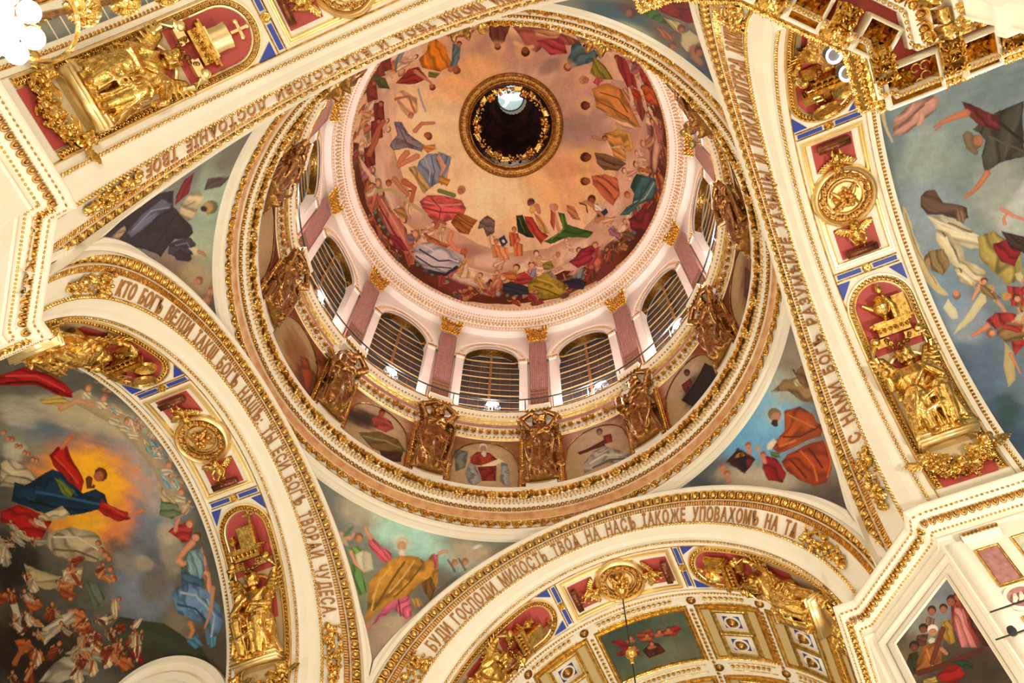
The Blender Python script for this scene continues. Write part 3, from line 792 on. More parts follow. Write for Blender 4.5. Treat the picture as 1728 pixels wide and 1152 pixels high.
[0,212,192,144,817,1001,804,1009,747,1009,707,1011,654,1012,606,1020,572,1029,574,1016,614,998,664,987,725,988],
[2,160,136,88,796,1003,794,1002,703,1002,608,1014,607,1015,608,1017,703,1005,794,1005],
[4,106,80,48,670,1024,665,1039,655,1018],
[4,168,134,92,663,1021,659,1033,651,1017],
[4,90,48,32,666,1017,666,1019,665,1017],
[4,90,48,32,663,1026,662,1028,661,1026],
[2,168,96,60,665,1022,665,1021,661,1019,660,1020,660,1021,664,1023],
[1,138,112,72,689,1025,682,1059,637,1057,622,1035,644,1017],
[2,216,160,124,587,1122,589,1114,566,1092,547,1075,542,1075,541,1080,558,1099,578,1123],
[4,138,106,64,568,1048,564,1057,557,1043],
[4,208,138,104,572,1049,569,1057,564,1046],
[4,90,48,32,570,1052,570,1053,569,1052],
[4,90,48,32,573,1046,572,1047,572,1046],
[2,168,96,60,571,1049,571,1050,574,1051,575,1050,574,1050,572,1049],
[0,216,208,176,567,1025,540,1033,517,1029,520,1014,550,1007],
[2,208,160,128,567,1115,561,1111,508,1125,470,1128,469,1132,472,1135,510,1134,565,1121],
[1,168,148,80,681,1140,680,1182,621,1216,552,1200,552,1161,605,1141,640,1129],
[1,138,28,36,655,1168,654,1201,615,1217,583,1191,609,1170,636,1164],
[1,60,44,40,677,1195,644,1236,604,1221,634,1199],
[2,216,138,104,684,1206,687,1212,700,1212,710,1222,713,1222,714,1219,704,1205,689,1202],
[2,216,144,112,728,1208,721,1207,695,1229,680,1247,681,1252,686,1252,702,1236,729,1214],
[1,168,52,48,489,1085,500,1112,484,1146,460,1160,407,1135,388,1104,447,1115,461,1094],
[2,216,138,104,478,1089,484,1084,474,1058,470,1041,465,1038,462,1041,463,1059,470,1086],
[4,154,90,48,457,1081,453,1090,446,1076],
[4,216,144,112,455,1085,452,1092,447,1081],
[4,90,48,32,452,1083,452,1084,451,1082],
[4,90,48,32,459,1086,458,1086,458,1085],
[2,168,96,60,455,1084,455,1084,454,1086,454,1087,455,1087,456,1085],
[0,216,207,164,563,1116,528,1104,500,1056,481,1000,501,1023,527,1067],
[0,184,168,120,428,1098,403,1106,334,1080,320,1057,355,1066],
[1,176,58,52,552,1161,531,1191,487,1172,502,1148],
[2,216,138,104,400,1097,396,1093,343,1093,342,1095,344,1098,398,1102],
[4,184,154,88,527,1148,523,1157,516,1143],
[4,204,138,96,525,1152,522,1159,517,1148],
[4,90,48,32,522,1150,522,1150,521,1149],
[4,90,48,32,528,1152,528,1153,527,1152],
[2,168,96,60,525,1151,524,1151,524,1153,524,1154,525,1154,526,1151]],
'vaulte': [[3,138,138,120,726,1292,804,1204,791,1360,100],
[3,92,112,128,715,1169,802,1070,795,1250,100],
[3,111,132,148,873,1079,911,989,987,1149,100],
[3,116,128,144,1052,1125,1087,1026,1162,1174,100],
[3,122,132,148,1244,1240,1272,1150,1338,1260,100],
[3,200,184,144,718,1115,838,1005,764,1166,80],
[3,204,180,154,951,1089,934,1016,1081,1070,50],
[3,80,76,64,1159,1573,1205,1426,1255,1603,100],
[3,42,28,20,1308,1655,1369,1440,1421,1662,100],
[3,58,52,40,1438,1250,1502,1102,1513,1264,100],
[3,24,16,12,1055,1608,1085,1520,1152,1653,90],
[3,76,60,48,1486,1082,1512,991,1583,1076,80],
[3,232,132,76,935,1284,989,1144,1084,1368,100],
[3,240,160,40,941,1297,985,1179,1066,1369,100],
[3,244,176,32,922,1266,958,1174,1023,1326,100],
[3,232,138,76,1040,1266,1063,1199,1088,1290,80],
[3,240,176,40,1028,1329,1045,1279,1063,1347,90],
[1,160,20,20,459,1156,464,1092,515,1086,566,1078,625,1086,652,1098,625,1130,553,1138,519,1178,500,1196],
[2,216,64,64,472,1153,478,1157,523,1112,617,1106,616,1102,611,1098,515,1103,468,1148],
[2,88,8,8,500,1180,505,1183,544,1131,617,1124,616,1120,611,1116,537,1123,496,1174],
[2,184,160,128,629,1094,662,1119,730,1100,788,1081,849,1076,931,1072,1006,1066,1089,1084,1102,1068,1093,1048,1005,1028,921,1031,835,1031,765,1034,698,1050,626,1064],
[4,154,106,64,632,1044,638,1036,645,1055],
[4,208,144,108,636,1050,640,1043,647,1058],
[1,200,184,152,632,1071,651,1050,675,1066,661,1088],
[4,154,106,64,683,1038,688,1029,696,1048],
[4,208,144,108,687,1044,691,1037,697,1052],
[1,200,184,152,683,1065,701,1043,724,1057,711,1080],
[4,154,106,64,747,1051,752,1042,759,1060],
[4,208,144,108,751,1057,755,1049,760,1064],
[1,200,184,152,747,1079,764,1054,786,1067,774,1092],
[4,154,106,64,780,1042,785,1033,792,1051],
[4,208,144,108,784,1047,787,1040,793,1054],
[1,200,184,152,780,1070,797,1045,818,1056,807,1082],
[4,154,106,64,812,1038,816,1029,823,1046],
[4,208,144,108,815,1044,819,1036,824,1050],
[1,200,184,152,811,1066,828,1040,849,1051,838,1077],
[4,154,106,64,893,1014,897,1003,904,1021],
[4,208,144,108,896,1019,900,1010,905,1024],
[1,200,184,152,893,1042,909,1014,929,1023,918,1050],
[4,154,106,64,946,1017,950,1007,957,1024],
[4,208,144,108,949,1022,952,1014,958,1027],
[1,200,184,152,946,1046,961,1017,981,1024,971,1053],
[4,154,106,64,993,1020,997,1009,1004,1025],
[4,208,144,108,997,1024,1000,1016,1005,1029],
[1,200,184,152,994,1048,1008,1018,1028,1025,1018,1054],
[4,154,106,64,1030,1023,1034,1012,1040,1029],
[4,208,144,108,1033,1028,1036,1019,1041,1032],
[1,200,184,152,1030,1052,1045,1021,1064,1027,1054,1057],
[1,184,154,80,607,1176,622,1127,651,1119,672,1149,645,1165,625,1185],
[2,208,154,116,664,1171,675,1169,669,1112,702,1086,699,1077,690,1072,650,1097,651,1157],
[1,122,160,160,853,1046,860,1021,893,1012,925,1024,911,1049,883,1055],
[1,136,164,168,936,1057,992,1043,1028,1036,1004,1062],
[1,192,168,128,959,1067,1027,1070,1061,1048,1085,1063,1061,1099,1009,1088],
[1,106,122,88,1037,1094,1060,1052,1089,1050,1094,1087,1074,1116],
[3,184,176,160,629,1263,678,1244,660,1304,80],
[3,200,192,168,737,1369,751,1342,766,1394,70],
[3,160,156,136,590,1227,634,1195,615,1255,70],
[1,184,168,136,756,1434,752,1400,794,1387,835,1380,872,1388,875,1411,842,1446,812,1481],
[1,168,152,120,798,1450,835,1400,876,1388,896,1414,853,1454,826,1493],
[4,160,90,52,667,1341,670,1336,675,1349],
[4,200,132,92,669,1346,672,1341,676,1352],
[4,160,90,52,691,1350,694,1344,699,1357],
[4,200,132,92,693,1354,696,1349,700,1360],
[4,160,90,52,699,1344,703,1339,708,1351],
[4,200,132,92,702,1348,704,1344,708,1354],
[4,160,90,52,723,1351,726,1346,731,1358],
[4,200,132,92,725,1355,728,1351,732,1361],
[4,160,90,52,731,1345,734,1340,739,1352],
[4,200,132,92,734,1349,736,1345,740,1355],
[4,160,90,52,754,1351,757,1345,762,1358],
[4,200,132,92,757,1355,759,1350,763,1360],
[4,160,90,52,763,1345,766,1339,770,1351],
[4,200,132,92,765,1349,767,1344,771,1354],
[4,160,90,52,785,1350,788,1343,793,1356],
[4,200,132,92,787,1353,790,1348,793,1358],
[4,160,90,52,793,1343,796,1336,801,1349],
[4,200,132,92,795,1346,798,1341,802,1351],
[1,168,24,16,792,1300,776,1264,785,1236,822,1257,860,1262,904,1269,931,1295,906,1317,860,1313,824,1313],
[2,224,64,48,799,1292,802,1296,849,1292,905,1293,907,1289,903,1285,847,1285,799,1288],
[2,200,116,76,788,1262,792,1254,775,1222,767,1199,758,1192,753,1197,760,1223,777,1257],
[2,184,100,64,764,1211,768,1210,766,1194,762,1190,759,1191,760,1208],
[4,106,44,20,902,1212,910,1194,922,1225],
[4,168,92,56,905,1222,910,1207,920,1232],
[4,90,48,32,898,1220,899,1218,900,1221],
[4,90,48,32,910,1220,911,1218,912,1221],
[2,168,96,60,904,1219,903,1220,904,1226,906,1227,907,1226,906,1221],
[2,106,44,20,892,1246,895,1259,927,1277,934,1256,928,1248,920,1250,924,1258,903,1241],
[1,16,44,68,828,1447,849,1431,837,1323,853,1308,892,1308,936,1294,935,1254,962,1236,998,1245,999,1285,988,1346,970,1416,935,1453,883,1497],
[2,44,92,128,881,1418,886,1419,931,1351,990,1269,988,1264,983,1263,923,1344,878,1412],
[2,8,20,32,901,1453,906,1454,954,1386,994,1311,992,1305,987,1305,947,1380,899,1447],
[2,36,80,112,865,1326,869,1330,937,1318,938,1313,935,1310,866,1322],
[1,106,116,32,862,1338,881,1324,920,1312,940,1336,910,1348],
[1,160,26,20,970,1256,1002,1235,1030,1200,1055,1201,1049,1241,1023,1271,999,1285],
[2,208,64,48,985,1256,989,1257,1042,1216,1042,1212,1038,1210,985,1251],
[2,208,128,88,1044,1208,1050,1203,1048,1175,1048,1152,1043,1148,1038,1151,1036,1174,1037,1203],
[1,160,20,20,898,1548,897,1487,952,1444,983,1424,1024,1496,1025,1517,963,1532,928,1570],
[1,192,176,136,946,1372,979,1361,989,1387,969,1463,951,1456],
[2,184,96,64,951,1488,959,1494,986,1480,986,1476,982,1473,952,1479],
[1,176,160,128,1010,1460,1015,1382,1054,1323,1095,1311,1132,1320,1134,1360,1110,1410,1075,1471,1041,1481],
[2,224,212,180,1025,1451,1029,1450,1052,1383,1113,1334,1113,1328,1109,1327,1046,1378,1022,1446],
[2,108,92,68,1057,1468,1061,1468,1091,1402,1133,1349,1132,1345,1128,1344,1085,1398,1055,1464],
[1,168,152,112,1067,1573,1095,1546,1137,1483,1161,1431,1177,1458,1164,1534,1128,1581],
[1,192,172,132,1121,1467,1135,1401,1177,1425,1165,1473],
[4,144,72,36,1086,1327,1090,1317,1095,1331],
[4,192,122,80,1088,1331,1090,1324,1095,1334],
[4,144,72,36,1107,1326,1110,1317,1115,1330],
[4,192,122,80,1108,1330,1111,1323,1115,1333],
[4,144,72,36,1124,1318,1127,1308,1133,1321],
[4,192,122,80,1125,1322,1128,1314,1132,1325],
[4,144,72,36,1137,1311,1140,1302,1145,1315],
[4,192,122,80,1138,1315,1141,1308,1145,1318],
[4,144,72,36,1166,1319,1169,1309,1175,1322],
[4,192,122,80,1168,1323,1170,1315,1175,1325],
[4,144,72,36,1188,1318,1191,1309,1196,1321],
[4,192,122,80,1189,1323,1191,1315,1196,1325],
[4,144,72,36,1198,1318,1201,1308,1207,1321],
[4,192,122,80,1199,1322,1202,1314,1206,1324],
[4,144,72,36,1126,1445,1129,1435,1135,1449],
[4,192,122,80,1127,1449,1130,1442,1134,1452],
[4,144,72,36,1144,1434,1147,1425,1152,1438],
[4,192,122,80,1145,1439,1148,1431,1152,1441],
[4,144,72,36,1168,1436,1171,1426,1177,1439],
[4,192,122,80,1170,1440,1172,1432,1177,1442],
[4,144,72,36,1188,1475,1191,1465,1196,1478],
[4,192,122,80,1189,1479,1192,1471,1196,1482],
[4,144,72,36,1208,1466,1211,1456,1217,1468],
[4,192,122,80,1210,1470,1212,1462,1216,1472],
[1,184,90,44,1163,1618,1169,1575,1205,1563,1208,1609],
[4,74,32,16,1178,1574,1181,1564,1186,1577],
[4,184,108,68,1182,1575,1184,1567,1188,1578],
[1,154,68,32,1164,1501,1170,1459,1205,1447,1209,1492],
[4,74,32,16,1178,1458,1181,1448,1187,1461],
[4,184,108,68,1182,1459,1184,1451,1189,1462],
[1,192,112,64,1238,1489,1243,1446,1279,1430,1282,1475],
[4,74,32,16,1252,1444,1255,1434,1260,1446],
[4,184,108,68,1255,1445,1258,1437,1262,1447],
[1,176,90,44,1267,1680,1273,1636,1308,1618,1312,1664],
[4,74,32,16,1281,1634,1284,1623,1290,1635],
[4,184,108,68,1285,1634,1287,1626,1292,1636],
[1,154,74,36,1310,1647,1316,1603,1352,1583,1356,1628],
[4,74,32,16,1324,1600,1327,1589,1333,1601],
[4,184,108,68,1328,1600,1331,1592,1335,1601],
[1,138,58,28,1275,1478,1281,1435,1316,1418,1320,1462],
[4,74,32,16,1289,1433,1292,1422,1297,1434],
[4,184,108,68,1293,1433,1295,1425,1299,1435],
[1,160,76,36,1382,1394,1387,1351,1422,1330,1426,1373],
[4,74,32,16,1395,1348,1398,1338,1404,1349],
[4,184,108,68,1399,1348,1401,1340,1406,1349],
[1,176,92,48,1408,1357,1414,1314,1449,1292,1453,1334],
[4,74,32,16,1422,1311,1425,1301,1431,1311],
[4,184,108,68,1426,1311,1428,1303,1433,1311],
[1,112,48,24,1312,1465,1318,1422,1353,1403,1357,1447],
[4,74,32,16,1326,1419,1329,1409,1335,1421],
[4,184,108,68,1330,1420,1332,1412,1337,1421],
[1,140,60,28,1115,1713,1121,1669,1157,1659,1161,1707],
[4,74,32,16,1130,1669,1133,1659,1139,1673],
[4,184,108,68,1134,1671,1136,1663,1141,1673],
[1,192,176,152,1261,1584,1246,1519,1244,1466,1272,1465,1291,1538,1311,1586],
[1,176,164,144,1403,1610,1368,1560,1356,1519,1379,1461,1440,1416,1422,1482,1425,1542],
[1,168,156,132,1347,1518,1344,1458,1368,1420,1404,1407,1389,1462],
[2,200,188,160,1144,1653,1152,1667,1206,1662,1258,1657,1264,1649,1259,1642,1207,1641,1152,1639],
[1,122,20,16,1389,1321,1409,1276,1445,1262,1451,1273,1420,1303],
[2,168,92,52,1336,1694,1337,1682,1310,1661,1293,1627,1286,1627,1283,1634,1299,1672,1325,1699],
[1,92,104,88,1173,1416,1196,1363,1242,1361,1263,1403,1208,1415],
[3,138,132,120,1168,1264,1205,1238,1183,1293,90],
[3,106,98,88,1249,1198,1274,1161,1292,1231,95],
[3,156,146,128,1178,1121,1190,1087,1241,1141,95],
[3,168,156,132,1184,1213,1193,1185,1203,1219,90],
[3,124,112,96,1386,1151,1400,1104,1449,1156,90],
[3,184,172,148,1127,1117,1137,1086,1159,1129,90],
[2,60,64,48,1334,1379,1394,1348,1427,1225,1498,1123,1546,1083,1555,1051,1533,1041,1463,1078,1360,1192,1302,1328],
[1,168,48,48,1121,1114,1113,1084,1115,1046,1143,1038,1170,1061,1166,1086,1141,1096],
[2,216,138,112,1133,1093,1132,1084,1112,1073,1105,1064,1099,1064,1097,1070,1105,1083,1126,1097],
[4,160,106,60,1121,1039,1126,1026,1134,1044],
[4,216,154,116,1125,1044,1129,1034,1135,1048],
[4,90,48,32,1121,1046,1122,1045,1123,1046],
[4,90,48,32,1128,1040,1128,1039,1129,1041],
[2,168,96,60,1124,1043,1124,1044,1126,1047,1127,1047,1127,1045,1125,1043],
[4,106,60,36,1162,1034,1166,1021,1174,1039],
[4,216,154,116,1165,1039,1169,1028,1175,1042],
[4,90,48,32,1162,1041,1162,1040,1163,1041],
[4,90,48,32,1168,1035,1168,1034,1169,1036],
[2,168,96,60,1164,1038,1164,1039,1166,1041,1167,1041,1168,1040,1166,1038],
[1,200,138,116,1191,1029,1260,1024,1326,1025,1366,1054,1286,1046,1235,1051],
[2,216,144,112,1171,1043,1165,1055,1180,1087,1200,1116,1208,1116,1211,1107,1195,1077,1183,1045],
[2,216,144,112,1199,1115,1210,1121,1229,1106,1228,1081,1222,1077,1215,1083,1216,1097,1201,1102],
[1,122,156,164,1193,1076,1200,1033,1257,1035,1277,1055,1257,1088,1222,1093],
[1,60,92,112,1226,1110,1257,1088,1279,1048,1300,1057,1288,1096,1271,1119],
[1,100,132,168,1278,1140,1276,1101,1302,1050,1361,1016,1411,1011,1448,1037,1460,1063,1395,1066,1372,1112,1348,1146,1306,1158],
[2,168,188,212,1293,1131,1298,1130,1317,1086,1371,1047,1371,1042,1367,1040,1312,1080,1291,1127],
[2,44,72,104,1322,1145,1327,1143,1351,1092,1395,1061,1396,1056,1392,1055,1347,1087,1320,1141],
[2,168,188,212,1332,1050,1335,1053,1387,1038,1445,1055,1449,1052,1449,1048,1388,1031,1335,1046],
[1,76,124,152,1419,1128,1420,1090,1456,1074,1459,1100,1440,1122],
[1,74,124,152,1439,1058,1440,1032,1467,1037,1468,1056],
[2,192,128,84,1375,1115,1382,1122,1404,1112,1418,1122,1424,1119,1425,1112,1408,1097,1380,1104],
[2,200,144,112,1305,1024,1306,1032,1366,1049,1408,1071,1412,1068,1412,1064,1371,1038,1312,1018]],
'vaults': [[3,76,88,72,906,1149,1059,1189,859,1284,100],
[3,106,108,88,950,1242,1036,1262,927,1313,90],
[3,60,74,64,832,1089,913,1127,800,1174,90],
[1,122,28,28,790,1096,820,1099,839,1134,857,1169,853,1192,826,1168,792,1164,787,1146,816,1142],
[1,138,58,36,867,1107,914,1102,923,1131,903,1158,871,1139],
[1,142,32,32,931,1129,992,1112,1010,1126,979,1154,940,1147],
[1,74,28,24,867,1173,904,1154,923,1166,932,1205,907,1211,876,1214],
[4,106,48,32,851,1111,859,1115,847,1121],
[4,176,106,72,849,1116,855,1119,846,1124],
[2,168,92,64,832,1121,834,1128,857,1133,860,1129,859,1124,837,1115],
[4,106,48,32,900,1123,908,1126,896,1134],
[4,176,106,72,898,1128,904,1131,895,1137],
[2,168,92,64,880,1134,883,1142,906,1144,910,1140,908,1135,886,1128],
[4,106,48,32,937,1122,945,1125,934,1133],
[4,176,106,72,936,1127,942,1129,933,1136],
[2,168,92,64,918,1135,920,1142,944,1143,947,1139,946,1134,923,1128],
[4,106,48,32,902,1160,910,1163,898,1171],
[4,176,106,72,901,1164,907,1167,898,1173],
[2,168,92,64,883,1171,885,1179,909,1181,912,1177,911,1172,888,1165],
[4,106,48,32,967,1122,975,1124,963,1133],
[4,176,106,72,965,1127,972,1129,963,1136],
[2,168,92,64,948,1135,950,1142,974,1142,977,1138,976,1133,953,1128],
[4,106,48,32,848,1150,856,1154,844,1161],
[4,176,106,72,846,1155,853,1158,843,1164],
[2,168,92,64,829,1160,831,1168,854,1172,858,1168,856,1163,834,1154]],
'picture': [[3,124,136,148,-151,2325,-240,2229,-93,2248,100],
[3,138,140,132,-26,2343,-104,2263,19,2279,90],
[3,76,60,48,-162,2129,-246,2046,-97,2045,90],
[3,106,92,72,83,2287,21,2229,127,2225,90],
[3,60,48,40,-90,2075,-192,1981,-58,2034,100],
[1,138,52,40,-162,2313,-198,2291,-190,2229,-173,2143,-155,2105,-103,2175,-119,2248],
[1,200,124,120,-161,2286,-179,2240,-155,2160,-148,2112,-102,2157,-116,2225],
[1,160,124,48,-85,2282,-126,2257,-92,2186,-67,2195,-60,2239],
[1,84,36,28,-205,2267,-212,2154,-202,2065,-166,2095,-171,2180],
[4,60,28,20,-162,2306,-178,2289,-151,2293],
[4,154,90,64,-156,2302,-169,2288,-148,2291],
[4,90,48,32,-152,2309,-154,2307,-151,2307],
[4,90,48,32,-161,2297,-163,2295,-160,2295],
[2,168,96,60,-157,2303,-156,2304,-152,2301,-153,2299,-154,2298,-158,2301],
[4,92,44,28,-188,2296,-201,2282,-180,2285],
[4,160,96,72,-185,2291,-195,2280,-179,2283],
[4,74,36,24,-121,2312,-136,2297,-112,2300],
[4,168,104,76,-117,2307,-129,2295,-110,2297],
[4,90,48,32,-113,2313,-114,2311,-112,2311],
[4,90,48,32,-122,2303,-124,2302,-121,2302],
[2,168,96,60,-118,2308,-116,2309,-114,2306,-115,2304,-116,2303,-119,2306],
[4,60,32,24,-78,2346,-93,2330,-69,2334],
[4,156,96,72,-74,2341,-86,2328,-66,2331],
[4,90,48,32,-70,2347,-71,2345,-69,2345],
[4,90,48,32,-79,2337,-80,2335,-78,2336],
[2,168,96,60,-75,2342,-73,2343,-71,2340,-71,2338,-73,2337,-75,2340],
[1,122,92,80,-50,2346,-73,2312,-31,2283,-10,2320],
[4,44,24,16,-15,2327,-31,2311,-6,2314],
[4,124,68,48,-11,2321,-24,2309,-4,2311],
[4,90,48,32,-7,2327,-8,2326,-6,2326],
[4,90,48,32,-17,2317,-18,2316,-16,2316],
[2,168,96,60,-12,2323,-10,2323,-8,2320,-9,2318,-10,2318,-13,2321],
[1,90,52,40,24,2332,-19,2295,7,2267,42,2296],
[4,44,24,16,50,2310,31,2292,60,2296],
[4,108,60,40,54,2304,40,2290,62,2292],
[4,90,48,32,59,2310,57,2309,60,2309],
[4,90,48,32,48,2299,46,2298,49,2298],
[2,168,96,60,53,2305,55,2306,57,2302,56,2300,55,2300,52,2303],
[1,46,46,28,85,2305,47,2279,72,2225,112,2236,111,2287],
[4,232,224,212,-43,2290,-62,2271,-31,2275],
[4,184,132,104,-38,2282,-54,2267,-30,2270],
[4,90,48,32,-33,2289,-35,2287,-32,2288],
[4,90,48,32,-45,2278,-47,2276,-44,2277],
[2,168,96,60,-39,2284,-38,2285,-35,2280,-36,2278,-38,2278,-40,2282],
[2,200,192,176,-22,2277,-4,2277,-8,2259,-16,2248,-26,2249,-36,2258],
[1,140,84,36,19,2279,-27,2249,-33,2203,-3,2171,64,2217,108,2222,69,2258],
[2,192,132,64,13,2261,18,2261,29,2199,25,2194,20,2194,9,2255],
[2,92,44,28,99,2232,93,2217,-1,2161,-116,2102,-160,2080,-169,2086,-163,2099,-119,2121,-5,2181,89,2237],
[2,108,52,32,-88,2262,-74,2271,-22,2243,31,2215,29,2204,18,2197,-35,2223,-89,2248],
[1,140,20,16,30,2162,-22,2153,-58,2124,-65,2084,-30,2078,28,2130],
[1,32,56,44,-38,2157,-91,2118,-111,2079,-88,2073,-60,2118],
[2,184,116,88,-34,2222,-27,2216,-38,2183,-45,2177,-50,2181,-44,2214],
[1,176,148,68,81,2193,34,2165,39,2140,88,2184]],
'gal': [[3,184,154,116,574,4251,419,4262,566,4025,100],
[1,138,44,20,650,4342,609,4415,545,4414,498,4345,529,4293,590,4272,641,4272],
[4,216,208,192,582,4471,560,4475,580,4428],
[4,168,120,88,581,4452,564,4455,580,4417],
[2,200,188,168,581,4429,591,4396,578,4366,566,4361,560,4380,562,4422],
[0,224,207,168,584,4273,492,4358,460,4322,552,4254],
[1,124,30,14,602,4257,503,4284,500,4133,579,4123],
[1,138,138,128,667,4170,648,4294,609,4268,579,4123,613,4060,645,4097],
[1,144,144,138,479,4322,441,4298,427,4089,457,4089,482,4134],
[1,106,106,96,737,4398,660,4401,664,4229,717,4176],
[3,184,154,120,1168,4385,1005,4428,1177,4140,100],
[3,44,24,16,1265,4301,1135,4378,1263,4206,100],
[1,160,64,52,1215,4359,1176,4442,1102,4439,1080,4382,1119,4306,1182,4293],
[4,92,32,20,1167,4477,1148,4497,1162,4443],
[4,168,72,44,1165,4462,1150,4478,1160,4435],
[1,106,84,40,1261,4156,1152,4286,1042,4302,991,4221,1060,4130,1164,4093],
[1,58,32,16,1126,4117,1002,4201,1003,4105,1094,4042],
[2,154,136,80,1234,4151,1230,4144,1108,4220,1021,4225,1016,4235,1018,4244,1108,4240,1231,4162],
[3,138,90,52,1746,4258,1697,4402,1623,4164,100],
[3,176,138,92,1586,4273,1546,4378,1517,4198,90],
[3,76,28,16,1610,4167,1556,4307,1519,4073,90],
[1,138,60,28,1727,4295,1673,4355,1599,4252,1602,4115,1661,4145],
[4,60,24,16,1615,4428,1599,4457,1608,4406],
[4,124,64,40,1612,4418,1600,4441,1606,4400],
[1,106,32,16,1605,4241,1529,4300,1484,4199,1540,4151],
[3,184,154,128,-53,4389,-214,4360,-75,4166,100],
[1,84,32,26,72,4319,19,4325,-84,4353,-85,4290,-12,4293,61,4288],
[4,92,64,48,-65,4455,-84,4440,-62,4419],
[4,138,108,80,-64,4439,-79,4427,-61,4411],
[1,124,36,32,-81,4394,-128,4381,-127,4294,-80,4306],
[1,160,154,136,48,4174,-11,4281,-85,4290,-150,4189,-215,4097,-176,4051,-77,4118,47,4093],
[2,208,200,180,14,4173,7,4164,-72,4192,-163,4119,-169,4126,-165,4141,-70,4216,12,4187],
[2,90,86,72,4,4122,-1,4114,-99,4127,-179,4074,-183,4080,-180,4091,-98,4146,2,4132],
[3,180,154,128,-596,4426,-649,4211,-478,4393,100],
[3,18,12,12,-671,4171,-727,3998,-583,4120,100],
[4,44,24,16,-644,4430,-664,4397,-637,4401],
[4,92,52,36,-641,4417,-656,4391,-635,4394],
[1,92,28,24,-585,4375,-652,4349,-657,4259,-595,4226],
[1,12,10,16,-556,4245,-651,4270,-766,4330,-836,4120,-748,4107,-624,4057],
[3,106,60,36,-1265,4192,-1323,4037,-1159,4081,100],
[3,60,28,16,-1197,4062,-1238,3960,-1137,3990,80],
[1,74,32,20,-1309,4317,-1330,4175,-1210,4102,-1189,4233]]}
# ------------------------------------------------------------------ frescoes: pigments laid on dense meshes, shape by shape, in the surface's own coordinates
def lin(h):
    c=(np.array([int(h[i:i+2],16) for i in (0,2,4)]) if isinstance(h,str) else np.array(h))/255.; return np.where(c<=.04045,c/12.92,((c+.055)/1.055)**2.4)
def paint(U,V,spec,base,warp=3.,seed=1,aa=2.5,us=1.,vs=1.):
    shp=U.shape; U=U.ravel().astype(float); V=V.ravel().astype(float)
    Uw=U+warp/us*smooth_noise(U*us*.05,V*vs*.05,seed,3)*.7; Vw=V+warp/vs*smooth_noise(U*us*.05+9,V*vs*.05,seed+1,3)*.7
    C=np.tile(lin(base),(len(U),1)); brush=smooth_noise(U*us*.03,V*vs*.03,seed+2,5)
    C*=(1+.16*brush)[:,None]
    for it in spec:
        t='pgsbe'[it[0]]; col=lin(it[1:4]); q=np.array(it[4:],float)
        if t=='b':
            al=q[-1]/100; q=q[:-1].reshape(3,2); A=np.stack([q[1]-q[0],q[2]-q[0]],1)
            if abs(np.linalg.det(A))<1e-6: continue
            r=np.abs(A).sum(1)*2.2; m=np.where((abs(U-q[0,0])<r[0])&(abs(V-q[0,1])<r[1]))[0]
            if not len(m): continue
            w=np.linalg.solve(A,np.stack([U[m]-q[0,0],V[m]-q[0,1]])); d=(w**2).sum(0)+.25*smooth_noise(U[m]*us*.06,V[m]*vs*.06,seed+5,3)
            k=al/(1+np.exp((d-.9)*4.0)); C[m]=C[m]*(1-k[:,None])+col*k[:,None]*(1+.10*brush[m])[:,None]; continue
        if t=='e':
            k=np.arange(10)*pi/5; q=q.reshape(3,2); q=(q[0]+np.outer(np.cos(k),q[1]-q[0])+np.outer(np.sin(k),q[2]-q[0])); t='s'
        P=q.reshape(-1,2); uw,vw=(Uw,Vw) if t!='s' else (U*.6+Uw*.4,V*.6+Vw*.4)
        m=np.where((uw>=P[:,0].min())&(uw<=P[:,0].max())&(vw>=P[:,1].min())&(vw<=P[:,1].max()))[0]
        if not len(m): continue
        x,y=uw[m],vw[m]; ins=np.zeros(len(m),bool); dmin=np.full(len(m),1e9)
        a=P; b=np.roll(P,-1,0)
        for (x0,y0),(x1,y1) in zip(a,b):
            if y0!=y1: ins^=((y0>y)!=(y1>y))&(x<(x1-x0)*(y-y0)/(y1-y0)+x0)
            dx,dy=(x1-x0)*us,(y1-y0)*vs; L=dx*dx+dy*dy+1e-9; tt=np.clip((((x-x0)*us)*dx+((y-y0)*vs)*dy)/L,0,1)
            dmin=np.minimum(dmin,np.hypot((x-x0)*us-tt*dx,(y-y0)*vs-tt*dy))
        m=m[ins]; x,y,dmin=x[ins],y[ins],dmin[ins]
        if not len(m): continue
        S=np.array([us,vs]); Q=(P-P.mean(0))*S; size=math.sqrt(abs(.5*np.sum(Q[:,0]*np.roll(Q[:,1],-1)-Q[:,1]*np.roll(Q[:,0],-1))))+1e-6
        sh=np.ones(len(m))
        if t=='g':
            w,v=np.linalg.eigh(Q.T@Q); s_=(x-P[:,0].mean())*us*v[0,0]+(y-P[:,1].mean())*vs*v[1,0]; l_=(x-P[:,0].mean())*us*v[0,1]+(y-P[:,1].mean())*vs*v[1,1]
            n=smooth_noise(x*us*.04,y*vs*.04,int(abs(P[0,0]))%97,2); ph=s_/size*14+l_/size*3.*n+n*3
            f=np.sin(ph); sh=1+.32*f+.16*np.sin(ph*2.3+1)+.15*n; e=np.clip(dmin/(size*.16),0,1); sh*=.62+.38*e
        else:
            e=np.clip(dmin/(size*.25+1e-6),0,1); sh=.72+.34*e
            if t=='p': sh=.86+.16*e+.06*brush[m]
        k=np.clip(.4+dmin/aa,0,1)[:,None]; C[m]=C[m]*(1-k)+col*np.clip(sh,.12,1.7)[:,None]*k
    return np.clip(C,0,1).reshape(*shp,3)
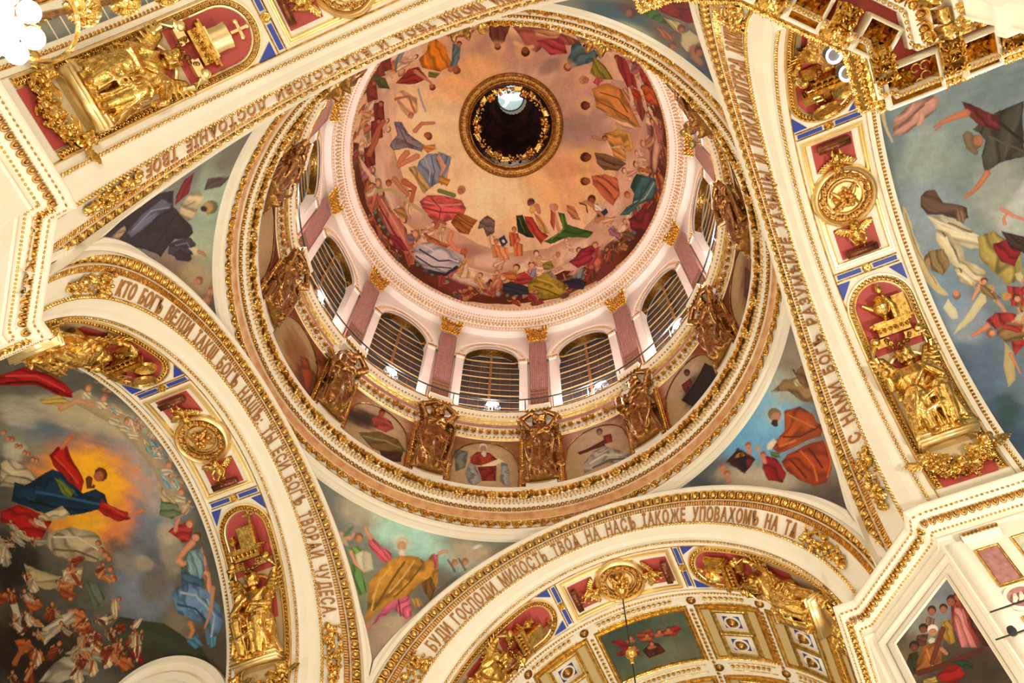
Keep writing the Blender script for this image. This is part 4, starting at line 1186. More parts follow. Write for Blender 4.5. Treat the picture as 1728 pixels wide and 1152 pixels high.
def fresco(name, P, U, V, spec, base, parent=None, cu=False, **kw):
    me=mesh(name, MB().add(*grid(P,cu=cu)), FRESCO)
    C=paint(U,V,spec,base,**kw).reshape(-1,3); col=np.ones((len(C),4),np.float32); col[:,:3]=C
    a=me.color_attributes.new('paint','FLOAT_COLOR','POINT'); a.data.foreach_set('color',col.ravel())
    return obj(name,me,parent)

def person(x,y,up,sz,robe,cloak,skin,hair,r,sx=1.,sy=1.,wings=None):     # one small painted figure; up = direction of the head
    c,s=math.cos(up),math.sin(up); L=[]
    def T(P): return [v for a,b in P for v in ((x+(a*s+b*c)*sz*sx),(y+(-a*c+b*s)*sz*sy))]
    def st(w,P):
        P=np.array(P,float); t=np.gradient(P,axis=0); t/=np.linalg.norm(t,axis=1)[:,None]+1e-9; n=np.stack([-t[:,1],t[:,0]],1)*np.linspace(w,w*.6,len(P))[:,None]; return list(map(tuple,P+n))+list(map(tuple,(P-n)[::-1]))
    j=lambda a:a+r.normal()*.12; f=1 if r.random()<.5 else -1
    if wings:
        for q in (-1,1): L.append([0,*wings]+T([(q*.1,.5),(q*.7,1.3),(q*1.25,1.2),(q*1.1,.5),(q*.7,.1)]))
    L.append([1,*robe]+T([(j(-.42),.75),(j(.42),.75),(j(.6),0),(j(.9)*f*.8+.1,-1.1),(j(0),-1.35),(j(-.75),-1.1),(j(-.6),0)]))
    L.append([1,*cloak]+T([(-.45*f,j(.8)),(.1*f,.62),(j(.55)*f,-.1),(j(1.0)*f,-.75),(.35*f,j(-.9)),(-.2*f,-.1)]))
    L.append([2,*skin]+T(st(.13,[(-.4*f,.6),(-.85*f,j(.35)),(j(-.9)*f,j(.9))]))); L.append([2,*skin]+T(st(.13,[(.42*f,.55),(.75*f,j(.1)),(j(.5)*f,j(-.1))])))
    for (a,b,q,cc) in ((0,1.12,.34,hair),(.02,1.02,.26,skin)): 
        P=[(a,b),(a+q,b),(a,b+q)]; L.append([4,*cc]+T(P))
    return L
def rgb(h): return tuple(int(h[i:i+2],16) for i in (0,2,4))
def crowd(n,fx,cols,skin,sz,seed,sx=1.,sy=1.,wing=None):
    r=np.random.default_rng(seed); L=[]
    for i in range(n):
        x,y,up=fx(r,i); L+=person(x,y,up+r.normal()*.35,sz*r.uniform(.75,1.25),rgb(cols[int(r.integers(len(cols)))]),rgb(cols[int(r.integers(len(cols)))]),rgb(skin),rgb(['7a4426','5a3018','a8743c'][i%3]),r,sx,sy,rgb(wing) if wing and i%3==0 else None)
    return L
def ringpos(r0,r1,a0,a1,n):
    def f(r,i):
        a=math.radians(a0+(a1-a0)*(i+r.uniform(0,1))/n); q=r.uniform(r0,r1); return q*math.sin(a),-q*math.cos(a),math.atan2(math.cos(a),-math.sin(a))
    return f
def boxpos(x0,x1,y0,y1,up): return lambda r,i:(r.uniform(x0,x1),r.uniform(y0,y1),up+r.normal()*.5)
WARM=['c8705a','d09a64','e0b488','a86a78','cc7c50','8c88a0','b8683c','dcc098','a8403c','c09a58','7c9090','d89888']
DARKW=['8a2c28','a85038','6c3830','b87848','70503c','92343c','a8623c','5c4c50']
CW=['a85a2c','b87848','7a3018','c8b090','5c2814','8c3c20','d0b890','988c70','6c2c18']
def clouds(n,r0,r1,cols,seed,sz=30):
    r=np.random.default_rng(seed); L=[]
    for i in range(n):
        x,y,_=ringpos(r0,r1,-180,180,n)(r,i); a=math.atan2(y,x)+pi/2; w,h=sz*r.uniform(1,2.4),sz*r.uniform(.5,.9); L.append([3,*rgb(cols[i%len(cols)]),x,y,x+w*math.cos(a),y+w*math.sin(a),x-h*math.sin(a),y+h*math.cos(a),75])
    return L
PAINT['dome']=PAINT['dome'][:109]+clouds(46,400,520,['f4d4ba','d8a892','f0c4a4','b88a80','fae0c8','e0b098'],2)+crowd(58,ringpos(505,575,-180,180,58),DARKW,'cc8a64',30,3)+crowd(46,ringpos(430,505,-180,180,46),WARM,'e4a880',36,4,wing='f4d8b8')+crowd(18,ringpos(375,425,-180,180,18),['ecc4a4','e8c8a4','dcb090','d09c84'],'ecc09c',26,5)+PAINT['dome'][109:]
PAINT['vaulte']+=crowd(40,boxpos(1110,1440,1330,1700,pi),CW,'c47c50',20,6)+crowd(16,boxpos(1290,1420,1270,1500,pi),CW,'b87048',17,7)+crowd(20,boxpos(560,1090,1000,1046,pi+.4),['c8b090','88a4a0','b09070','d8b8a0','a8785c'],'d8a07c',15,8)+crowd(10,boxpos(940,1040,1440,1640,pi),['c8b898','b0a080','98907c'],'c88c60',20,9)
PAINT['vaultw']+=crowd(7,boxpos(440,560,1090,1240,.3),['a83430','a89450','c88a60','8a6c4c'],'d89070',26,11,wing='c8bc94')
# ================================================================== GEOMETRY OF THE CROSSING
ZC = 25.85
A_ = (10.798,10.635,.982); B_ = (9.525,12.001,.32); C_ = (9.1615,12.904,0); D_ = (9.4126,16.514,0)
SOF = 9.25                       # soffit radius
def st(S, s2): return S[0], S[1]+S[2]*s2
def archpt(th, t, n=0.):         # slanted archivolt between A (t=0) and B (t=1); th in radians; local south frame
    th,t,n = np.broadcast_arrays(np.asarray(th,float),t,n); s2=np.clip(np.sin(th),0,1)**2
    R=A_[0]+(B_[0]-A_[0])*t; D=(A_[1]+A_[2]*s2)*(1-t)+(B_[1]+B_[2]*s2)*t
    dR=B_[0]-A_[0]; dD=(B_[1]+B_[2]*s2)-(A_[1]+A_[2]*s2); L=np.hypot(dR,dD)
    R=R-n*dD/L; D=D+n*dR/L
    return np.stack([R*np.cos(th), -D, ZC+R*np.sin(th)],-1)
def archfr(th, t, n=0., s=1.):
    th=np.asarray(th,float); P=archpt(th,t,n); T=archpt(th+1e-3,t,n)-archpt(th-1e-3,t,n); N=archpt(th,t,n+.01)-P
    return frames(P,T,N,s)
def barpt(th, D, w=0., r=SOF):   # on the soffit barrel; th in degrees, w inward
    th=np.radians(th); th,D,w=np.broadcast_arrays(th,D,w); R=r-w
    return np.stack([R*np.cos(th), -D, ZC+R*np.sin(th)],-1)
def barfr(th, D, w=0., s=1., along='v', r=SOF):   # x axis along +D when along='v', along -theta when 'u'; z inward
    th=np.atleast_1d(np.asarray(th,float)); D=np.broadcast_to(np.asarray(D,float),th.shape); P=barpt(th,D,w,r); N=barpt(th,D,w+.01,r)-P
    T=(barpt(th,D+.01,w,r)-P) if along=='v' else (barpt(th-.05,D,w,r)-P)
    return frames(P,T,N,s)
TH = np.radians(np.linspace(-4,184,189))
def arch_sweep(prof, th=TH):     # prof [(t,n)]
    return MB().add(*grid(np.stack([archpt(th,t,n) for t,n in prof],1)))
def bar_sweep(prof, th=np.linspace(-3,183,125), r=SOF): # prof [(D,w)]
    return MB().add(*grid(np.stack([barpt(th,D,w,r) for D,w in prof],1)))
def th_run(R, step, a0=0., a1=180.):
    n=max(2,int(round(math.radians(a1-a0)*R/step))); return np.radians(a0+(np.arange(n)+.5)*(a1-a0)/n)
ME_EGG=mesh('egg',m_egg(),GOLD); ME_DART=m_dart()

SIDES={'south':0,'west':-pi/2,'north':pi,'east':pi/2}
WORDS={'south':'БУДИ ГОСПОДИ МИЛОСТЬ ТВОѦ НА НАСЪ ІАКОЖЕ УПОВАХОМЪ НА ТѦ',
 'east':'КТО БОГЪ ВЕЛІЙ ІАКѠ БОГЪ НАШЪ: ТЫ ЕСИ БОГЪ ТВОРѦЙ ЧУДЕСА.',
 'west':'С НАМИ БОГЪ РАЗУМѢЙТЕ ІАЗЫЦЫ И ПОКАРѦЙТЕСѦ ІАКѠ',
 'north':'СПАСИ ГОСПОДИ ЛЮДИ ТВОѦ И БЛАГОСЛОВИ ДОСТОѦНІЕ ТВОЕ'}
GL={}
def glyph(ch):
    if ch in GL: return GL[ch]
    c=bpy.data.curves.new('letter','FONT'); c.body=ch; c.resolution_u=2; c.extrude=.07; c.offset=.018
    o=bpy.data.objects.new('letter',c); COL.objects.link(o)
    dg=bpy.context.evaluated_depsgraph_get(); me=bpy.data.meshes.new_from_object(o.evaluated_get(dg)); me.name='letter'
    me.materials.clear(); me.materials.append(LETTER)
    xs=[v.co.x for v in me.vertices]; x0,x1=min(xs),max(xs)
    for v in me.vertices: v.co.x-=(x0+x1)/2; v.co.y-=.36
    bpy.data.objects.remove(o); bpy.data.curves.remove(c)
    GL[ch]=(me,x1-x0); return GL[ch]
def garland(seed):               # gilded cluster of leaves and fruit, 1 unit wide, 3.2 long (x)
    r=np.random.default_rng(seed); b=MB(); L=m_leaf(); Bd=m_bead(8)
    for i in range(84):
        x=r.uniform(0,1)**.9; wd=.52*(1-x)**.6+.12; y=r.uniform(-wd,wd); X=x*3.0
        a=r.uniform(0,2*pi); s=r.uniform(.28,.5); Mx=Matrix.Translation((X,y,r.uniform(.02,.2)))@Matrix.Rotation(a,4,'Z')@Matrix.Rotation(r.uniform(-.5,.5),4,'X')@Matrix.Diagonal((s,s,s*1.3,1))
        b.mb(L if i%3 else Bd, np.array(Mx))
    return b
def garland_sub(b): return b
ME_GAR=[mesh('garland',garland(s),GOLD,smooth=True,sharp=50) for s in (1,2)]

def build_arch(side):
    rz=SIDES[side]
    lab={'south':'gilded white arch with inscription below the dome, over the coffered vault','east':'gilded white arch with inscription framing the painting of the red and blue robed man','west':'tall gilded white arch with inscription beside the painted stormy sky with angels','north':'gilded white arch with upside-down inscription across the upper left corner'}[side]
    root=empty('arch',(0,0,0),rz,lab,'arch')
    return root
def arch_meshes():
    D={}
    # plain white moulded body of the archivolt
    prof=[(-.16,-.55),(-.16,.02),(-.11,.10),(-.02,.10),(0,.02),(.01,-.06),(.26,-.06),(.27,.06),(.285,.09),(.30,.0),(.44,.0),(.45,.06),(.47,.02),(.93,.02),(.94,.07),(.99,.07),(1.0,0.)]
    D['archivolt']=(mesh('archivolt',arch_sweep(prof),WHITE,sharp=30),None)
    # wide white fascia and second order, B -> C -> soffit
    def q(R,D_,bow=0):
        s2=np.clip(np.sin(TH),0,1)**2; return np.stack([R*np.cos(TH),-(D_+bow*s2),ZC+R*np.sin(TH)],-1)
    P=np.stack([q(9.525,12.0,.32),q(9.50,12.08,.30),q(9.42,12.16,.27),q(9.33,12.42,.16),q(9.30,12.45,.15),q(9.24,12.72,.02),q(9.22,12.78),q(9.13,12.82),q(9.13,12.98),q(9.17,13.03),q(9.17,13.22),q(9.25,13.24),q(9.35,13.26)],1)
    D['fascia']=(mesh('fascia',MB().add(*grid(P)),WHITE,sharp=30),None)
    # stuff rows
    b=MB(); thr=th_run(10.6,.47,-2,182); motif_run(b,ME_DART,archfr(thr+.47/10.6/2,.13,-.04),.5,.42,.6)
    b.mb(arch_sweep([(.0,-.04),(.02,.03),(.05,-.02)])); b.mb(arch_sweep([(.23,-.04),(.25,.03),(.28,-.03)]))
    D['dart_moulding']=(mesh('dart_moulding',b,GOLD,sharp=50),'stuff')
    b=MB(); motif_run(b,m_flute(),archfr(th_run(10.3,.125),.37,.0),.125,.24,.2); b.mb(arch_sweep([(.30,0),(.31,.05),(.33,0)])); b.mb(arch_sweep([(.42,0),(.44,.05),(.46,.02)]))
    D['fluted_band']=(mesh('fluted_band',b,GOLD,sharp=50),'stuff')
    b=MB(); motif_run(b,m_bead(),archfr(th_run(9.5,.17),.965,.06),.19,.2,.24)
    th=th_run(9.15,.17); P=barpt(np.degrees(th),12.90,.06,9.17); T=np.stack([np.sin(th),0*th,-np.cos(th)],-1); N=np.stack([-np.cos(th),-.5+0*th,-np.sin(th)],-1)
    motif_run(b,m_bead(),frames(P,T,N),.19,.17,.2)
    D['bead_moulding']=(mesh('bead_moulding',b,GOLD,sharp=50),'stuff')
    # soffit slab with gilded lines
    D['soffit']=(mesh('soffit',bar_sweep([(13.2,-.1),(13.2,.04),(13.3,.04),(13.32,-.0),(15.95,0),(15.97,.06),(16.2,.06),(16.22,.0),(16.5,0),(16.52,-.16)]),WHITE,sharp=30),None)
    b=MB()
    for dd in (13.28,16.0,16.21): b.mb(bar_sweep([(dd-.035,.03),(dd,.085),(dd+.035,.03)]))
    motif_run(b,m_bead(5),barfr(np.degrees(th_run(9.2,.16)),16.30,.0),.15,.15,.2)
    D['gilded_line']=(mesh('gilded_line',b,GOLD,sharp=50),'stuff')
    return D
AM=arch_meshes(); ARCH={}
for side in SIDES:
    root=build_arch(side); ARCH[side]=root
    for k,(me,kd) in AM.items():
        o=obj(k,me,root)
        if kd: o['kind']=kd
    thr=th_run(10.6,.47,-2,182)
    for m4 in archfr(thr,.13,-.04,.46)@np.diag([1,-1,1,1]):
        o=obj('egg',ME_EGG,root); o.matrix_parent_inverse=Matrix(); o.matrix_local=Matrix(m4)
    # inscription
    txt=WORDS[side]; wsc=.62; sc=.85; gap=.09
    adv=[]
    for ch in txt: adv.append((ch, .34 if ch==' ' else glyph(ch)[1]*wsc*sc+gap))
    tot=sum(a for _,a in adv); R=9.85
    th0,th1=31.5,148.5
    k=(math.radians(th1-th0)*R)/tot; x=0
    for ch,a in adv:
        if ch!=' ':
            th=math.radians(th0)+(x+a/2)*k/R; m4=archfr(np.array([th]),.70,.02)[0]
            o=obj('letter',glyph(ch)[0],root); o.matrix_local=Matrix(m4@np.diag([sc*wsc*k,sc,1,1]))
        x+=a
    for j,(tt,sg) in enumerate(((29.6,-1),(150.4,1))):
        tr=math.radians(tt); m4=archfr(np.array([tr]),.70,.03)[0]
        L=2.9/9.9
        # bent garland: three lengths following the curve
        V=np.array([v.co for v in ME_GAR[j].vertices]); me=ME_GAR[j].copy()
        thv=tr+sg*V[:,0]*.9/9.9; W_=archpt(thv,.70-V[:,1]*.9*.42*2/1.9,.02+V[:,2]*.8)
        me.vertices.foreach_set('co',W_.astype(np.float32).ravel()); me.update(); obj('garland',me,root)
# ================================================================== RING CORNICE, GALLERY, DRUM, DOME  (frame turned so that a pilaster stands at 13.2 degrees)
AZ0=13.2
def pol(r,a,h): a=np.radians(a); r,a,h=np.broadcast_arrays(np.asarray(r,float),a,h); return np.stack([r*np.sin(a),-r*np.cos(a),h],-1)
AZF=np.linspace(0,360,289)[:-1]
def ring_sweep(prof, az=AZF, cl=True):
    return MB().add(*grid(np.stack([pol(r,az,h) for r,h in prof],1),cu=cl))
def ring_frames(r,h,n,nr,nh,off=0,s=1.):   # normal given in the (r,h) plane; x along increasing azimuth
    a=off+np.arange(n)*360/n; P=pol(r,a,h); T=pol(1,a+90,0)-0; N=pol(nr,a,nh)
    return frames(P,T,N,s)
def lipt(t): return 11.511+1.2*t, 39.733-2.804*t
def lip(t,n):   # t along the sloping underside, n out of it (down and inward)
    r,h=lipt(t); return r-n*.919, h-n*.394
ring=empty('ring_cornice',label='gilded ring cornice with orange marble band round the open drum',category='cornice')
prof=[(12.1,40.05),(11.62,40.02),(11.50,39.95),lip(0,0),lip(.015,.05),lip(.03,.0),lip(.06,-.14),lip(.16,-.10),lip(.185,.0),lip(.20,.03),lip(.255,.0),lip(.27,.05),lip(.30,.12),lip(.335,.05),lip(.36,.06),lip(.375,-.02),lip(.425,.0),lip(.43,-.12),lip(.58,-.12),lip(.59,.02),lip(.60,-.02),lip(.76,-.02),lip(.77,.1),lip(.82,.13),lip(.86,.04),lip(.90,.12),lip(.97,.10),lip(1.0,0),lip(1.06,-.2)]
put('cornice_body',ring_sweep(prof),WHITE,ring,sharp=30)
b=MB(); put('marble_band',ring_sweep([lip(.432,-.10),lip(.578,-.10)]),OCHRE,ring)
b=MB(); L5=m_leaf(); R8=m_rose(8)
put('gilded_hollow',ring_sweep([lip(.03,.01),lip(.06,-.11),lip(.16,-.07),lip(.18,.01)]),PGOLD,ring)
n=196
b=MB(); motif_run(b,L5,wobble(ring_frames(*lip(.105,-.06),n,-.919,-.394)),.46,.50,.7); put('leaf_moulding',b,GOLD,ring,sharp=50,kind='stuff')
MR=mesh('rosette',R8,GOLD)
for m4 in ring_frames(*lip(.11,-.02),44,-.919,-.394,1.6,.52): o=obj('rosette',MR,ring); o.matrix_local=Matrix(m4)
b=MB(); motif_run(b,m_bead(6),ring_frames(*lip(.225,.02),420,-.919,-.394),.16,.22,.2); motif_run(b,m_bead(5),ring_frames(*lip(.30,.12),300,-.8,-.6),.12,.12,.12)
put('bead_moulding',b,GOLD,ring,sharp=50,kind='stuff')
b=MB(); motif_run(b,m_egg(),ring_frames(*lip(.40,-.0),300,-.919,-.394),.25,.26,.4); put('egg_moulding',b,GOLD,ring,sharp=60,kind='stuff')
b=MB(); b.mb(ring_sweep([lip(.60,0),lip(.615,.05),lip(.63,0)])); b.mb(ring_sweep([lip(.735,0),lip(.75,.05),lip(.765,0)]))
motif_run(b,L5,wobble(ring_frames(*lip(.69,.0),230,-.919,-.394)),.42,.44,.55); motif_run(b,m_rose(6),ring_frames(*lip(.69,.02),115,-.919,-.394,1.1),.34,.36,.5)
put('foliage_band',b,GOLD,ring,sharp=50,kind='stuff')

# gallery wall with the round-headed paintings, and the parapet above it
wall=empty('wall_gallery',kind='structure')
put('wall_face',ring_sweep([(12.10,39.9),(12.06,45.45)]),mat('dark_red_gold_ground',(.33,.13,.05),.45,.2,noise=.2,nscale=2,col2=(.22,.07,.03)),wall)
put('parapet_body',ring_sweep([(12.05,45.4),(12.0,45.5),(11.98,46.55),(11.9,46.6),(12.0,46.65),(12.0,47.5),(11.9,47.55),(11.85,47.75),(11.72,47.95),(11.62,48.05),(11.60,48.22),(12.9,48.25)]),WHITE,wall,sharp=30)
b=MB(); b.mb(ring_sweep([(12.0,46.5),(11.93,46.55),(11.97,46.6)])); b.mb(ring_sweep([(12.0,45.5),(11.93,45.55),(11.97,45.62)]))
motif_run(b,L5,wobble(ring_frames(11.95,46.05,168,-1,-.1)),.46,.9,.6); motif_run(b,m_bead(5),ring_frames(11.92,45.62,330,-1,0),.17,.17,.2)
motif_run(b,m_bead(5),ring_frames(11.80,47.82,330,-.8,-.6),.17,.17,.2); b.mb(ring_sweep([(11.62,48.05),(11.56,48.12),(11.60,48.2)])); b.mb(ring_sweep([(11.95,47.5),(11.86,47.56),(11.88,47.62)]))
put('gilded_moulding',b,GOLD,wall,sharp=50,kind='stuff')
for k in range(12):
    a=AZ0+15+30*k; az=np.linspace(a-9.8,a+9.8,15)
    for nm,hh,r,m in (('marble_panel',(46.80,47.15),11.985,PINKM),):
        put(nm,MB().add(*grid(np.stack([pol(r,az,h) for h in hh],1))),m,wall)
    put('gilded_rod',MB().mb(ring_sweep([(12.0,47.2),(11.9,47.28),(12.0,47.36)],az,False)),GOLD,wall)
    # console block breaking forward above each statue, and block below it
    c=AZ0+30*k; az=np.linspace(c-3.7,c+3.7,7)
    P=[(12.1,47.4),(11.50,47.45),(11.45,47.6),(11.35,47.8),(11.2,47.9),(11.2,48.12),(12.3,48.14)]
    bb=MB().add(*grid(np.stack([pol(r,az,h) for r,h in P],1)))
    for e in (0,-1): bb.add(pol(np.array([p[0] for p in P]),az[e],np.array([p[1] for p in P])),T=[(0,i,i+1) for i in range(1,6)])
    put('console',bb,WHITE,wall,sharp=30)
    bb=MB(); motif_run(bb,L5,frames(pol(11.42,az,47.62),pol(1,az+90,0),pol(-1,az,-.5)),.34,.4,.6); put('gilded_leaves',bb,GOLD,wall)
    P=[(12.1,40.0),(11.56,40.02),(11.54,40.40),(12.1,40.42)]; az=np.linspace(c-4.1,c+4.1,7)
    bb=MB().add(*grid(np.stack([pol(r,az,h) for r,h in P],1)))
    for e in (0,-1): bb.add(pol(np.array([p[0] for p in P]),az[e],np.array([p[1] for p in P])),T=[(0,1,2),(0,2,3)])
    put('plinth',bb,WHITE,wall,smooth=False)
    # gilded pilaster strips beside each statue
    for sg in (-1,1):
        cc=c+sg*5.1; az=np.linspace(cc-.75,cc+.75,3)
        bb=MB().add(*grid(np.stack([pol(12.08,az,40.0+0*az),pol(11.92,az,40.0+0*az),pol(11.92,az,45.5+0*az),pol(12.08,az,45.5+0*az)],1)))
        for e in (0,-1): bb.add(np.array([pol(12.08,az[e],40.),pol(11.9,az[e],40.),pol(11.9,az[e],45.5),pol(12.08,az[e],45.5)]),[(0,1,2,3)])
        hs=np.arange(40.2,45.4,.2); motif_run(bb,m_bead(5),frames(pol(11.91,cc+0*hs,hs),np.tile([0,0,1.],(len(hs),1)),pol(-1,cc+0*hs,0)),.17,.17,.2)
        put('gilded_strip',bb,GOLD,wall,sharp=40)
# drum
RD=12.45
drum=empty('wall_drum',kind='structure')
def harch(d, hw, hs, rise): return hs+rise*np.sqrt(np.clip(1-(d/hw)**2,0,1))
for k in range(12):
    c=AZ0+15+30*k; d=np.linspace(-8.9,8.9,25); ht=harch(d,8.9,56.1,2.55)
    bb=MB().add(*grid(np.stack([pol(RD,c+d,ht),pol(RD,c+d,60.9+0*d)],1)))
    for sg in (-1,1):
        e=np.linspace(8.9,15,5)*sg; bb.add(*grid(np.stack([pol(RD,c+e,48.2),pol(RD,c+e,60.9)],1)))
    # reveal of the opening

    aa=np.concatenate([[-8.9],d,[8.9]]); hh=np.concatenate([[48.2],ht,[48.2]])
    bb.add(*grid(np.stack([pol(RD,c+aa,hh),pol(RD+.55,c+aa,hh)],1)))
    put('wall_bay',bb,PINKW,drum,sharp=30)
    # archivolt moulding round the window
    d2=np.linspace(-10.6,10.6,27); P=[]
    for off,rr in ((0,-.12),(.25,-.12),(.3,-.05),(.55,-.05),(.6,-.16),(.85,-.16),(.9,0)):
        w=8.9+off*4.6; P.append(pol(RD+rr,c+d2/10.6*w,harch(d2/10.6*w,w,56.1,2.55+off)))
    put('archivolt',MB().add(*grid(np.stack(P,1))),PINKW,drum,sharp=30)
    w=8.9+.42*4.6; x=np.linspace(-.97,.97,40)*w; pp=pol(RD-.07,c+x,harch(x,w,56.1,2.97)); T=np.gradient(pp,axis=0)
    bb=MB(); motif_run(bb,m_bead(5),frames(pp,T,pol(-1,c+x,0)),.15,.2,.2); put('bead_moulding',bb,BARM,drum,kind='stuff')
    x=np.sin(np.linspace(-1.5,1.5,31))*8.85; h1=harch(x,8.9,56.1,2.5)-.03
    bb=MB().add(*grid(np.stack([pol(RD+.02,c+x,h1-.0),pol(RD+.02,c+x,h1-.10),pol(RD+.5,c+x,h1-.10)],1))); put('gilded_soffit',bb,GOLD,drum)
    # white jamb piers with small caps
    for sg in (-1,1):
        e=np.linspace(c+sg*8.9,c+sg*11.5,3)
        bb=MB().add(*grid(np.stack([pol(RD+.1,e,48.2),pol(RD-.14,e,48.2),pol(RD-.14,e,56.0),pol(RD-.22,e,56.05),pol(RD-.24,e,56.5),pol(RD,e,56.5)],1)))
        for i in (0,-1): bb.add(pol(np.array([RD,RD-.14,RD-.14,RD-.24,RD]),e[i],np.array([48.2,48.2,56.0,56.5,56.5])),T=[(0,1,2),(0,2,3),(0,3,4)])
        put('jamb_pier',bb,PINKW,drum,sharp=30)
        hs=np.linspace(e[0],e[-1],5); bb=MB(); motif_run(bb,L5,frames(pol(RD-.23,hs,56.28),pol(1,hs+90,0),pol(-1,hs,-.2)),.18,.3,.3); put('gilded_cap_band',bb,GOLD,drum)
    # pilaster of rose marble, fluted, brown grid lower down, gilded capital
    c=AZ0+30*k; e=np.linspace(c-2.75,c+2.75,34); fl=.05*(np.arange(34)%4<2)
    put('marble_pilaster',MB().add(*grid(np.stack([pol(RD-.28+fl,e,51.9),pol(RD-.28+fl,e,58.9)],1))).add(*grid(np.array([[pol(RD,e[i],h),pol(RD-.28,e[i],h)] for h in (48.2,58.9)]))) if 0 else MB().add(*grid(np.stack([pol(RD-.28+fl,e,51.9),pol(RD-.28+fl,e,58.9)],1))),PINKM,drum,smooth=False)
    for i in (0,-1): pass
    bb=MB()
    for e0 in (-2.75,2.75): bb.add(np.array([pol(RD,c+e0,48.2),pol(RD-.28,c+e0,48.2),pol(RD-.28,c+e0,58.9),pol(RD,c+e0,58.9)]),[(0,1,2,3)])
    put('pilaster_side',bb,PINKM,drum,smooth=False)
    bb=MB().add(*grid(np.stack([pol(RD-.24,e,48.2),pol(RD-.24,e,51.9)],1)))
    for i in range(7): a=c-2.75+5.5*i/6; bb.add(*grid(np.array([[pol(RD-.24,a-.13,48.2),pol(RD-.24,a-.13,51.9)],[pol(RD-.33,a,48.2),pol(RD-.33,a,51.9)],[pol(RD-.24,a+.13,48.2),pol(RD-.24,a+.13,51.9)]])))
    for h in np.arange(48.4,51.95,.42): bb.add(*grid(np.stack([pol(RD-.25,e,h-.05),pol(RD-.33,e,h),pol(RD-.25,e,h+.05)],1)))
    put('brown_grille',bb,GRID,drum,smooth=False)
    bb=MB(); r_=np.random.default_rng(k)
    for row,(h,n,s,out) in enumerate(((59.05,6,.62,.32),(59.5,7,.62,.42),(59.95,6,.62,.55))):
        q=np.linspace(c-2.4-.25*row,c+2.4+.25*row,n); motif_run(bb,L5,wobble(frames(pol(RD-out,q,h),pol(1,q+90,0),pol(-1,q,-.35)),.1,row),s,s*1.2,s)
    for sg in (-1,1): motif_run(bb,m_rose(6),frames(pol(RD-.6,np.array([c+sg*3.0]),np.array([60.3])),pol(1,np.array([c+90]),0),pol(-1,np.array([c]),-.2)),.6,.6,.6)
    put('gilded_capital',bb,GOLD,drum,sharp=50)
    e=np.linspace(c-3.7,c+3.7,7); put('abacus',MB().add(*grid(np.stack([pol(RD,e,60.35),pol(RD-.62,e,60.4),pol(RD-.66,e,60.62),pol(RD-.3,e,60.7)],1))),PINKW,drum,sharp=30)
put('gallery_backing',ring_sweep([(RD+.02,48.1),(RD-.02,48.22)]),PINKW,drum)
# cornice at the foot of the dome
dc=empty('dome_cornice',label='round cornice with gold beading at the foot of the painted dome',category='cornice')
prof=[(12.5,60.5),(12.0,60.68),(11.97,60.95),(11.90,60.98),(11.88,61.2),(11.80,61.24),(11.7,61.28),(11.68,61.42),(11.6,61.5),(11.42,61.55),(11.4,61.66),(11.3,61.72),(11.2,61.86),(11.08,61.98),(11.02,62.0),(10.98,62.1),(10.86,62.26),(10.86,62.34),(11.1,62.4)]
put('cornice_body',ring_sweep(prof),PINKW,dc,sharp=30)
b=MB(); motif_run(b,m_bead(5),ring_frames(11.93,60.98,330,-1,-.6),.2,.18,.2); motif_run(b,L5,ring_frames(11.82,61.23,240,-.8,-.9),.26,.22,.25)
motif_run(b,m_bead(5),ring_frames(11.53,61.52,330,-.4,-1),.2,.16,.18); motif_run(b,m_flute(),ring_frames(11.68,61.32,300,-.8,-.6),.2,.18,.3); motif_run(b,m_bead(5),ring_frames(11.35,61.69,360,-.6,-1),.17,.12,.16)
motif_run(b,m_egg(),ring_frames(10.93,62.18,240,-.8,-.6),.25,.22,.3)
put('gilded_beading',b,BARM,dc,sharp=50,kind='stuff')
# windows
for k in range(12):
    c=AZ0+15+30*k; w=empty('window_%d'%(k+1),kind='structure'); rr=RD+.62
    x=np.linspace(-9.4,9.4,17); bb=MB().add(*grid(np.stack([pol(rr+.05,c+x,48.2),pol(rr+.05,c+x,harch(x,9.4,56.1,2.6))],1)))
    put('pane',bb,NIGHT,w)
    e=np.array([-.42,.42]); bb=MB().add(*grid(np.stack([pol(rr+.05,c+e,48.2),pol(rr-.12,c+e,48.2),pol(rr-.12,c+e,58.5),pol(rr,c+e,58.6)],1)))
    for q in (c-.42,c+.42): bb.add(np.array([pol(rr+.05,q,48.2),pol(rr-.12,q,48.2),pol(rr-.12,q,58.5),pol(rr,q,58.6)]),[(0,1,2,3)])
    put('mullion',bb,WOOD,w,smooth=False)
    for i,h in enumerate(np.arange(49.3,58.2,.80)):
        half=9.0 if h<56.2 else 9.0*math.sqrt(max(.02,1-((h-56.1)/2.5)**2)); x=np.linspace(-half,half,9)
        put('glazing_bar',tube(pol(rr-.10,c+x,h+.12*(1-(x/9)**2)),.05 if i%3==1 else .022,5,False),BARM,w)
    for x in (-6,-3,3,6): put('glazing_rib',tube(pol(rr+.0,np.array([c+x,c+x]),np.array([48.3,57.3])),.02,4,False),WOOD,w)
# dome shell with its fresco
def domept(az,h): # h 62.27..74.6
    z=(np.asarray(h)-62.27)/13.3; return pol(10.9*np.sqrt(np.clip(1-z*z,0,1)),az,h)
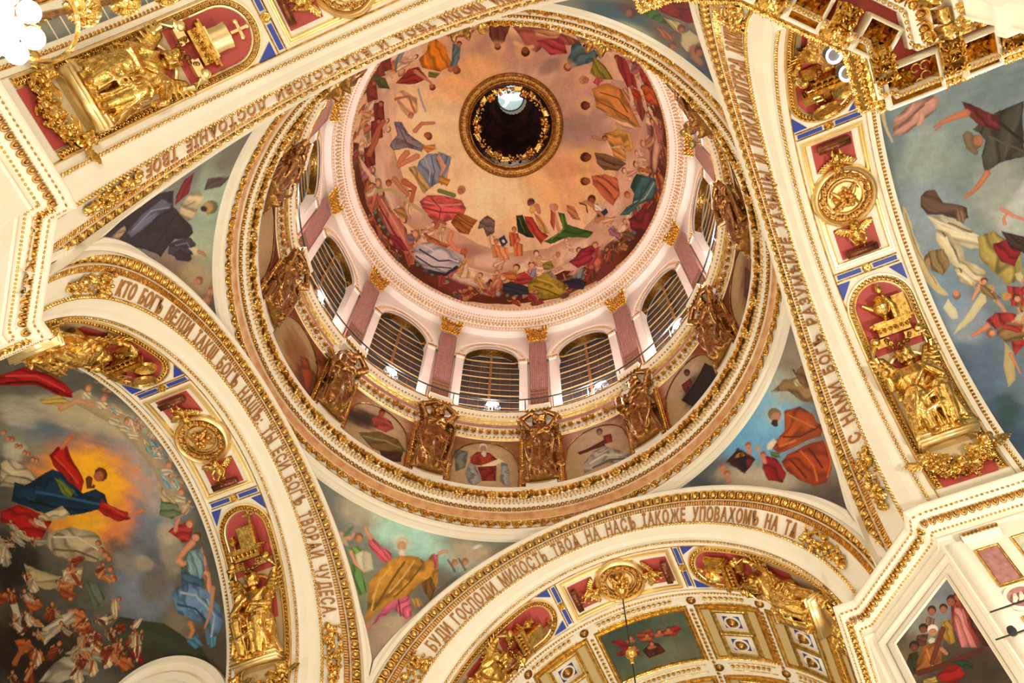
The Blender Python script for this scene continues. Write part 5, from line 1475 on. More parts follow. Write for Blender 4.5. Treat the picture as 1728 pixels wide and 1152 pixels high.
# oculus
oc=empty('oculus_ring',label='round gilded frame of the dark opening at the top of the dome',category='ring')
put('ring_body',ring_sweep([(4.25,74.5),(4.20,74.38),(4.05,74.32),(3.95,74.42),(3.80,74.4),(3.62,74.5),(3.5,74.46),(3.40,74.6),(3.34,74.62),(3.3,75.0),(3.3,76.6)],AZF[::3]),DGOLD,oc,sharp=40)
b=MB(); motif_run(b,L5,ring_frames(4.05,74.36,84,-.3,-1),.30,.26,.3); motif_run(b,m_bead(6),ring_frames(3.56,74.45,130,-.3,-1),.16,.16,.16); motif_run(b,m_bead(6),ring_frames(3.8,74.4,110,-.2,-1),.18,.12,.14)
put('gilded_leaves',b,GOLD,oc,sharp=50,kind='stuff')
lt=empty('ceiling_lantern',kind='structure')
a=np.linspace(0,360,97)[:-1]; rib=1+.03*(np.arange(96)%4<2)
P=np.stack([pol(r*rib,a,h) for r,h in ((3.3,75.3),(3.25,77.5),(3.0,80),(2.4,82.6),(1.6,85),(1.30,86.1))],1)
put('ribbed_cone',MB().add(*grid(P,cu=True)),DARK,lt)
dv=empty('lantern_window',(0.05,.3,86.1),0,'round lit glass at the very top of the dark lantern','window')
put('pane',lathe([(0,.25),(.7,.2),(1.2,0)],32),DISC,dv); put('frame',lathe([(1.16,.05),(1.2,-.1),(1.3,-.05),(1.32,.1)],32),GREYP,dv)
# ================================================================== PAINTED SURFACES
az=np.linspace(0,360,1300,endpoint=False); hh=np.linspace(62.27,74.62,240)
A2,H2=np.meshgrid(az,hh,indexing='ij'); rho=12-(H2-62.27)*8/12.33; ar=np.radians(A2)
dome=empty('ceiling_dome',kind='structure')
fresco('fresco',domept(A2,H2),rho*np.sin(ar)*50,-rho*np.cos(ar)*50,PAINT['dome'],'f2cca4',dome,cu=True,warp=4,aa=2.)
put('dome_outer',ring_sweep([(12.6,60.5),(12.6,66),(9,74),(4.6,76.5),(3.4,76.6)],AZF[::6]),WHITE,dome)
# pendentives
KP=(15.1**2-12.71**2)/(36.93-25.85)**2
def rpend(z): return np.sqrt(15.1**2-KP*(z-ZC)**2)
PEN={'pend0':(45,'fresco of a bearded man with arms spread wide in a golden cloak'),'pend1':(315,'fresco of a haloed man in rust red with an ox and an icon'),
 'pend2':(135,'fresco of a haloed dark-robed man seen sideways, left of the dome'),'pend3':(225,'fresco with red and green drapery and cherubs, above right of the dome')}
zz=np.linspace(25.9,36.93,230)
s=np.clip((zz-ZC)/A_[0],0,1); x1=A_[0]*np.sqrt(1-s*s); y1=A_[1]+A_[2]*s*s; az1=np.degrees(np.arctan2(x1,y1))
for key,(ac,lab) in PEN.items():
    root=empty('pendentive_fresco',label=lab,category='painting')
    t=np.linspace(-1,1,250); half=45-(45-az1*0) if 0 else None
    # azimuth limits: from the south-type arch edge (az1) to its mirror (90-az1) about the diagonal
    lo=np.maximum(az1,0); w=(45-lo); w=45-az1
    A2=ac+np.outer(w,t)*1.0
    Z2=np.repeat(zz[:,None],250,1); P=pol(rpend(Z2),A2,Z2)
    fresco('fresco',P,A2*10,Z2*50,PAINT[key],'7c8078',root,warp=4,us=.95,aa=2.)
    # white fillets along both arches and the foot
    for sg in (-1,1):
        e=ac+sg*w; rr=rpend(zz); d=1.2/np.maximum(rr,1)*0+1
        dd=np.minimum(2.1,w+.01)
        Pm=[pol(rr-.02,e-sg*dd*.95,zz),pol(rr-.10,e-sg*dd*.9,zz),pol(rr-.12,e-sg*dd*.55,zz),pol(rr-.04,e-sg*dd*.5,zz),pol(rr-.05,e-sg*dd*.1,zz),pol(rr-.35,e+sg*.3,zz),pol(np.hypot(x1,y1)-.05,e+sg*.3,zz)]
        put('white_fillet',MB().add(*grid(np.stack(Pm,1))),WHITE,root,sharp=30)
    zb=np.linspace(25.8,27.3,6); wb=np.interp(zb,zz,w)+.6; tt=np.linspace(-1,1,9)
    put('white_foot',MB().add(*grid(pol(rpend(zb)[:,None]-.06,ac+np.outer(wb,tt),np.repeat(zb[:,None],9,1)))),WHITE,root)
# vaults beyond the west and east arches
def vault(side,key,D0,D1,base,label,r=9.6,n=(330,250),t0=2,t1=178):
    root=empty('vault_fresco',(0,0,0),SIDES[side],label,'painting')
    th=np.linspace(t0,t1,n[0]); D=np.linspace(D0,D1,n[1]); T2,D2=np.meshgrid(th,D,indexing='ij')
    fresco('fresco',barpt(T2,D2,0,r),T2*10,D2*60,PAINT[key],base,root,warp=4,us=1.0,vs=1.0)
    return root
VW=vault('west','vaultw',16.5,24,'7a8a90','vault fresco of a stormy blue sky with a bearded man and flying angels',n=(520,320),t0=4,t1=116)
VE=vault('east','vaulte',16.5,31,'5c5a50','vault fresco of a man in red and blue with open arms before a yellow glow',n=(520,460),t0=36,t1=168)
VN=vault('north','vaults',16.5,17.2,'8a8a80','strip of wall painting behind the upper left arch',n=(60,8))
# east: white arch of the side window that cuts into the vault
wa=empty('window_arch',(0,0,0),SIDES['east'],'plain white window arch at the bottom edge below the dark crowd fresco','arch')
ph=np.linspace(0,pi,41); P=[]
for dr,w in ((0,-.05),(0,.25),(.25,.32),(.35,.15),(.7,.15),(.8,.34),(1.15,.34),(1.2,.0)):
    D=20.2-(3.9-dr)*np.cos(ph); th=166-(20.5-dr*5.5)*np.sin(ph)+0; P.append(barpt(th,D,w,9.6))
put('moulding',MB().add(*grid(np.stack(P,1))),WHITE,wa,sharp=30)
P=[barpt(166-(20.5-1.2*5.5)*np.sin(ph)*s+(1-s)*0,20.2-(2.7*s)*np.cos(ph),.02,9.6) for s in (1,.66,.33,0)]
put('white_wall',MB().add(*grid(np.stack(P,1))),WHITE,wa)
# gallery paintings
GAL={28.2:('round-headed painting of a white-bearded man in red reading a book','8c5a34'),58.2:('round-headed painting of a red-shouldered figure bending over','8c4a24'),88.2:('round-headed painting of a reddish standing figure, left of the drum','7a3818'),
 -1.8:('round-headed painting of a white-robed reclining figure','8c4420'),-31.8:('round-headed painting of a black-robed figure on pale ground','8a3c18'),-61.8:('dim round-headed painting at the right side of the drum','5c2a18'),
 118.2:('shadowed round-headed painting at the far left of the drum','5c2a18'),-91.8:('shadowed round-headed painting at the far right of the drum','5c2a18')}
for c,(lab,base) in GAL.items():
    root=empty('round_headed_painting',label=lab,category='painting')
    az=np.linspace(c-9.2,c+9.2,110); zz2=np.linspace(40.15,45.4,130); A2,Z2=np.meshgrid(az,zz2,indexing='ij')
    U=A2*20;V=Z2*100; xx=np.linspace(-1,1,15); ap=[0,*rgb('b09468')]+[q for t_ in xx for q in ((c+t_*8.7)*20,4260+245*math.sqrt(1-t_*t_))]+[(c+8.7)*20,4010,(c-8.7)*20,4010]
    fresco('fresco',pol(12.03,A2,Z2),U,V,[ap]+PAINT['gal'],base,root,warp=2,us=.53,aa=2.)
    # raised gilded arch line round the head
    x=np.linspace(-1,1,25); P=pol(12.0,c+x*9.0,42.6+2.5*np.sqrt(1-x*x)); T=np.gradient(P,axis=0)
    put('arched_edge',tube(P,.035,5,False),DGOLD,root)
# ================================================================== PIERS, SPRINGING CORNICES, ATTIC
def mitre(path):
    P=np.array(path,float); d=np.diff(P,axis=0); d/=np.linalg.norm(d,axis=1)[:,None]; n=np.stack([-d[:,1],d[:,0]],1)
    N=[n[0]]
    for i in range(len(n)-1):
        m=n[i]+n[i+1]; m/=np.linalg.norm(m); N.append(m/max(.3,m@n[i]))
    N.append(n[-1]); return P,np.array(N),n,d
def poly_sweep(path, prof, sg=1):      # prof [(off towards the open space, z)]
    P,N,_,_=mitre(path); G=np.stack([np.concatenate([P+sg*N*o,np.full((len(P),1),z)],1) for o,z in prof],1); b=MB()
    for i in range(len(P)-1): b.add(*grid(G[i:i+2]))
    return b
def poly_run(path, off, z, step, nz=-.5, sg=1, s=1.):
    P,N,n,d=mitre(path); Q=P+sg*N*off; Ms=[]
    for i in range(len(Q)-1):
        L=np.linalg.norm(Q[i+1]-Q[i]); k=max(1,int(L/step)); t=(np.arange(k)+.5)/k; X=Q[i]+(Q[i+1]-Q[i])*t[:,None]
        X=np.concatenate([X,np.full((k,1),z)],1); Ms.append(frames(X,np.tile([*(d[i]),0],(k,1)),np.tile([*(sg*n[i]),nz],(k,1)),s))
    return np.concatenate(Ms)
# outer edges of the springing cornice as seen from below, walked so that the open space lies on the left of sg
PIER={'southwest':dict(path=[(-8.35,-24),(-8.42,-11.2),(-9.17,-11.15),(-11.6,-8.66),(-11.67,-8.03),(-12.24,-7.92),(-24,-7.92)]),
 'northeast':dict(path=[(8.2,24),(8.30,12.49),(8.385,11.96),(9.10,11.92),(11.47,9.35),(11.485,8.70),(24,8.48)]),
 'southeast':dict(path=[(24,-8.3),(12.2,-8.3),(11.6,-8.4),(11.55,-9.0),(9.1,-11.5),(8.4,-11.6),(8.35,-24)]),
 'northwest':dict(path=[(-24,8.75),(-12.22,8.87),(-11.86,8.86),(-11.88,9.28),(-9.2,11.95),(-8.5,12.0),(-8.4,24)])}
SGN={'southwest':-1,'northeast':-1,'southeast':-1,'northwest':-1}
SC_=[(-1.0,26.0),(-.02,25.98),(0,25.93),(-.02,25.82),(-.10,25.72),(-.13,25.66),(-.13,25.58),(-.16,25.56),(-.30,25.50),(-.34,25.40),(-.36,25.34),(-.42,25.32),(-.46,25.20),(-.55,25.15),(-.62,25.1),(-.65,25.0),(-.68,24.85)]
for nm,d in PIER.items():
    path=d['path']; P,N,n,dd=mitre(path)
    # open space is towards the dome axis / away from the pier body
    sg=1
    mid=(P[2]+P[3])/2 if nm in('southwest','northeast') else (P[3]+P[4])/2
    if (n[len(n)//2]@(-mid))<0: sg=-1
    d['sg']=sg
    root=empty('wall_pier_'+nm,kind='structure')
    put('wall_face',poly_sweep(path,[(-.68,24.9),(-.68,17.2)],sg),WHITE,root,smooth=False)
    cor=empty('springing_cornice',label={'southwest':'stepped white and gold cornice on the lower right pier above the framed painting','northeast':'stepped white and gold cornice on the left pier','southeast':'cornice on the pier below the lower edge','northwest':'small corner of a white cornice peeping behind the large gold entablature'}[nm],category='cornice')
    put('cornice_body',poly_sweep(path,SC_,sg),WHITE,cor,smooth=False)
    b=MB(); motif_run(b,m_bead(5),poly_run(path,-.13,25.62,.17,-1,sg),.15,.12,.15)
    motif_run(b,m_egg(),poly_run(path,-.36,25.40,.26,-.9,sg),.26,.34,.5); motif_run(b,m_bead(5),poly_run(path,-.60,25.12,.14,-.6,sg),.13,.13,.15)
    put('gilded_mouldings',b,GOLD,cor,sharp=50,kind='stuff')
    bp=[(-.68,24.86),(-.62,24.84),(-.62,24.72),(-.68,24.7)]
    # attic base and recessed borders
    put('wall_fillet',poly_sweep(path,bp,sg),WHITE,root,smooth=False)
    # top closing face above cornice back to the arches
    # main entablature lower down
    if nm!='northwest':
        ent=empty('main_entablature',label={'southwest':'gilded main cornice cut by the lower right corner','northeast':'gilded main cornice on the left pier','southeast':'gilded main cornice on the pier below the lower edge'}[nm],category='cornice')
        put('cornice_body',poly_sweep(path,[(-.68,17.6),(-.05,17.5),(0,17.3),(-.05,17.1),(-.2,17.0),(-.5,16.9),(-.6,16.2),(-.7,15.2),(-.9,15.1),(-.9,-1.6)],sg),WHITE,ent,smooth=False)
        b=MB(); motif_run(b,L5,poly_run(path,-.0,17.3,.32,-.4,sg),.36,.4,.5); motif_run(b,m_egg(),poly_run(path,-.3,16.95,.3,-.9,sg),.3,.3,.4)
        put('gilded_mouldings',b,GOLD,ent,sharp=50,kind='stuff')
# ---- painting and panels on the lower right pier
S2=2**-.5
def chamf(s,z,o=0.): # lower right pier, diagonal face; s along it, z up, o out of the wall
    d=21.2*S2-o; s,z,d=np.broadcast_arrays(np.asarray(s,float),z,d); return np.stack([-(d*S2)+s*S2,-(d*S2)-s*S2,z],-1)
pr=empty('framed_painting',label='dark figure painting on the chamfered face of the lower right pier',category='painting')
sv=np.linspace(-1.98,1.02,170); zv=np.linspace(19.2,23.62,230); Sg,Zg=np.meshgrid(sv,zv,indexing='ij')
fresco('canvas',chamf(Sg,Zg,.03),(Sg+.09)*100,(Zg+.14)*100,PAINT['picture'],'4a4034',pr,warp=4)
b=MB(); fr=[(-2.02,23.78),(1.08,23.78),(1.08,19.2),(-2.02,19.2),(-2.02,23.78)]
def rectframe(f, s0,s1,z0,z1,prof):   # mitred frame: prof [(outset, out)]
    b=MB(); C4=[(s0,z0,-1,-1),(s1,z0,1,-1),(s1,z1,1,1),(s0,z1,-1,1),(s0,z0,-1,-1)]
    for i in range(4):
        b.add(*grid(np.array([[f(c[0]+c[2]*o,c[1]+c[3]*o,w) for o,w in prof] for c in C4[i:i+2]])))
    return b
put('frame',rectframe(chamf,-1.98,1.02,19.2,23.62,[(0,.03),(.02,.10),(.08,.10),(.10,.02)]),WHITE,pr,smooth=False)
put('wall_panel_border',rectframe(chamf,-1.98,1.02,19.2,23.62,[(.42,.0),(.46,.06),(.54,.06),(.58,.12),(.66,.12),(.68,0)]),WHITE,pr,smooth=False)
# side face towards the west arch (y = const) with marble panels
def sidef(x,z,o=0.): x,z,o=np.broadcast_arrays(np.asarray(x,float),z,o); return np.stack([x,-8.60+o,z],-1)
sp=empty('marble_panelling',label='white panelling with pink marble oblong and round relief, right edge below the cornice',category='panelling')
def panel(f,s0,s1,z0,z1,m,fm,parent,o=.02,w=.06,nm='marble_panel'):
    put(nm,MB().add(*grid(np.array([[f(s0,z0,o),f(s1,z0,o)],[f(s0,z1,o),f(s1,z1,o)]]))),m,parent,smooth=False)
    put('frame',rectframe(f,s0,s1,z0,z1,[(0,o),(.01,o+w),(w,o+w),(w*1.3,0)]),fm,parent,smooth=False)
PX=lambda x: x+.12
panel(sidef,-13.75,-13.12,22.15,23.75,PINKM,GOLD,sp); 
panel(sidef,-13.75,-13.12,18.2,20.7,PINKM,GOLD,sp); panel(sidef,-15.6,-14.3,18.5,23.85,GREYM,GOLD,sp)
panel(sidef,-16.9,-16.0,18.5,23.85,OCHRE,GOLD,sp)
cc=lathe([(0,.02),(.42,.03),(.43,.09),(.50,.10),(.54,.0)],28); Mx=frames(sidef(-13.42,21.45,.02)[None],[(1,0,0)],[(0,1,0)])[0]
b=MB().mb(cc,Mx); put('round_frame',b,WHITE,sp); put('round_relief',MB().mb(lathe([(0,.06),(.40,.05)],24),Mx),PINKM,sp)
b=MB(); 
for i in range(3): b.mb(tube([(-.2+.18*i,-.12,.08),(-.15+.18*i,.05,.12),(-.05+.18*i,.18,.08)],[.05,.08,.05],6),Mx)
put('relief_figures',b,mat('pale_relief',(.8,.66,.56),.5),sp)
put('pilaster',MB().add(*grid(np.array([[sidef(x,z,o) for x,o in ((-12.95,0),(-12.95,.14),(-12.45,.14),(-12.45,0))] for z in (17.3,24.3)]))),WHITE,sp,smooth=False)
b=MB()
for (x0,x1,z0,z1) in ((-14.1,-12.9,24.15,24.5),): 
    b.mb(MB().add(*grid(np.array([[sidef(x,z,o) for z,o in ((z0,0),(z0,.16),(z1,.28),(z1,0))] for x in (x0,x1)]))))
put('cap_block',b,WHITE,sp,smooth=False)
xs=np.arange(-14.05,-12.9,.13); b=MB(); motif_run(b,L5,frames(sidef(xs,24.34,.25),np.tile([1.,0,0],(len(xs),1)),np.tile([0,1.,-.3],(len(xs),1))),.15,.26,.25); put('gilded_leaves',b,GOLD,sp)
rod=empty('tie_rod',label='thin dark tie rods with a small black lamp at the right edge',category='rod')
for z,x0 in ((21.0,-12.3),(20.0,-12.0)): put('rod',tube([(x0,-8.3,z),(-15,-8.1,z+.0)],.025,5),IRON,rod)
put('lamp_body',MB().mb(lathe([(0,-.16),(.10,-.12),(.13,0),(.10,.12),(0,.16)],12),np.array(Matrix.Translation((-12.5,-8.2,20.05)))),IRON,rod)
# ---- far vault beyond the south arch: coffers
sv=empty('coffered_vault',(0,0,0),0,'coffered white and gold barrel vault beyond the lower arch','vault')
RV=9.6
put('vault_shell',bar_sweep([(16.5,0),(26,0)],r=RV),WHITE,sv)
def coffer(t0,t1,d0,d1,parent,deep=.18,gold=True):
    f=lambda s,z,o: barpt(s,z,o,RV)
    b=MB(); C4=[(t0,d0,-1,-1),(t1,d0,1,-1),(t1,d1,1,1),(t0,d1,-1,1),(t0,d0,-1,-1)]; k=5.97  # degrees per metre
    for i in range(4):
        a,c=C4[i],C4[i+1]; tt=np.linspace(0,1,9)
        rows=[[barpt(a[0]+(c[0]-a[0])*t+(a[2]+(c[2]-a[2])*t)*o*k,a[1]+(c[1]-a[1])*t+(a[3]+(c[3]-a[3])*t)*o,w,RV) for o,w in ((0,.01),(.03,.12),(.09,.14),(.12,.06),(.2,.06),(.24,.10),(.28,.01))] for t in tt]
        b.add(*grid(np.array(rows)))
    return put('coffer_frame',b,GOLD if gold else WHITE,parent,sharp=30)
DG=mat('drab_ground',(.55,.42,.20),.5)
for (t0,t1) in ((77,103),(108.5,125),(55,71.5),(130,148),(32,50),(152,168),(12,28)):
    for (d0,d1) in ((17.65,20.9),(22.6,25.6)):
        coffer(t0,t1,d0,d1,sv)
        big=(t0==77)
        if big and d0<18:
            T2,D2=np.meshgrid(np.linspace(t0,t1,150),np.linspace(d0,d1,110),indexing='ij')
            pt=empty('cherub_painting',label='small painting of red-winged cherubs on a green sky in the coffered vault',category='painting')
            fresco('canvas',barpt(T2,D2,.02,RV),T2*10,D2*60,PAINT['vaults'],'5c6450',pt,warp=3)
        else:
            tt=np.linspace(t0,t1,9); put('coffer_ground',MB().add(*grid(np.stack([barpt(tt,d0,.02,RV),barpt(tt,d1,.02,RV)],1))),DG,sv)
            for dc in (d0+.85,d1-.85):
                tc=(t0+t1)/2; m=barfr([tc],dc,.04,1,'u',RV)[0]
                put('white_square',MB().mb(box(-.72,.72,-.66,.66,0,.05),m),WHITE,sv,smooth=False); put('square_frame',MB().mb(rectframe(lambda s_,z_,o_: np.stack(np.broadcast_arrays(np.asarray(s_,float),z_,o_),-1),-.74,.74,-.68,.68,[(-.05,.05),(-.03,.12),(.06,.13),(.10,.09),(.2,.09),(.22,.0)]),m),GOLD,sv,sharp=30)
                put('blue_square',MB().mb(box(-.42,.42,-.38,.38,.05,.07),m),BLUE,sv,smooth=False)
                put('round_frame',MB().mb(lathe([(.30,.06),(.33,.13),(.38,.13),(.41,.06)],20),m),WHITE,sv)
                put('rosette_head',MB().mb(lathe([(0,.30),(.10,.28),(.2,.2),(.27,.12),(.3,.06)],12),m).mb(m_rose(6),m@np.diag([.5,.5,.8,1])),DGOLD,sv)
b=MB()
for dc in (17.05,21.75,26):
    for tc in (73,106.8,127.5,150,170,52.5,30):
        m=barfr([tc],dc,.03,1,'u',RV)[0]; o=put('boss',MB().mb(lathe([(0,.16),(.12,.14),(.2,.08),(.24,.02)],14),m),DGOLD,sv)
    for (t0,t1) in ((77,103),(110,124.5),(131,147),(54,70),(33,49),(153,167)):
        tt=np.arange(t0+1,t1-1,1.6); motif_run(b,L5,barfr(tt,dc,.03,1,'u',RV),.26,.36,.3)
        for e in (-.26,.26): q=np.linspace(t0,t1,12); b.mb(tube(barpt(q,dc+e,.03,RV),.03,4,False))
for tc in (74.5,106,127.5,150,52.5,30):
    dd=np.arange(17.7,25.5,.28); motif_run(b,L5,barfr(np.full(len(dd),tc),dd,.03,1,'v',RV),.26,.30,.3)
put('gilded_reliefs',b,GOLD,sv,sharp=50,kind='stuff')
# north vault strip beyond the upper-left arch
nv=empty('coffered_vault',(0,0,0),pi,'narrow strip of coffered vault in the upper left corner behind the arch','vault')
put('vault_shell',bar_sweep([(16.5,0),(26,0)],r=RV),WHITE,nv)
for (t0,t1) in ((148,160),(128,143),(108,123)): coffer(t0,t1,17.9,21,nv)
b=MB()
for tc in (125.5,145.5,163): dd=np.arange(17.3,22,.26); motif_run(b,L5,barfr(np.full(len(dd),tc),dd,.03,1,'v',RV),.28,.34,.3)
for (t0,t1) in ((149,161),(129,143),(108,123)): tt=np.arange(t0,t1,1.5); motif_run(b,L5,barfr(tt,17.3,.03,1,'u',RV),.26,.4,.3)
put('gilded_reliefs',b,GOLD,nv,sharp=50,kind='stuff')
# floor far below, and end walls that close the four arms
fl=obj('floor',mesh('floor',box(-30,30,-30,30,-2,-1.6),MARBLE,False)); fl['kind']='structure'
for nm,rz in SIDES.items():
    w=put('wall_'+nm,box(-12,12,-31.5,-31,-1.6,36),WHITE,None,False,kind='structure'); w.rotation_euler=(0,0,rz)
# ================================================================== SCULPTURE
def remeshed(name, mb, vox, m, smooth=2):
    me=mesh('tmp',mb,m,False); o=obj('tmp',me); r=o.modifiers.new('r','REMESH'); r.mode='VOXEL'; r.voxel_size=vox; r.use_smooth_shade=True
    s=o.modifiers.new('s','SMOOTH'); s.factor=.5; s.iterations=smooth
    dg=bpy.context.evaluated_depsgraph_get(); out=bpy.data.meshes.new_from_object(o.evaluated_get(dg)); out.name=name
    if not out.materials: out.materials.append(m)
    bpy.data.objects.remove(o); bpy.data.meshes.remove(me); return out
def loft(C, rx, ry, n=40, k=0, amp=0, seed=0, tw=0., cap=True, vary=1.0):   # rings stacked mostly along z with vertical drapery folds
    C=np.array(C,float); m=len(C); rx=np.broadcast_to(rx,(m,)); ry=np.broadcast_to(ry,(m,)); a=np.arange(n)*2*pi/n; r=np.random.default_rng(seed)
    ph=r.uniform(0,6.3,4); P=[]
    for i in range(m):
        t=i/(m-1); A=amp[i] if np.ndim(amp) else amp
        f=1+A*(np.abs(np.sin(k*a/2+ph[0]+tw*t+.5*np.sin(2*a+ph[1])))*1.4-.8+.45*np.sin((k*.5+1)*a+ph[2]-tw*1.3*t)*vary)
        P.append(np.stack([C[i,0]+rx[i]*f*np.cos(a),C[i,1]+ry[i]*f*np.sin(a),C[i,2]+0*a],1))
    b=MB(); V,q=grid(np.array(P),cv=True)
    V=np.concatenate([V,C[:1],C[-1:]]); c0=len(V)-2
    T3=[(c0,(j+1)%n,j) for j in range(n)]+[(c0+1,(m-1)*n+j,(m-1)*n+(j+1)%n) for j in range(n)]
    return b.add(V,q,T3)
def ell(c, r, M3=None, n=14):
    a=np.linspace(0,2*pi,n,endpoint=False); p=np.linspace(-pi/2+.12,pi/2-.12,9)
    P=np.array([[(math.cos(q)*math.cos(t),math.cos(q)*math.sin(t),math.sin(q)) for t in a] for q in p])*np.array(r)
    if M3 is not None: P=P@np.array(M3).T
    P=P+np.array(c); b=MB(); V,q=grid(P,cv=True); k=len(p)
    V=np.concatenate([V,[P[0].mean(0)],[P[-1].mean(0)]]); c0=len(V)-2
    return b.add(V,q,[(c0,(j+1)%n,j) for j in range(n)]+[(c0+1,(k-1)*n+j,(k-1)*n+(j+1)%n) for j in range(n)])
def head(c, r, yaw=0., pitch=0., beard=False, hair=1.0):   # faces +y
    b=MB(); R3=np.array(Matrix.Rotation(yaw,3,'Z')@Matrix.Rotation(pitch,3,'X')); c=np.array(c,float)
    def e(p,s): b.mb(ell(c+R3@(np.array(p)*r),np.array(s)*r,R3))
    e((0,0,0),(.78,.9,1.0)); e((0,.30,-.45),(.56,.62,.55)); e((0,.92,-.08),(.13,.24,.26)); e((0,.80,.26),(.55,.18,.12))
    e((-.32,.74,.08),(.17,.12,.10)); e((.32,.74,.08),(.17,.12,.10)); e((0,.84,-.42),(.26,.12,.08)); e((0,.78,-.72),(.2,.18,.16))
    e((-.8,0,-.05),(.10,.2,.28)); e((.8,0,-.05),(.10,.2,.28))
    for a in np.linspace(-2.3,2.3,9):      # locks of hair
        e((math.sin(a)*.72,-math.cos(a)*.50+.12,.35+.35*hair*math.cos(a*.5)),(.34,.4,.5)); e((math.sin(a)*.80,-math.cos(a)*.6-.05,-.35),(.26,.32,.5*hair))
    if beard:
        for p in ((0,.62,-1.0),(-.28,.56,-.8),(.28,.56,-.8),(0,.5,-1.35)): e(p,(.34,.34,.45))
    return b
def hand(c, d, up, s, curl=.5):       # palm and five fingers; d = pointing direction
    c=np.array(c,float); d=np.array(d,float); d/=np.linalg.norm(d); up=np.array(up,float); sd=np.cross(d,up); sd/=np.linalg.norm(sd); up=np.cross(sd,d); b=MB()
    b.mb(tube([c,c+d*s*.5],np.array([.24,.27])*s,8))
    for i,(o,l) in enumerate(((-.24,.42),(-.08,.5),(.08,.47),(.24,.36))):
        p0=c+d*s*.5+sd*o*s; p1=p0+d*l*s*.55-up*curl*.1*s; p2=p1+d*l*s*.35-up*curl*.35*s; b.mb(tube([p0-d*.1*s,p0,p1,p2],np.array([.1,.095,.085,.06])*s,6))
    p0=c+sd*.22*s+d*.1*s; b.mb(tube([p0,p0+sd*.22*s+d*.2*s,p0+sd*.2*s+d*.45*s],np.array([.11,.1,.07])*s,6)); return b
def arm(sh,el,wr,r0,r1,r2,hs,up=(0,0,1),sleeve=False,seed=0):
    b=MB(); sh,el,wr=map(lambda v:np.array(v,float),(sh,el,wr)); b.mb(tube([sh,(sh+el)/2,el],[r0,r0*.95,r1],10)); b.mb(ell(el,(r1*1.02,)*3)); b.mb(tube([el,(el*.65+wr*.35),wr],[r1,r1*.98,r2],10)); b.mb(hand(wr-(wr-el)*.05,wr-el,up,hs)); return b
def wing(root, tip, width, out, n=9, th=.06, curve=.25):       # feathered wing between root and tip; feathers spread to 'out'
    root,tip,out=map(lambda v:np.array(v,float),(root,tip,out)); b=MB(); ax=tip-root; L=np.linalg.norm(ax); out=out/np.linalg.norm(out); nn=np.cross(ax/L,out); nn/=np.linalg.norm(nn)
    b.mb(tube([root+ax*t+nn*curve*math.sin(t*pi)*.3 for t in (0,.3,.6,1)],[th*2.4,th*2.6,th*2,th],8))
    for row,(sc,off) in enumerate(((1,0),(.62,th*1.0),(.34,th*1.9))):
        for i in range(n):
            t=(i+.4)/n; p=root+ax*t*.97+nn*off; d=out*(1-.35*t)+ax/L*(.25+.75*t); d/=np.linalg.norm(d); l=width*sc*(1-.3*abs(t-.6))
            w=L/n*.95; s=np.cross(nn,d); q=[p,p+d*l*.5+nn*.05,p+d*l]
            b.mb(tube(q,[w,w*.95,w*.45],6).__class__().mb(tube(q,[w,w*.95,w*.45],6),None))
    V=np.concatenate(b.V); rel=(V-root)@nn; V=V-np.outer(rel*(1-.45),nn); o=MB(); o.add(V,np.concatenate(b.Q),np.concatenate(b.T)); return o
def mantle(path, w, amp=.3, seed=0, n=18):     # thick twisted band of cloth
    P=np.array(path,float); t=np.linspace(0,1,len(P)); tt=np.linspace(0,1,26); Q=np.stack([np.interp(tt,t,P[:,k]) for k in range(3)],1); b=MB()
    r=np.random.default_rng(seed)
    for j in range(4):
        o=r.normal(size=3)*w*.55; ph=r.uniform(0,6); b.mb(tube(Q+o*np.sin(tt*pi*1.1+ph*.3)[:,None],w*(.40+.12*np.sin(tt*9+ph)),7))
    return b
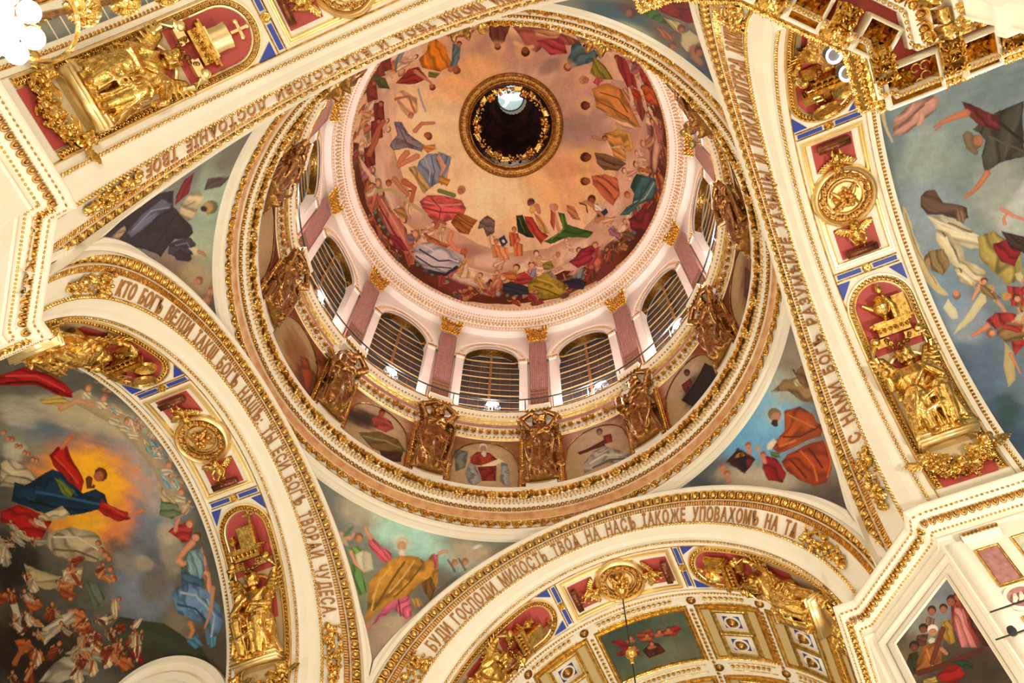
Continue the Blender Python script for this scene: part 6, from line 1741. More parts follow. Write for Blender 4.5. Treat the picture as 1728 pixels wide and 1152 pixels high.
def caryatid(kind):
    b=MB(); sd={'a':1,'b':5,'c':9}[kind]
    z=np.linspace(0,4.1,16); t=z/4.1
    sway=.10*np.sin(t*3)
    b.mb(loft(np.stack([sway,.05+.08*np.sin(t*3.1),z],1),.98-.38*t**.7,.62-.18*t,64,13,np.interp(t,[0,.7,1],[.20,.12,.05]),sd,2.2))
    b.mb(loft([(.25,.38,.5),(.28,.50,1.6),(.25,.45,2.6),(.2,.25,3.3)],[.30,.33,.32,.25],[.30,.34,.32,.24],28,5,.08,sd+1))   # forward knee under the robe
    z=np.linspace(3.8,5.7,9); b.mb(loft(np.stack([0*z,.06+0*z,z],1),np.interp(z,[3.8,4.2,5.2,5.7],[.60,.52,.72,.66]),np.interp(z,[3.8,4.2,5.1,5.7],[.42,.38,.50,.36]),48,9,.06,sd+2,1.5))
    b.mb(ell((-.28,.42,5.0),(.26,.20,.26))); b.mb(ell((.28,.42,5.0),(.26,.20,.26)))
    b.mb(tube([(0,.08,5.5),(0,.12,6.0)],[.24,.2],10)); b.mb(head((0,.22,6.32),.42,.15 if kind=='a' else -.3,-.25,kind=='b',1.1))
    # overdress, hanging points
    b.mb(loft([(0,.05,3.0),(0,.08,3.5),(0,.08,4.1),(0,.06,4.5)],[.86,.80,.66,.58],[.62,.58,.48,.42],56,11,[.24,.18,.1,.04],sd+3,1.2))
    for s in (-1,1):
        b.mb(mantle([(s*.55,.35,4.2),(s*.75,.5,3.2),(s*.62,.6,2.0),(s*.35,.62,.7)],.20,seed=sd+s+3)); 
    b.mb(mantle([(-.6,.2,5.6),(-.2,.55,4.9),(.3,.55,4.2),(.6,.3,3.6)],.16,seed=sd))
    b.mb(ell((-.3,.62,.05),(.17,.34,.12))); b.mb(ell((.3,.62,.05),(.17,.34,.12)))
    if kind=='a':
        for s in (-1,1): b.mb(arm((s*.66,.1,5.55),(s*1.12,.42,6.25),(s*.42,.42,6.98),.24,.19,.13,.34,(0,1,0)))
        for s in (-1,1): b.mb(mantle([(s*.7,.2,5.8),(s*1.1,.3,5.6),(s*1.0,.25,4.6)],.14,seed=sd+8))
    elif kind=='b':
        b.mb(arm((-.66,.1,5.55),(-1.12,.42,6.25),(-.42,.42,6.98),.24,.19,.13,.34,(0,1,0))); b.mb(arm((.68,.1,5.5),(1.12,.35,4.7),(.72,.75,4.0),.24,.19,.13,.34,(0,1,0)))
        b.mb(mantle([(.7,.3,5.8),(1.12,.3,5.0),(1.05,.5,3.8),(.9,.4,2.2)],.2,seed=3)); b.mb(box(.55,.95,.7,.85,3.5,4.2) if 0 else tube([(.8,.9,3.4),(.8,.9,4.3)],[.28,.28],8))
    else:
        for s in (-1,1): b.mb(arm((s*.66,.1,5.55),(s*1.10,.46,6.15),(-s*.10+s*.3,.60,6.75),.24,.19,.13,.34,(0,1,0)))
        b.mb(mantle([(-.7,.2,5.9),(-1.15,.2,5.2),(-1.05,.3,3.0),(-.85,.3,1.0)],.24,seed=7))
    if kind in 'ac':
        for s in (-1,1): b.mb(wing((s*.45,-.25,5.9),(s*.95,-.15,1.6),.55,(s*.8,.1,-.2),10,.07))
    return b
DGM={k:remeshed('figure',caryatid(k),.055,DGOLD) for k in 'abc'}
CAR=[(13.2,'a','gilded caryatid facing us with both arms raised, right of the book reader painting'),
 (43.2,'c','gilded winged caryatid left of the painting of the white-bearded book reader'),(73.2,'b','gilded caryatid at the lower left of the drum with one raised forearm'),
 (103.2,'c','gilded winged caryatid on the left side of the drum before tall dark windows'),(133.2,'a','gilded caryatid leaning out at the upper left of the drum'),
 (-16.8,'b','gilded caryatid at the lower right of the drum with crossed raised arms'),(-46.8,'a','gilded caryatid at the right of the drum above the black-robed painting'),
 (-76.8,'c','gilded caryatid high on the right side of the drum under the ring'),(-106.8,'b','gilded caryatid at the upper right reaching out past a ball lamp'),
 (163.2,'a','gilded caryatid hidden behind the top of the ring'),(-136.8,'c','gilded caryatid behind the upper right of the ring'),(-166.8,'b','gilded caryatid behind the upper edge of the ring')]
def upright(azd, r, z, s=1.):    # stands at azimuth, faces the dome axis: local y towards the axis
    a=math.radians(azd); P=(r*math.sin(a),-r*math.cos(a),z); y=(-math.sin(a),math.cos(a)); x=(y[1],-y[0])
    return Matrix([[x[0]*s,y[0]*s,0,P[0]],[x[1]*s,y[1]*s,0,P[1]],[0,0,s,P[2]],[0,0,0,1]])
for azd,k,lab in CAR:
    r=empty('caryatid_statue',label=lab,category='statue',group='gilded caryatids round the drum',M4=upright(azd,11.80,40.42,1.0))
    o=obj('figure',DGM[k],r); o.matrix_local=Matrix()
BEIGE=mat('beige_ground',(.62,.50,.30),.5)
# ---------------- seated angel reliefs
def seated(kind):
    b=MB(); sd={'a':2,'b':6,'c':12}[kind]
    z=np.linspace(0,1.55,12); t=z/1.55
    b.mb(loft(np.stack([0*z,.50-.12*t,z],1),1.0-.22*t,.42+.02*t,64,12,np.interp(t,[0,.8,1],[.20,.12,.06]),sd,1.8))
    for s in (-1,1):
        b.mb(tube([(s*.28,0,1.45),(s*.42,.5,1.6),(s*.46,.88,1.52)],[.40,.40,.33],12)); b.mb(tube([(s*.46,.88,1.52),(s*.42,.90,.8),(s*.36,.86,.12)],[.34,.25,.18],12)); b.mb(ell((s*.36,1.0,.06),(.13,.28,.1)))
        b.mb(mantle([(s*.46,1.0,1.65),(s*.62,1.0,1.1),(s*.75,.85,.3)],.16,seed=sd+s)); b.mb(mantle([(s*.2,1.1,1.5),(s*.15,1.12,.9),(s*.1,1.0,.15)],.10,seed=sd+s+4))
    b.mb(mantle([(-.8,.5,1.2),(-.3,1.05,1.35),(.3,1.05,1.15),(.85,.6,1.5)],.17,seed=sd+9)); b.mb(mantle([(-.75,.7,.9),(-.2,1.1,.95),(.4,1.08,.75),(.85,.7,1.0)],.13,seed=sd+10))
    z=np.linspace(1.3,2.75,9); b.mb(loft(np.stack([0*z,.12+0*z,z],1),np.interp(z,[1.3,1.8,2.4,2.75],[.72,.60,.70,.58]),np.interp(z,[1.3,1.8,2.4,2.75],[.48,.40,.46,.34]),44,9,.08,sd+2,1.5))
    b.mb(mantle([(-.55,.3,2.75),(-.1,.6,2.3),(.4,.5,1.8),(.8,.4,1.4)],.15,seed=sd+1)); b.mb(mantle([(.5,.3,2.8),(.75,.35,2.3),(.85,.3,1.6)],.17,seed=sd+5))
    b.mb(tube([(0,.14,2.6),(0,.2,2.95)],[.17,.15],8)); b.mb(head((.02,.26,3.20),.30,{'a':-.5,'b':0,'c':.5}[kind],-.1,False,1.2))
    if kind=='a':
        b.mb(arm((-.55,.2,2.6),(-.72,.62,2.0),(-.25,.70,2.55),.19,.15,.10,.25,(0,1,0))); b.mb(arm((.55,.2,2.6),(.95,.5,2.1),(1.0,.75,2.45),.19,.15,.10,.25,(0,1,0))); b.mb(ell((1.05,.85,2.62),(.2,.2,.2)))
    elif kind=='b':
        b.mb(arm((-.55,.2,2.6),(-.80,.55,2.0),(-.15,.72,2.15),.19,.15,.10,.25,(0,1,0))); b.mb(arm((.55,.2,2.6),(.85,.55,1.95),(.2,.74,2.35),.19,.15,.10,.25,(0,1,0)))
    else:
        b.mb(arm((-.55,.2,2.6),(-1.0,.4,2.2),(-.95,.7,1.7),.19,.15,.10,.25,(0,1,0))); b.mb(arm((.55,.2,2.6),(.85,.5,2.0),(.45,.85,1.75),.19,.15,.10,.25,(0,1,0))); b.mb(tube([(.1,.95,1.68),(.8,.95,1.72)],[.22,.22],6))
    for s in (-1,1): b.mb(wing((s*.35,.0,2.55),(s*.78,.0,3.42),.62,(s*.35,0,-1),8,.05))
    return b
def cherub():
    b=MB(); b.mb(ell((0,.05,.35),(.22,.18,.32))); b.mb(head((0,.14,.86),.22,0,0,False,1.1)); b.mb(tube([(0,.08,.6),(0,.1,.75)],[.1,.1],8))
    for s in (-1,1):
        b.mb(arm((s*.2,.1,.55),(s*.38,.22,.35),(s*.30,.36,.15),.09,.075,.06,.13,(0,1,0))); b.mb(tube([(s*.1,.05,.15),(s*.2,.25,-.05),(s*.14,.15,-.35)],[.13,.11,.07],8)); b.mb(ell((s*.14,.2,-.4),(.06,.12,.05)))
        b.mb(wing((s*.12,-.04,.6),(s*.70,-.02,.92),.36,(s*.2,0,-1),6,.035))
    return b
SEAT={k:remeshed('figure',seated(k),.034,GOLD) for k in 'abc'}
CHER=remeshed('cherub_figure',cherub(),.022,GOLD)
def cherubhead():
    b=MB(); b.mb(head((0,.1,0),.26,0,0,False,1.2))
    for s in (-1,1): b.mb(wing((s*.15,0,-.1),(s*.62,0,.12),.36,(s*.3,0,-1),6,.035))
    return b
CHH=remeshed('cherub_head',cherubhead(),.024,GOLD)
def m_swag(seed):       # heavy leaf and fruit swag, 2.2 wide (x), hangs to -z
    r=np.random.default_rng(seed); b=MB(); L=m_leaf(); 
    for i in range(90):
        t=r.uniform(-1,1); x=t*1.12; z=-.55*(1-t*t)+r.normal()*.14-.1; y=r.uniform(.05,.42)
        Mx=Matrix.Translation((x,y,z))@Matrix.Rotation(r.uniform(0,6.3),4,'Y')@Matrix.Rotation(-pi/2+r.uniform(-.6,.6),4,'X'); s=r.uniform(.3,.5)
        b.mb(L,np.array(Mx@Matrix.Scale(s,4)))
    for i in range(26):
        t=r.uniform(-1,1); b.mb(ell((t*1.1,r.uniform(.15,.45),-.5*(1-t*t)+r.normal()*.12-.1),(r.uniform(.08,.15),)*3,n=8))
    return b
ME_SWAG=[mesh('swag',m_swag(s),GOLD,sharp=50) for s in (1,2)]
def sbar(s, x, w=0.): return barpt(10+np.asarray(s,float)/9.2*57.3, 14.6+np.asarray(x,float), w)
def flip(P,fl):            # mirrored niches sit on the other haunch (theta -> 180 - theta)
    if fl: P=P.copy(); P[...,0]*=-1
    return P
def niche_frame4(s, w, fl, x=0.):       # rigid frame on the barrel: local z towards the crown, y inwards, x along depth
    th=math.radians(10+s/9.2*57.3); P=np.array(barpt(math.degrees(th),14.6+x,w)); up=np.array([-math.sin(th),0,math.cos(th)]); inw=np.array([-math.cos(th),0,-math.sin(th)])
    if fl: P[0]*=-1; up[0]*=-1; inw[0]*=-1
    xx=np.cross(inw,up); Mx=np.eye(4); Mx[:3,0]=xx; Mx[:3,1]=inw; Mx[:3,2]=up; Mx[:3,3]=P; return Matrix(Mx)
def sheet(pts, w, fl, m, nm, parent, smooth=True):
    G=flip(sbar(np.array([[p[0] for p in r] for r in pts]),np.array([[p[1] for p in r] for r in pts]),w),fl); return put(nm,MB().add(*grid(G)),m,parent,smooth)
def outline(r, s0=.25, sc=8.05, n=21):   # arched outline offset r from the axis, from the foot up and over
    a=np.linspace(0,pi,n); s=np.concatenate([np.linspace(s0,sc,24),sc+r*np.sin(a)[1:-1],np.linspace(sc,s0,24)]); x=np.concatenate([np.full(24,-r),-r*np.cos(a)[1:-1],np.full(24,r)]); return s,x
def trophies(kind, root, M4f):
    b=MB(); fine=MB()
    if kind==0:      # urn, draped vessel and book
        b.mb(lathe([(.0,0),(.18,0),(.08,.1),(.3,.35),(.36,.6),(.22,.8),(.3,.86),(.1,1.0),(.0,1.05)],16),np.array(Matrix.Translation((.12,.35,.1)))); b.mb(box(-.85,-.35,.15,.4,.05,.95)); b.mb(tube([(-.3,.3,0),(-.3,.35,.6),(-.1,.3,1.1)],[.18,.16,.08],8)); b.mb(tube([(.3,.3,.55),(.75,.3,.95)],[.12,.07],8)); b.mb(ell((-.05,.3,1.35),(.13,.13,.2)))
        b.mb(box(.2,.7,.1,.7,-.02,.08))
    elif kind==1:    # tablet, cross and jug
        b.mb(box(-.6,.2,.2,.42,.05,.95)); b.mb(box(-.52,.12,.42,.47,.13,.87)); b.mb(lathe([(0,0),(.16,0),(.07,.08),(.24,.35),(.12,.55),(.18,.62),(0,.64)],14),np.array(Matrix.Translation((.55,.3,.05))))
        b.mb(box(-.5,-.38,.1,.2,.9,1.75)); b.mb(box(-.75,-.13,.1,.2,1.35,1.46))
    elif kind==2:    # round dish, basket and ladder
        b.mb(lathe([(0,.05),(.42,.08),(.5,.16),(.52,.05),(0,0)],22),np.array(Matrix.Translation((-.1,.3,1.25))@Matrix.Rotation(-pi/2.4,4,'X'))); b.mb(box(-.9,-.35,.1,.45,.1,.55)); b.mb(box(-.14,.22,.1,.3,-.4,1.0))
        for s in (-.0,.28): b.mb(tube([(-.85+s,.5,-.3),(-.45+s,.5,.6)],[.035,.035],5))
        for t in (.1,.35,.6,.85): b.mb(tube([(-.85+.4*t,.5,-.3+.9*t),(-.57+.4*t,.5,-.3+.9*t)],[.03,.03],5))
        b.mb(lathe([(0,.0),(.3,.04),(.42,.14),(.46,.02),(0,-.02)],20),np.array(Matrix.Translation((.55,.3,.55))@Matrix.Rotation(-pi/2.2,4,'X')))
    else:            # draped box with three-armed cross
        b.mb(box(-.55,.55,.15,.55,.05,.12)); b.mb(loft([(0,.35,.1),(0,.35,.5),(0,.35,.8)],[.42,.40,.44],[.2,.2,.22],32,9,.1,3))
        b.mb(box(-.05,.05,.28,.36,.9,1.55)); b.mb(box(-.28,.28,.28,.36,1.18,1.29)); 
        for p in ((0,1.55),(-.28,1.235),(.28,1.235)): b.mb(ell((p[0],.32,p[1]),(.09,.05,.09)))
    o=put('gilded_vessels',b,GOLD if kind!=3 else PGOLD,root,sharp=40); o.matrix_local=M4f; return o
def altar_bits(root, fl, gap_m):
    Mx=niche_frame4(6.75,.12,fl)
    for s in (-1,1):
        b=MB(); b.mb(box(min(s*.25,s*.85),max(s*.25,s*.85),.05,.40,-.32,-.18)); b.mb(box(min(s*.3,s*.8),max(s*.3,s*.8),.05,.34,-.19,.02))
        o=put('broken_pediment',b,PGOLD if gap_m else GOLD,root,sharp=40); o.matrix_local=Mx; b=MB()
        b.mb(tube([(s*.78,.3,-.1),(s*1.05,.35,-.2),(s*1.1,.3,-.6),(s*.98,.3,-.95)],[.16,.17,.12,.07],8)); b.mb(ell((s*.85,.38,-.02),(.19,.16,.19))); b.mb(ell((s*1.0,.36,-.96),(.12,.12,.12)))
        o=put('scroll',b,PGOLD if gap_m else GOLD,root,sharp=40); o.matrix_local=Mx
    b=MB(); r=np.random.default_rng(4)
    for i in range(22): t=r.uniform(-1,1); b.mb(ell((t*.5,.3+r.uniform(0,.15),-.1-.35*(1-t*t)+r.normal()*.06),(.08,)*3,n=7))
    o=put('fruit_swag',b,DGOLD,root); o.matrix_local=Mx
    b=MB(); b.mb(box(-.75,.75,.05,.55,.42,.52)); b.mb(box(-.85,.85,.05,.62,.52,.60)); b.mb(box(-.62,.62,.05,.45,.08,.42)); motif_run(b,m_leaf(),frames([(x,.47,.25) for x in np.arange(-.55,.6,.22)],[(1,0,0)]*6,[(0,1,0)]*6),.24,.34,.35)
    o=put('altar_table',b,GOLD,root,sharp=40); o.matrix_local=Mx
def niche(side, fl, kind, troph, lab_fig, lab_niche, ground=RED):
    R0=ARCH[side]; root=empty('gilded_niche',(0,0,0),SIDES[side],lab_niche,'relief')
    rows=[]; s=np.linspace(.25,8.05,20); x=np.linspace(-.98,.98,9)
    for s0,s1,gm in ((.25,.95,ground),(.95,6.2,BEIGE),(6.2,8.05,ground)): sheet([[(a,c) for c in x] for a in np.linspace(s0,s1,9)],.03,fl,gm,'niche_ground',root)
    aq=np.linspace(0,pi,13); sheet([[(4.0+u*(1.15+.78*math.sin(q)),-.78*math.cos(q)) for q in aq] for u in (0,1)],.045,fl,ground,'head_niche',root)
    a=np.linspace(0,pi/2,8); sheet([[(8.05+.98*math.sin(q),c*math.cos(q)) for c in x] for q in a],.03,fl,ground,'niche_ground',root)
    S_,X_=outline(1.0); prof=[(0,.02),(.0,.10),(.05,.12),(.10,.05),(.25,.05),(.28,.13),(.33,.13),(.34,.0)]
    G=[]
    for o_,w in prof:
        S2_,X2_=outline(1.0+o_); G.append(flip(sbar(S2_,X2_,w),fl))
    put('niche_border',MB().add(*grid(np.stack(G,1))),PGOLD,root,sharp=30)
    S2_,X2_=outline(1.17); seg=np.hypot(np.diff(S2_),np.diff(X2_)); L=np.concatenate([[0],np.cumsum(seg)]); q=np.arange(.1,L[-1],.17); sq=np.interp(q,L,S2_); xq=np.interp(q,L,X2_)
    P=flip(sbar(sq,xq,.06),fl); T=np.gradient(P,axis=0); N=flip(sbar(sq,xq,.10),fl)-P; b=MB(); motif_run(b,m_egg(),frames(P,T,N),.2,.2,.3); put('egg_border',b,GOLD,root,sharp=60,kind='stuff')
    # blue spandrels
    for sg in (-1,1): 
        P=flip(sbar(np.array([9.45,9.45,8.75]),np.array([sg*1.30,sg*.78,sg*1.30]),.035),fl); put('blue_spandrel',MB().add(P,T=[(0,1,2),(0,2,1)]),BLUE,root,False)
    # niche of the head: inner arch
    aa=np.linspace(0,pi,17); G=[]
    for rr,w in ((.80,.05),(.80,.22),(.88,.24),(.95,.14),(.96,.03)): G.append(flip(sbar(5.15+rr*np.sin(aa),-rr*np.cos(aa),w),fl))
    put('inner_arch',MB().add(*grid(np.stack(G,1))),PGOLD,root,sharp=30)
    altar_bits(root,fl,troph==3); Mt=niche_frame4(7.35,.12,fl); trophies(troph,root,Mt)
    # plinth
    b=MB(); 
    for (z0,z1,w,d) in ((-.30,-.22,1.05,.75),(-.22,-.12,1.12,.85),(-.12,-.04,1.0,.8),(-.04,.0,1.08,.9),(.0,.14,.8,.8)): b.mb(box(-w,w,0,d,z0,z1))
    o=put('plinth',b,PGOLD,root,False); o.matrix_local=niche_frame4(2.15,.05,fl)
    o=obj('swag',ME_SWAG[0 if fl else 1],root); o.matrix_local=niche_frame4(1.35,.05,fl)
    for x in (-1.12,0,1.12):
        o=obj('cherub_head',CHH,root); o.matrix_local=niche_frame4(1.35 if x else .75,.35,fl,0)@Matrix.Translation((x,0,0))
    fg=empty('seated_angel_statue',label=lab_fig,category='statue',group='seated gilded angels on the arches',M4=Matrix.Rotation(SIDES[side],4,'Z')@niche_frame4(4.1,.22,fl)@Matrix.Translation((0,0,-1.82))@Matrix.Rotation(-.06,4,'X')@Matrix.Scale(1.08,4))
    o=obj('figure',SEAT[kind],fg)
niche('west',False,'a',0,'large gilded seated angel holding a ball, right of the picture beneath a vase','niche frame on the right arch with urn, crimson ground and leafy cherub swag')
niche('west',True,'b',2,'gilded seated figure hidden behind the gold entablature at the upper right','niche on the right arch with round dish, basket and ladder')
niche('north',True,'c',3,'gilded seated angel lying sideways in the upper left corner','niche in the upper left with pale gold cross on crimson')
niche('east',False,'b',2,'dark gilded seated figure at the far left under the pier cornice','foreshortened niche at the far left with gilded clutter on crimson')
niche('east',True,'b',1,'gilded seated angel with folded arms left of the bottom inscription','niche at the bottom left with tablet, cross and jug')
niche('south',False,'a',1,'gilded seated angel at the lower edge left of the coffered vault','niche on the lower arch with a flat square gold tablet')
niche('south',True,'c',0,'gilded seated angel seen from the side above the coffered vault, lower right','niche on the lower arch, crowded with dark gilded chests, at its right')
niche('north',False,'a',1,'gilded seated angel beyond the top edge of the frame','niche beyond the top edge of the frame')
# ---------------- central panels, medallions, blue bars
def med_relief(seed):
    b=MB(); r=np.random.default_rng(seed); L=m_leaf()
    for i in range(44):
        a=i*2*pi/44; b.mb(L,np.array(Matrix.Translation((.88*math.cos(a),.88*math.sin(a),.08+.05*(i%2)))@Matrix.Rotation(a+r.uniform(-.8,.8),4,'Z')@Matrix.Scale(.27,4)))
    for i in range(30): a=r.uniform(0,6.3); b.mb(ell((.87*math.cos(a)+r.normal()*.05,.87*math.sin(a)+r.normal()*.05,.14),(.06,)*3,n=7))
    b.mb(lathe([(.66,.04),(.68,.14),(.72,.14),(.74,.04)],40))
    t=np.linspace(.3,2.9,24); motif_run(b,m_bead(5),frames(np.stack([.58*np.cos(t),.58*np.sin(t),.08+0*t],1),np.stack([-np.sin(t),np.cos(t),0*t],1),np.tile([0,0,1.],(24,1))),.09,.09,.09)
    for i in range(16):
        x,y=r.uniform(-.42,.42),r.uniform(-.45,.3); b.mb(ell((x,y,.12+r.uniform(0,.12)),(r.uniform(.07,.17),r.uniform(.07,.14),r.uniform(.08,.16)),n=9))
    for s in (-1,1):
        b.mb(tube([(s*.1,-.2,.2),(s*.3,.15,.25),(s*.5,.4,.15)],[.05,.09,.04],7)); b.mb(tube([(s*.05,-.1,.28),(s*.32,-.25,.25),(s*.45,-.45,.12)],[.06,.07,.04],7))
    b.mb(ell((-.16,-.02,.26),(.13,.12,.13))); b.mb(ell((.18,.0,.26),(.13,.12,.13))); b.mb(ell((0,-.3,.26),(.12,.1,.12))); return b
MEDR=mesh('relief',med_relief(3),mat('burnished_relief',(.70,.40,.11),.3,1,bump=.3,bscale=9),sharp=50)
MRIM=mesh('rim',lathe([(0,.02),(1.0,.03),(1.04,.16),(1.12,.24),(1.22,.18),(1.27,.05),(1.29,.0)],48),PGOLD,sharp=40)
ML={'west':'round gilded medallion between two small cherub panels on the right arch','south':'round gilded medallion on the lower arch from which a chain hangs','east':'round dark gilded medallion on the left arch beside the yellow-glow fresco','north':'round gilded medallion cut by the top edge of the frame'}
TAB=mat('worn_copper_tablet',(.30,.11,.06),.4,.7,noise=.15,nscale=6,col2=(.18,.05,.02))
for side in SIDES:
    rz=Matrix.Rotation(SIDES[side],4,'Z'); root=empty('medallion',label=ML[side],category='medallion',group='round medallions at the crowns of the arches',M4=rz@Matrix(barfr([90.],14.6,.08,1,'v')[0]))
    for nm,me in (('rim',MRIM),('relief',MEDR)): obj(nm,me,root)
    pn=empty('crown_panel',(0,0,0),SIDES[side],{'west':'gold-framed crown panel with crimson fields behind the medallion of the right arch','south':'gold-framed crown panel with crimson fields on the lower arch','east':'gold-framed crown panel with crimson fields on the left arch','north':'gold-framed crown panel at the top edge'}[side],'panel')
    k=57.3/9.25; b=MB(); C4=[(72.6,13.42,-1,-1),(107.4,13.42,1,-1),(107.4,15.85,1,1),(72.6,15.85,-1,1),(72.6,13.42,-1,-1)]
    for i in range(4):
        a_,c_=C4[i],C4[i+1]; b.add(*grid(np.array([[barpt(a_[0]+(c_[0]-a_[0])*t-(a_[2]+(c_[2]-a_[2])*t)*o*k,a_[1]+(c_[1]-a_[1])*t-(a_[3]+(c_[3]-a_[3])*t)*o,w) for o,w in ((0,.01),(.02,.10),(.07,.10),(.10,.04),(.15,.04),(.18,.08),(.22,.01))] for t in np.linspace(0,1,17)])))
    put('gilded_frame',b,PGOLD,pn,sharp=30)
    for fl in (0,1):
        t=np.linspace(74.3,82.3,9); x=np.linspace(-.78,.78,7); G=barpt(t[:,None],14.6+x[None]*(1.0),.025); 
        if fl: G[...,0]*=-1
        # crimson field, cut by the round medallion
        put('crimson_field',MB().add(*grid(G)),RED,pn)
        Mx=niche_frame4((75.6-10)/57.3*9.2,.10,bool(fl))
        tb=put('tablet',MB().mb(box(-.62,.62,.05,.28,-.18,.10)).mb(box(-.56,.56,.28,.33,-.13,.05)),TAB,pn,False); tb.matrix_local=Mx
        cf=empty('cherub',label={'west':('small gilded cherub on crimson just above','small gilded cherub on crimson just below')[1-fl]+' the round medallion of the right arch','south':('gilded cherub left of','gilded cherub right of')[fl]+' the medallion of the lower arch','east':('gilded cherub on crimson above','gilded cherub on crimson below')[fl]+' the medallion of the left arch','north':('gilded cherub right of','gilded cherub left of')[fl]+' the medallion at the top edge'}[side],category='statue',group='small winged cherubs on the arch crowns',M4=rz@Mx@Matrix.Translation((0,.10,.30))@Matrix.Scale(.82,4))
        obj('cherub_figure',CHER,cf)
        for sg in (-1,1):
            G=barpt(np.array([70.0,71.1])[:,None],14.6+np.array([sg*.25,sg*1.2])[None],.03)
            if fl: G[...,0]*=-1
            put('blue_bar',MB().add(*grid(G)),BLUE,pn,False)
            for tt in (69.5,71.5):
                G=barpt(np.full(9,tt),14.6+np.linspace(-1.25,1.25,9),.03); 
                if fl: G[...,0]*=-1
                if sg>0: put('gilded_fillet',tube(G,.03,4,False),GOLD,pn)
        Mr=barfr([70.55 if not fl else 109.45],14.6,.03,1,'v')[0]; put('boss',MB().mb(lathe([(0,.12),(.1,.1),(.16,.12),(.19,.02)],14),Mr).mb(m_rose(6),Mr@np.diag([.3,.3,.5,1])),GOLD,pn)
# ================================================================== LARGE GILDED ENTABLATURE OF THE NEAREST PIER (upper right)
EP=[(-24,8.60),(-11.53,8.60),(-11.50,8.70),(-11.19,8.71),(-11.18,9.87),(-9.66,11.43),(-8.62,11.9),(-8.04,11.92),(-8.0,24)]
_,_,en,_=mitre(EP); esg=1 if en[4]@np.array([1.,-1.])>0 else -1
ent=empty('gilded_entablature',label='huge gilded cornice with crimson rosette coffers at the upper right',category='cornice')
put('corona',poly_sweep(EP,[(-.9,17.5),(.02,17.28),(.03,17.20),(0,17.06),(-.03,17.0)],esg),GOLD,ent,False)
put('gilded_hollow',poly_sweep(EP,[(-.02,17.02),(-.08,16.85),(-.20,16.70),(-.23,16.68)],esg),GOLD,ent,False)
put('white_bands',poly_sweep(EP,[(-.23,16.68),(-.24,16.60),(-.34,16.60),(-.34,16.86)],esg),WHITE,ent,False)
put('crimson_soffit',poly_sweep(EP,[(-.33,16.84),(-1.02,16.84)],esg),RED,ent,False)
put('inner_bands',poly_sweep(EP,[(-.92,16.86),(-.92,16.58),(-1.0,16.56),(-1.02,16.36),(-1.10,16.30),(-1.22,16.10),(-1.24,15.9),(-1.34,15.86),(-1.36,15.5),(-1.46,15.46),(-1.46,14.3),(-1.36,14.2),(-1.36,13.9),(-1.45,13.8),(-1.45,13.4),(-1.52,13.35),(-1.52,12.9)],esg),WHITE,ent,False)
b=MB(); motif_run(b,L5,wobble(poly_run(EP,.0,17.12,.15,-.5,esg),.12),.24,.24,.3); motif_run(b,L5,wobble(poly_run(EP,-.10,16.84,.15,-.8,esg),.12),.25,.25,.35); motif_run(b,m_bead(6),poly_run(EP,-.29,16.59,.10,-5,esg),.11,.11,.12)
motif_run(b,m_egg(),poly_run(EP,-1.14,16.24,.26,-.9,esg),.27,.3,.45); motif_run(b,m_bead(5),poly_run(EP,-.96,16.55,.11,-5,esg),.11,.1,.12); motif_run(b,L5,poly_run(EP,-1.40,15.46,.22,-.8,esg),.24,.24,.3)
put('leaf_and_egg_mouldings',b,GOLD,ent,sharp=50,kind='stuff')
b=MB(); 
for m4 in poly_run(EP,-1.29,15.70,.36,-.3,esg): b.mb(box(-.12,.12,-.16,.16,0,.14),m4)
put('dentils',b,GOLD,ent,False,kind='stuff')
def coffer_at(c, ax, w, h, rose=True):      # centre, unit direction along the cornice
    ax=np.array(ax,float); ay=np.array([-ax[1],ax[0]]); b=MB(); M4=np.eye(4); M4[:2,0]=ax; M4[:2,1]=-ay; M4[2,2]=-1; M4[:2,3]=c; M4[2,3]=16.84; M4=Matrix(M4)
    C4=[(-w/2,-h/2,-1,-1),(w/2,-h/2,1,-1),(w/2,h/2,1,1),(-w/2,h/2,-1,1),(-w/2,-h/2,-1,-1)]; cf=[]
    b=MB()
    for i in range(4):
        a,e=C4[i],C4[i+1]; b.add(*grid(np.array([[(q[0]+q[2]*o,q[1]+q[3]*o,z) for o,z in ((-.02,.0),(0,.10),(.03,.16),(.05,.24))] for q in (a,e)])))
    o=put('coffer_lining',b,GOLD,ent,False); o.matrix_local=M4
    b=MB()
    for i in range(4):
        a,e=C4[i],C4[i+1]; b.add(*grid(np.array([[(q[0]+q[2]*o,q[1]+q[3]*o,z) for o,z in ((.05,.20),(.05,.26),(.12,.26),(.12,.0))] for q in (a,e)])))
    o=put('coffer_border',b,WHITE,ent,False); o.matrix_local=M4
    b=MB().mb(m_rose(10),np.diag([.46,.46,.5,1])).mb(m_rose(7),np.diag([.28,.28,.6,1])); o=put('rosette',b,GOLD,ent,sharp=50); o.matrix_local=M4@Matrix.Translation((-.14 if w>.7 else 0,0,.02))
    if w>.7:
        b=MB()
        for i,(x,y,s) in enumerate(((.12,.12,.5),(.28,.12,.5),(.26,-.06,.5),(.14,-.14,.4))): b.mb(tube([(x+s*.2*math.cos(t)*(1-t/9),y+s*.2*math.sin(t)*(1-t/9),.06) for t in np.linspace(0,5.5,12)],.022,5))
        o=put('scrollwork',b,GOLD,ent); o.matrix_local=M4
    return M4
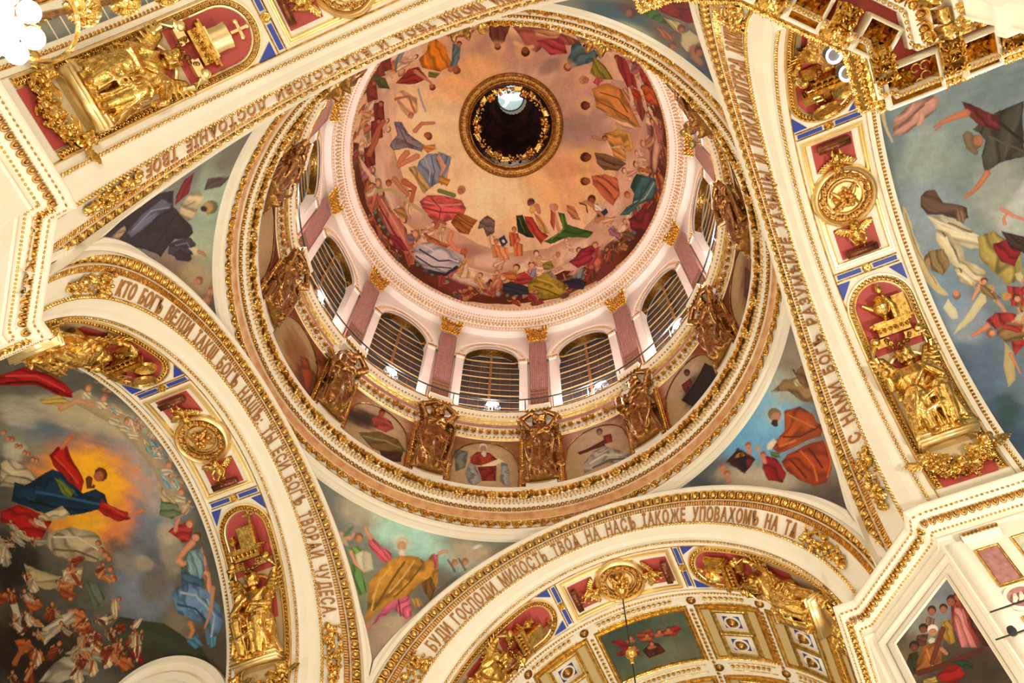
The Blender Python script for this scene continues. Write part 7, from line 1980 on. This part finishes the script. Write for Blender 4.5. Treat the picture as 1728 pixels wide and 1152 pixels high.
def modillion(c, ax, w=.42):
    ax=np.array(ax,float); ay=np.array([-ax[1],ax[0]]); M4=np.eye(4); M4[:2,0]=ax; M4[:2,1]=-ay; M4[2,2]=-1; M4[:2,3]=c; M4[2,3]=16.84; M4=Matrix(M4)
    b=MB(); y=np.linspace(-.30,.32,9); zt=.20+.10*np.cos(y*9); b.add(*grid(np.array([[(-w/2,q,0),(-w/2,q,z),(-w*.3,q,z+.05),(0,q,z-.02),(w*.3,q,z+.05),(w/2,q,z),(w/2,q,0)] for q,z in zip(y,zt)])))
    motif_run(b,L5,frames([(x,q,.30) for q in (-.2,0,.18) for x in (-.1,.1)],[(1,0,0)]*6,[(0,0,1)]*6),.26,.30,.5)
    for s in (-1,1): b.mb(tube([(s*w*.42,-.26,.2),(s*w*.42,-.1,.3),(s*w*.42,.1,.28),(s*w*.42,.26,.22)],.045,6))
    o=put('modillion',b,GOLD,ent,sharp=45); o.matrix_local=M4
X1=(-1.,0.)
coffer_at((-12.06,9.06),X1,.78,.50); coffer_at((-13.25,9.06),X1,.42,.44); coffer_at((-14.4,9.06),X1,.42,.44); coffer_at((-15.5,9.06),X1,.42,.44)
for x in (-12.78,-13.82,-14.95): modillion((x,9.24),X1)
q=np.array([-1.,1.])*2**-.5*np.array([-1,1.])*1.0; dch=np.array([1.,1.02]); dch/=np.linalg.norm(dch); nrm=np.array([-dch[1],dch[0]])
for t,kind in ((-.62,'c'),(.08,'m'),(.72,'c'),(1.35,'m'),(1.98,'c'),(2.6,'m')):
    c=np.array([-11.62,9.98])+dch*(t+.62)
    (coffer_at if kind=='c' else modillion)(c,dch,*((.44,.44) if kind=='c' else (.42,)))
modillion((-11.62,9.52),(-1.,0.),.40); coffer_at((-8.75,12.6),(0,1.),.44,.44)
pw=empty('wall_pier_shaft',kind='structure')
put('wall_face',poly_sweep(EP,[(-1.52,12.9),(-1.7,12.85),(-1.7,-1.6)],esg),WHITE,pw,False)
for x0,x1,o_ in ((-12.9,-12.35,.22),(-13.3,-12.95,.12),(-14.3,-13.5,.16)): put('pilaster',box(x0,x1,10.08,10.3,-1.6,12.9),WHITE,pw,False)
# spotlights clamped to the entablature
for i,(x,y,lab) in enumerate(((-11.02,9.86,'upper of two round spotlights on the edge of the gold entablature'),(-11.16,9.46,'lower of two round spotlights on the edge of the gold entablature'))):
    sp_=empty('spotlight',(x,y,17.25),0,lab,'spotlight','spotlights on the entablature')
    put('housing',lathe([(0,.25),(.13,.22),(.15,-.05),(.14,-.06)],20),IRON,sp_); put('reflector_ring',lathe([(.15,-.06),(.155,-.085),(.12,-.09),(.11,-.05)],20),LAMP,sp_); put('lens',lathe([(0,-.04),(.11,-.05)],16),GREYP,sp_)
    put('bracket',tube([(0,.0,.2),(-.25,.12,.2),(-.4,.15,.1)],.03,6),IRON,sp_)
# ================================================================== RAIL, FLOODLIGHTS, CHANDELIERS, OCULUS GARLAND
rail=empty('gallery_railing',label='thin black railing round the gallery in front of the drum windows',category='railing')
RR=11.86; a=np.linspace(0,360,145)
put('handrail',tube(pol(RR,a,50.05),.05,6,False),IRON,rail); put('lower_rail',tube(pol(RR,a,48.45),.02,5,False),IRON,rail)
PM=mesh('post',MB().mb(tube([(0,0,0),(0,0,1.8)],.035,5)).mb(tube([(0,-.05,1.0),(.0,-.35,.1)],.022,5)),IRON)
for k in range(12):
    for da in (-4.2,4.2,15):
        o=obj('post',PM,rail); o.matrix_local=upright(AZ0+30*k+da,RR,48.25)
FL=[(58.9,'floodlight in the drum window left of the central one, glowing white'),(27.1,'floodlight at the foot of the central drum window'),(-5.7,'floodlight at the foot of the window right of centre'),(89.2,'floodlight at the foot of the narrow window on the left side'),(120.0,'floodlight beside the upper left caryatid'),(-34.7,'floodlight under the rightmost slanting window'),(145.0,'long white floodlight at the top left behind the ring')]
for azd,lab in FL:
    r=empty('floodlight',label=lab,category='floodlight',group='floodlights along the gallery',M4=upright(azd,12.05,49.0))
    put('lamp_glass',MB().mb(ell((0,0,.95),(.38,.10,.05))).mb(ell((.25,.1,.55),(.12,.08,.06))),LAMP,r); put('housing',MB().mb(box(-.42,.42,-.2,.0,.80,.92)).mb(box(-.5,-.15,-.15,.1,.25,.55)).mb(box(.2,.5,-.1,.12,.25,.5)),GREYP,r,False); put('stand',tube([(0,-.1,-.7),(0,-.1,.9)],.04,6),IRON,r)
for i,(z,lab) in enumerate(((60.3,'upper of two brass ball lamps before a capital at the right of the drum'),(57.0,'lower of two brass ball lamps before a rose marble pilaster'))):
    r=empty('ball_lamp',label=lab,category='lamp',group='brass ball lamps',M4=upright(-80.2,11.8,z)); put('ball',ell((0,0,0),(.26,.26,.26),n=20),mat('dull_brass',(.30,.24,.08),.4,.8),r)
    put('arm',tube([(0,-.2,0),(.1,-.6,-.15)],.06,6),DGOLD,r)
# chain lamp hanging from the lower arch medallion
ch=empty('hanging_chain',(0.12,-15.05,0),0,'thin dark chain with small gold knobs hanging from the lower medallion','chain')
put('chain',tube([(0,0,34.95),(0,0,24)],.035,5,False),IRON,ch)
put('ceiling_rose',MB().mb(lathe([(0,-.75),(.10,-.6),(.16,-.45),(.1,-.38),(.24,-.25),(.34,-.1),(.2,.0),(.3,.12)],20),np.array(Matrix.Translation((0,0,34.9)))),GOLD,ch)
put('knob',MB().mb(lathe([(0,-.55),(.08,-.5),(.07,-.2),(.2,-.1),(.26,.02),(.22,.15),(.08,.22),(.1,.4),(0,.5)],16),np.array(Matrix.Translation((0,0,30.6)))),GOLD,ch)
# chandelier with frosted globes at the upper left
cx,cy=.85,15.75
cl=empty('chandelier',(cx,cy,0),0,'chandelier with a cluster of glowing white globes in the upper left corner','chandelier')
put('stem',tube([(0,0,13.2),(0,0,30)],.06,6),DGOLD,cl)
for z in (16.6,18.4,20.6,23.4):
    b=MB(); b.mb(lathe([(0,-.35),(.12,-.3),(.2,-.1),(.34,0),(.22,.12),(.1,.3),(0,.4)],16),np.array(Matrix.Translation((0,0,z))))
    motif_run(b,L5,frames([(.22*math.cos(t),.22*math.sin(t),z) for t in np.arange(0,6.2,.9)],[(-math.sin(t),math.cos(t),0) for t in np.arange(0,6.2,.9)],[(math.cos(t),math.sin(t),-.3) for t in np.arange(0,6.2,.9)]),.3,.45,.4)
    put('gilded_cup',b,GOLD,cl,sharp=50)
put('ring',MB().mb(lathe([(.62,14.9),(.66,14.84),(.70,14.9),(.66,14.96),(.62,14.9)],32)),GOLD,cl)
gm=mesh('globe',ell((0,0,0),(.17,.17,.17),n=16),GLOBE)
for i in range(14):
    a=i*2*pi/14; rr,z=(.42,14.0) if i%2 else (.30,13.6); o=obj('globe',gm,cl,(rr*math.cos(a),rr*math.sin(a),z))
    put('arm',tube([(0,0,14.5),(rr*.6*math.cos(a),rr*.6*math.sin(a),14.6),(rr*math.cos(a),rr*math.sin(a),z+.15)],.02,5,False),GOLD,cl)
# garland of cherubs inside the oculus
og=empty('oculus_garland',label='gilded garland with six winged cherubs inside the dark opening of the dome',category='garland')
for q_ in range(6):
    b=MB()
    for i in range(25*q_+3,25*q_+28):
        a=i*360/150; f=abs(((a-8)%60)/30-1)
        if f<.35: continue
        r_=2.82+.2*math.sin(i*2.1); P=pol(r_,a,75.1+.2*math.sin(i*1.3)); b.mb(ell(P,(.10+.03*math.sin(i),)*3,n=7))
        if i%2: b.mb(L5,np.array(Matrix(frames(P[None],[(1,0,0)],[(0,0,-1)])[0])@Matrix.Rotation(i,4,'Z')@Matrix.Scale(.42,4)))
    put('leaves_and_fruit',b,GOLD,og,sharp=50,kind='stuff')
for k in range(6):
    azd=-16+60*k+2; a=math.radians(azd); P=np.array(pol(2.75,azd,75.2)); up=np.array([-math.sin(a),math.cos(a),0]); y=np.array([0,0,-1.]); x=np.cross(y,up); M4=np.eye(4); M4[:3,0]=x*1.35; M4[:3,1]=y*1.35; M4[:3,2]=up*1.35; M4[:3,3]=P
    o=obj('cherub_head',CHH,og); o.matrix_local=Matrix(M4)
dvm=MB(); dvm.mb(ell((0,0,0),(.16,.42,.10))); dvm.mb(ell((0,.42,0),(.11,.12,.09)))
for s in (-1,1): dvm.mb(wing((s*.08,.15,0),(s*.75,.35,0),.4,(s*.1,-1,0),6,.03))
dvm.mb(wing((-.05,-.3,0),(.05,-.34,0),.35,(0,-1,0),3,.03))
dv2=empty('dove',(.2,.5,85.2),.6,'white dove against the small lit glass at the top','sculpture'); dv2.scale=(1.5,1.5,1.5); put('dove_figure',dvm,DOVE,dv2);
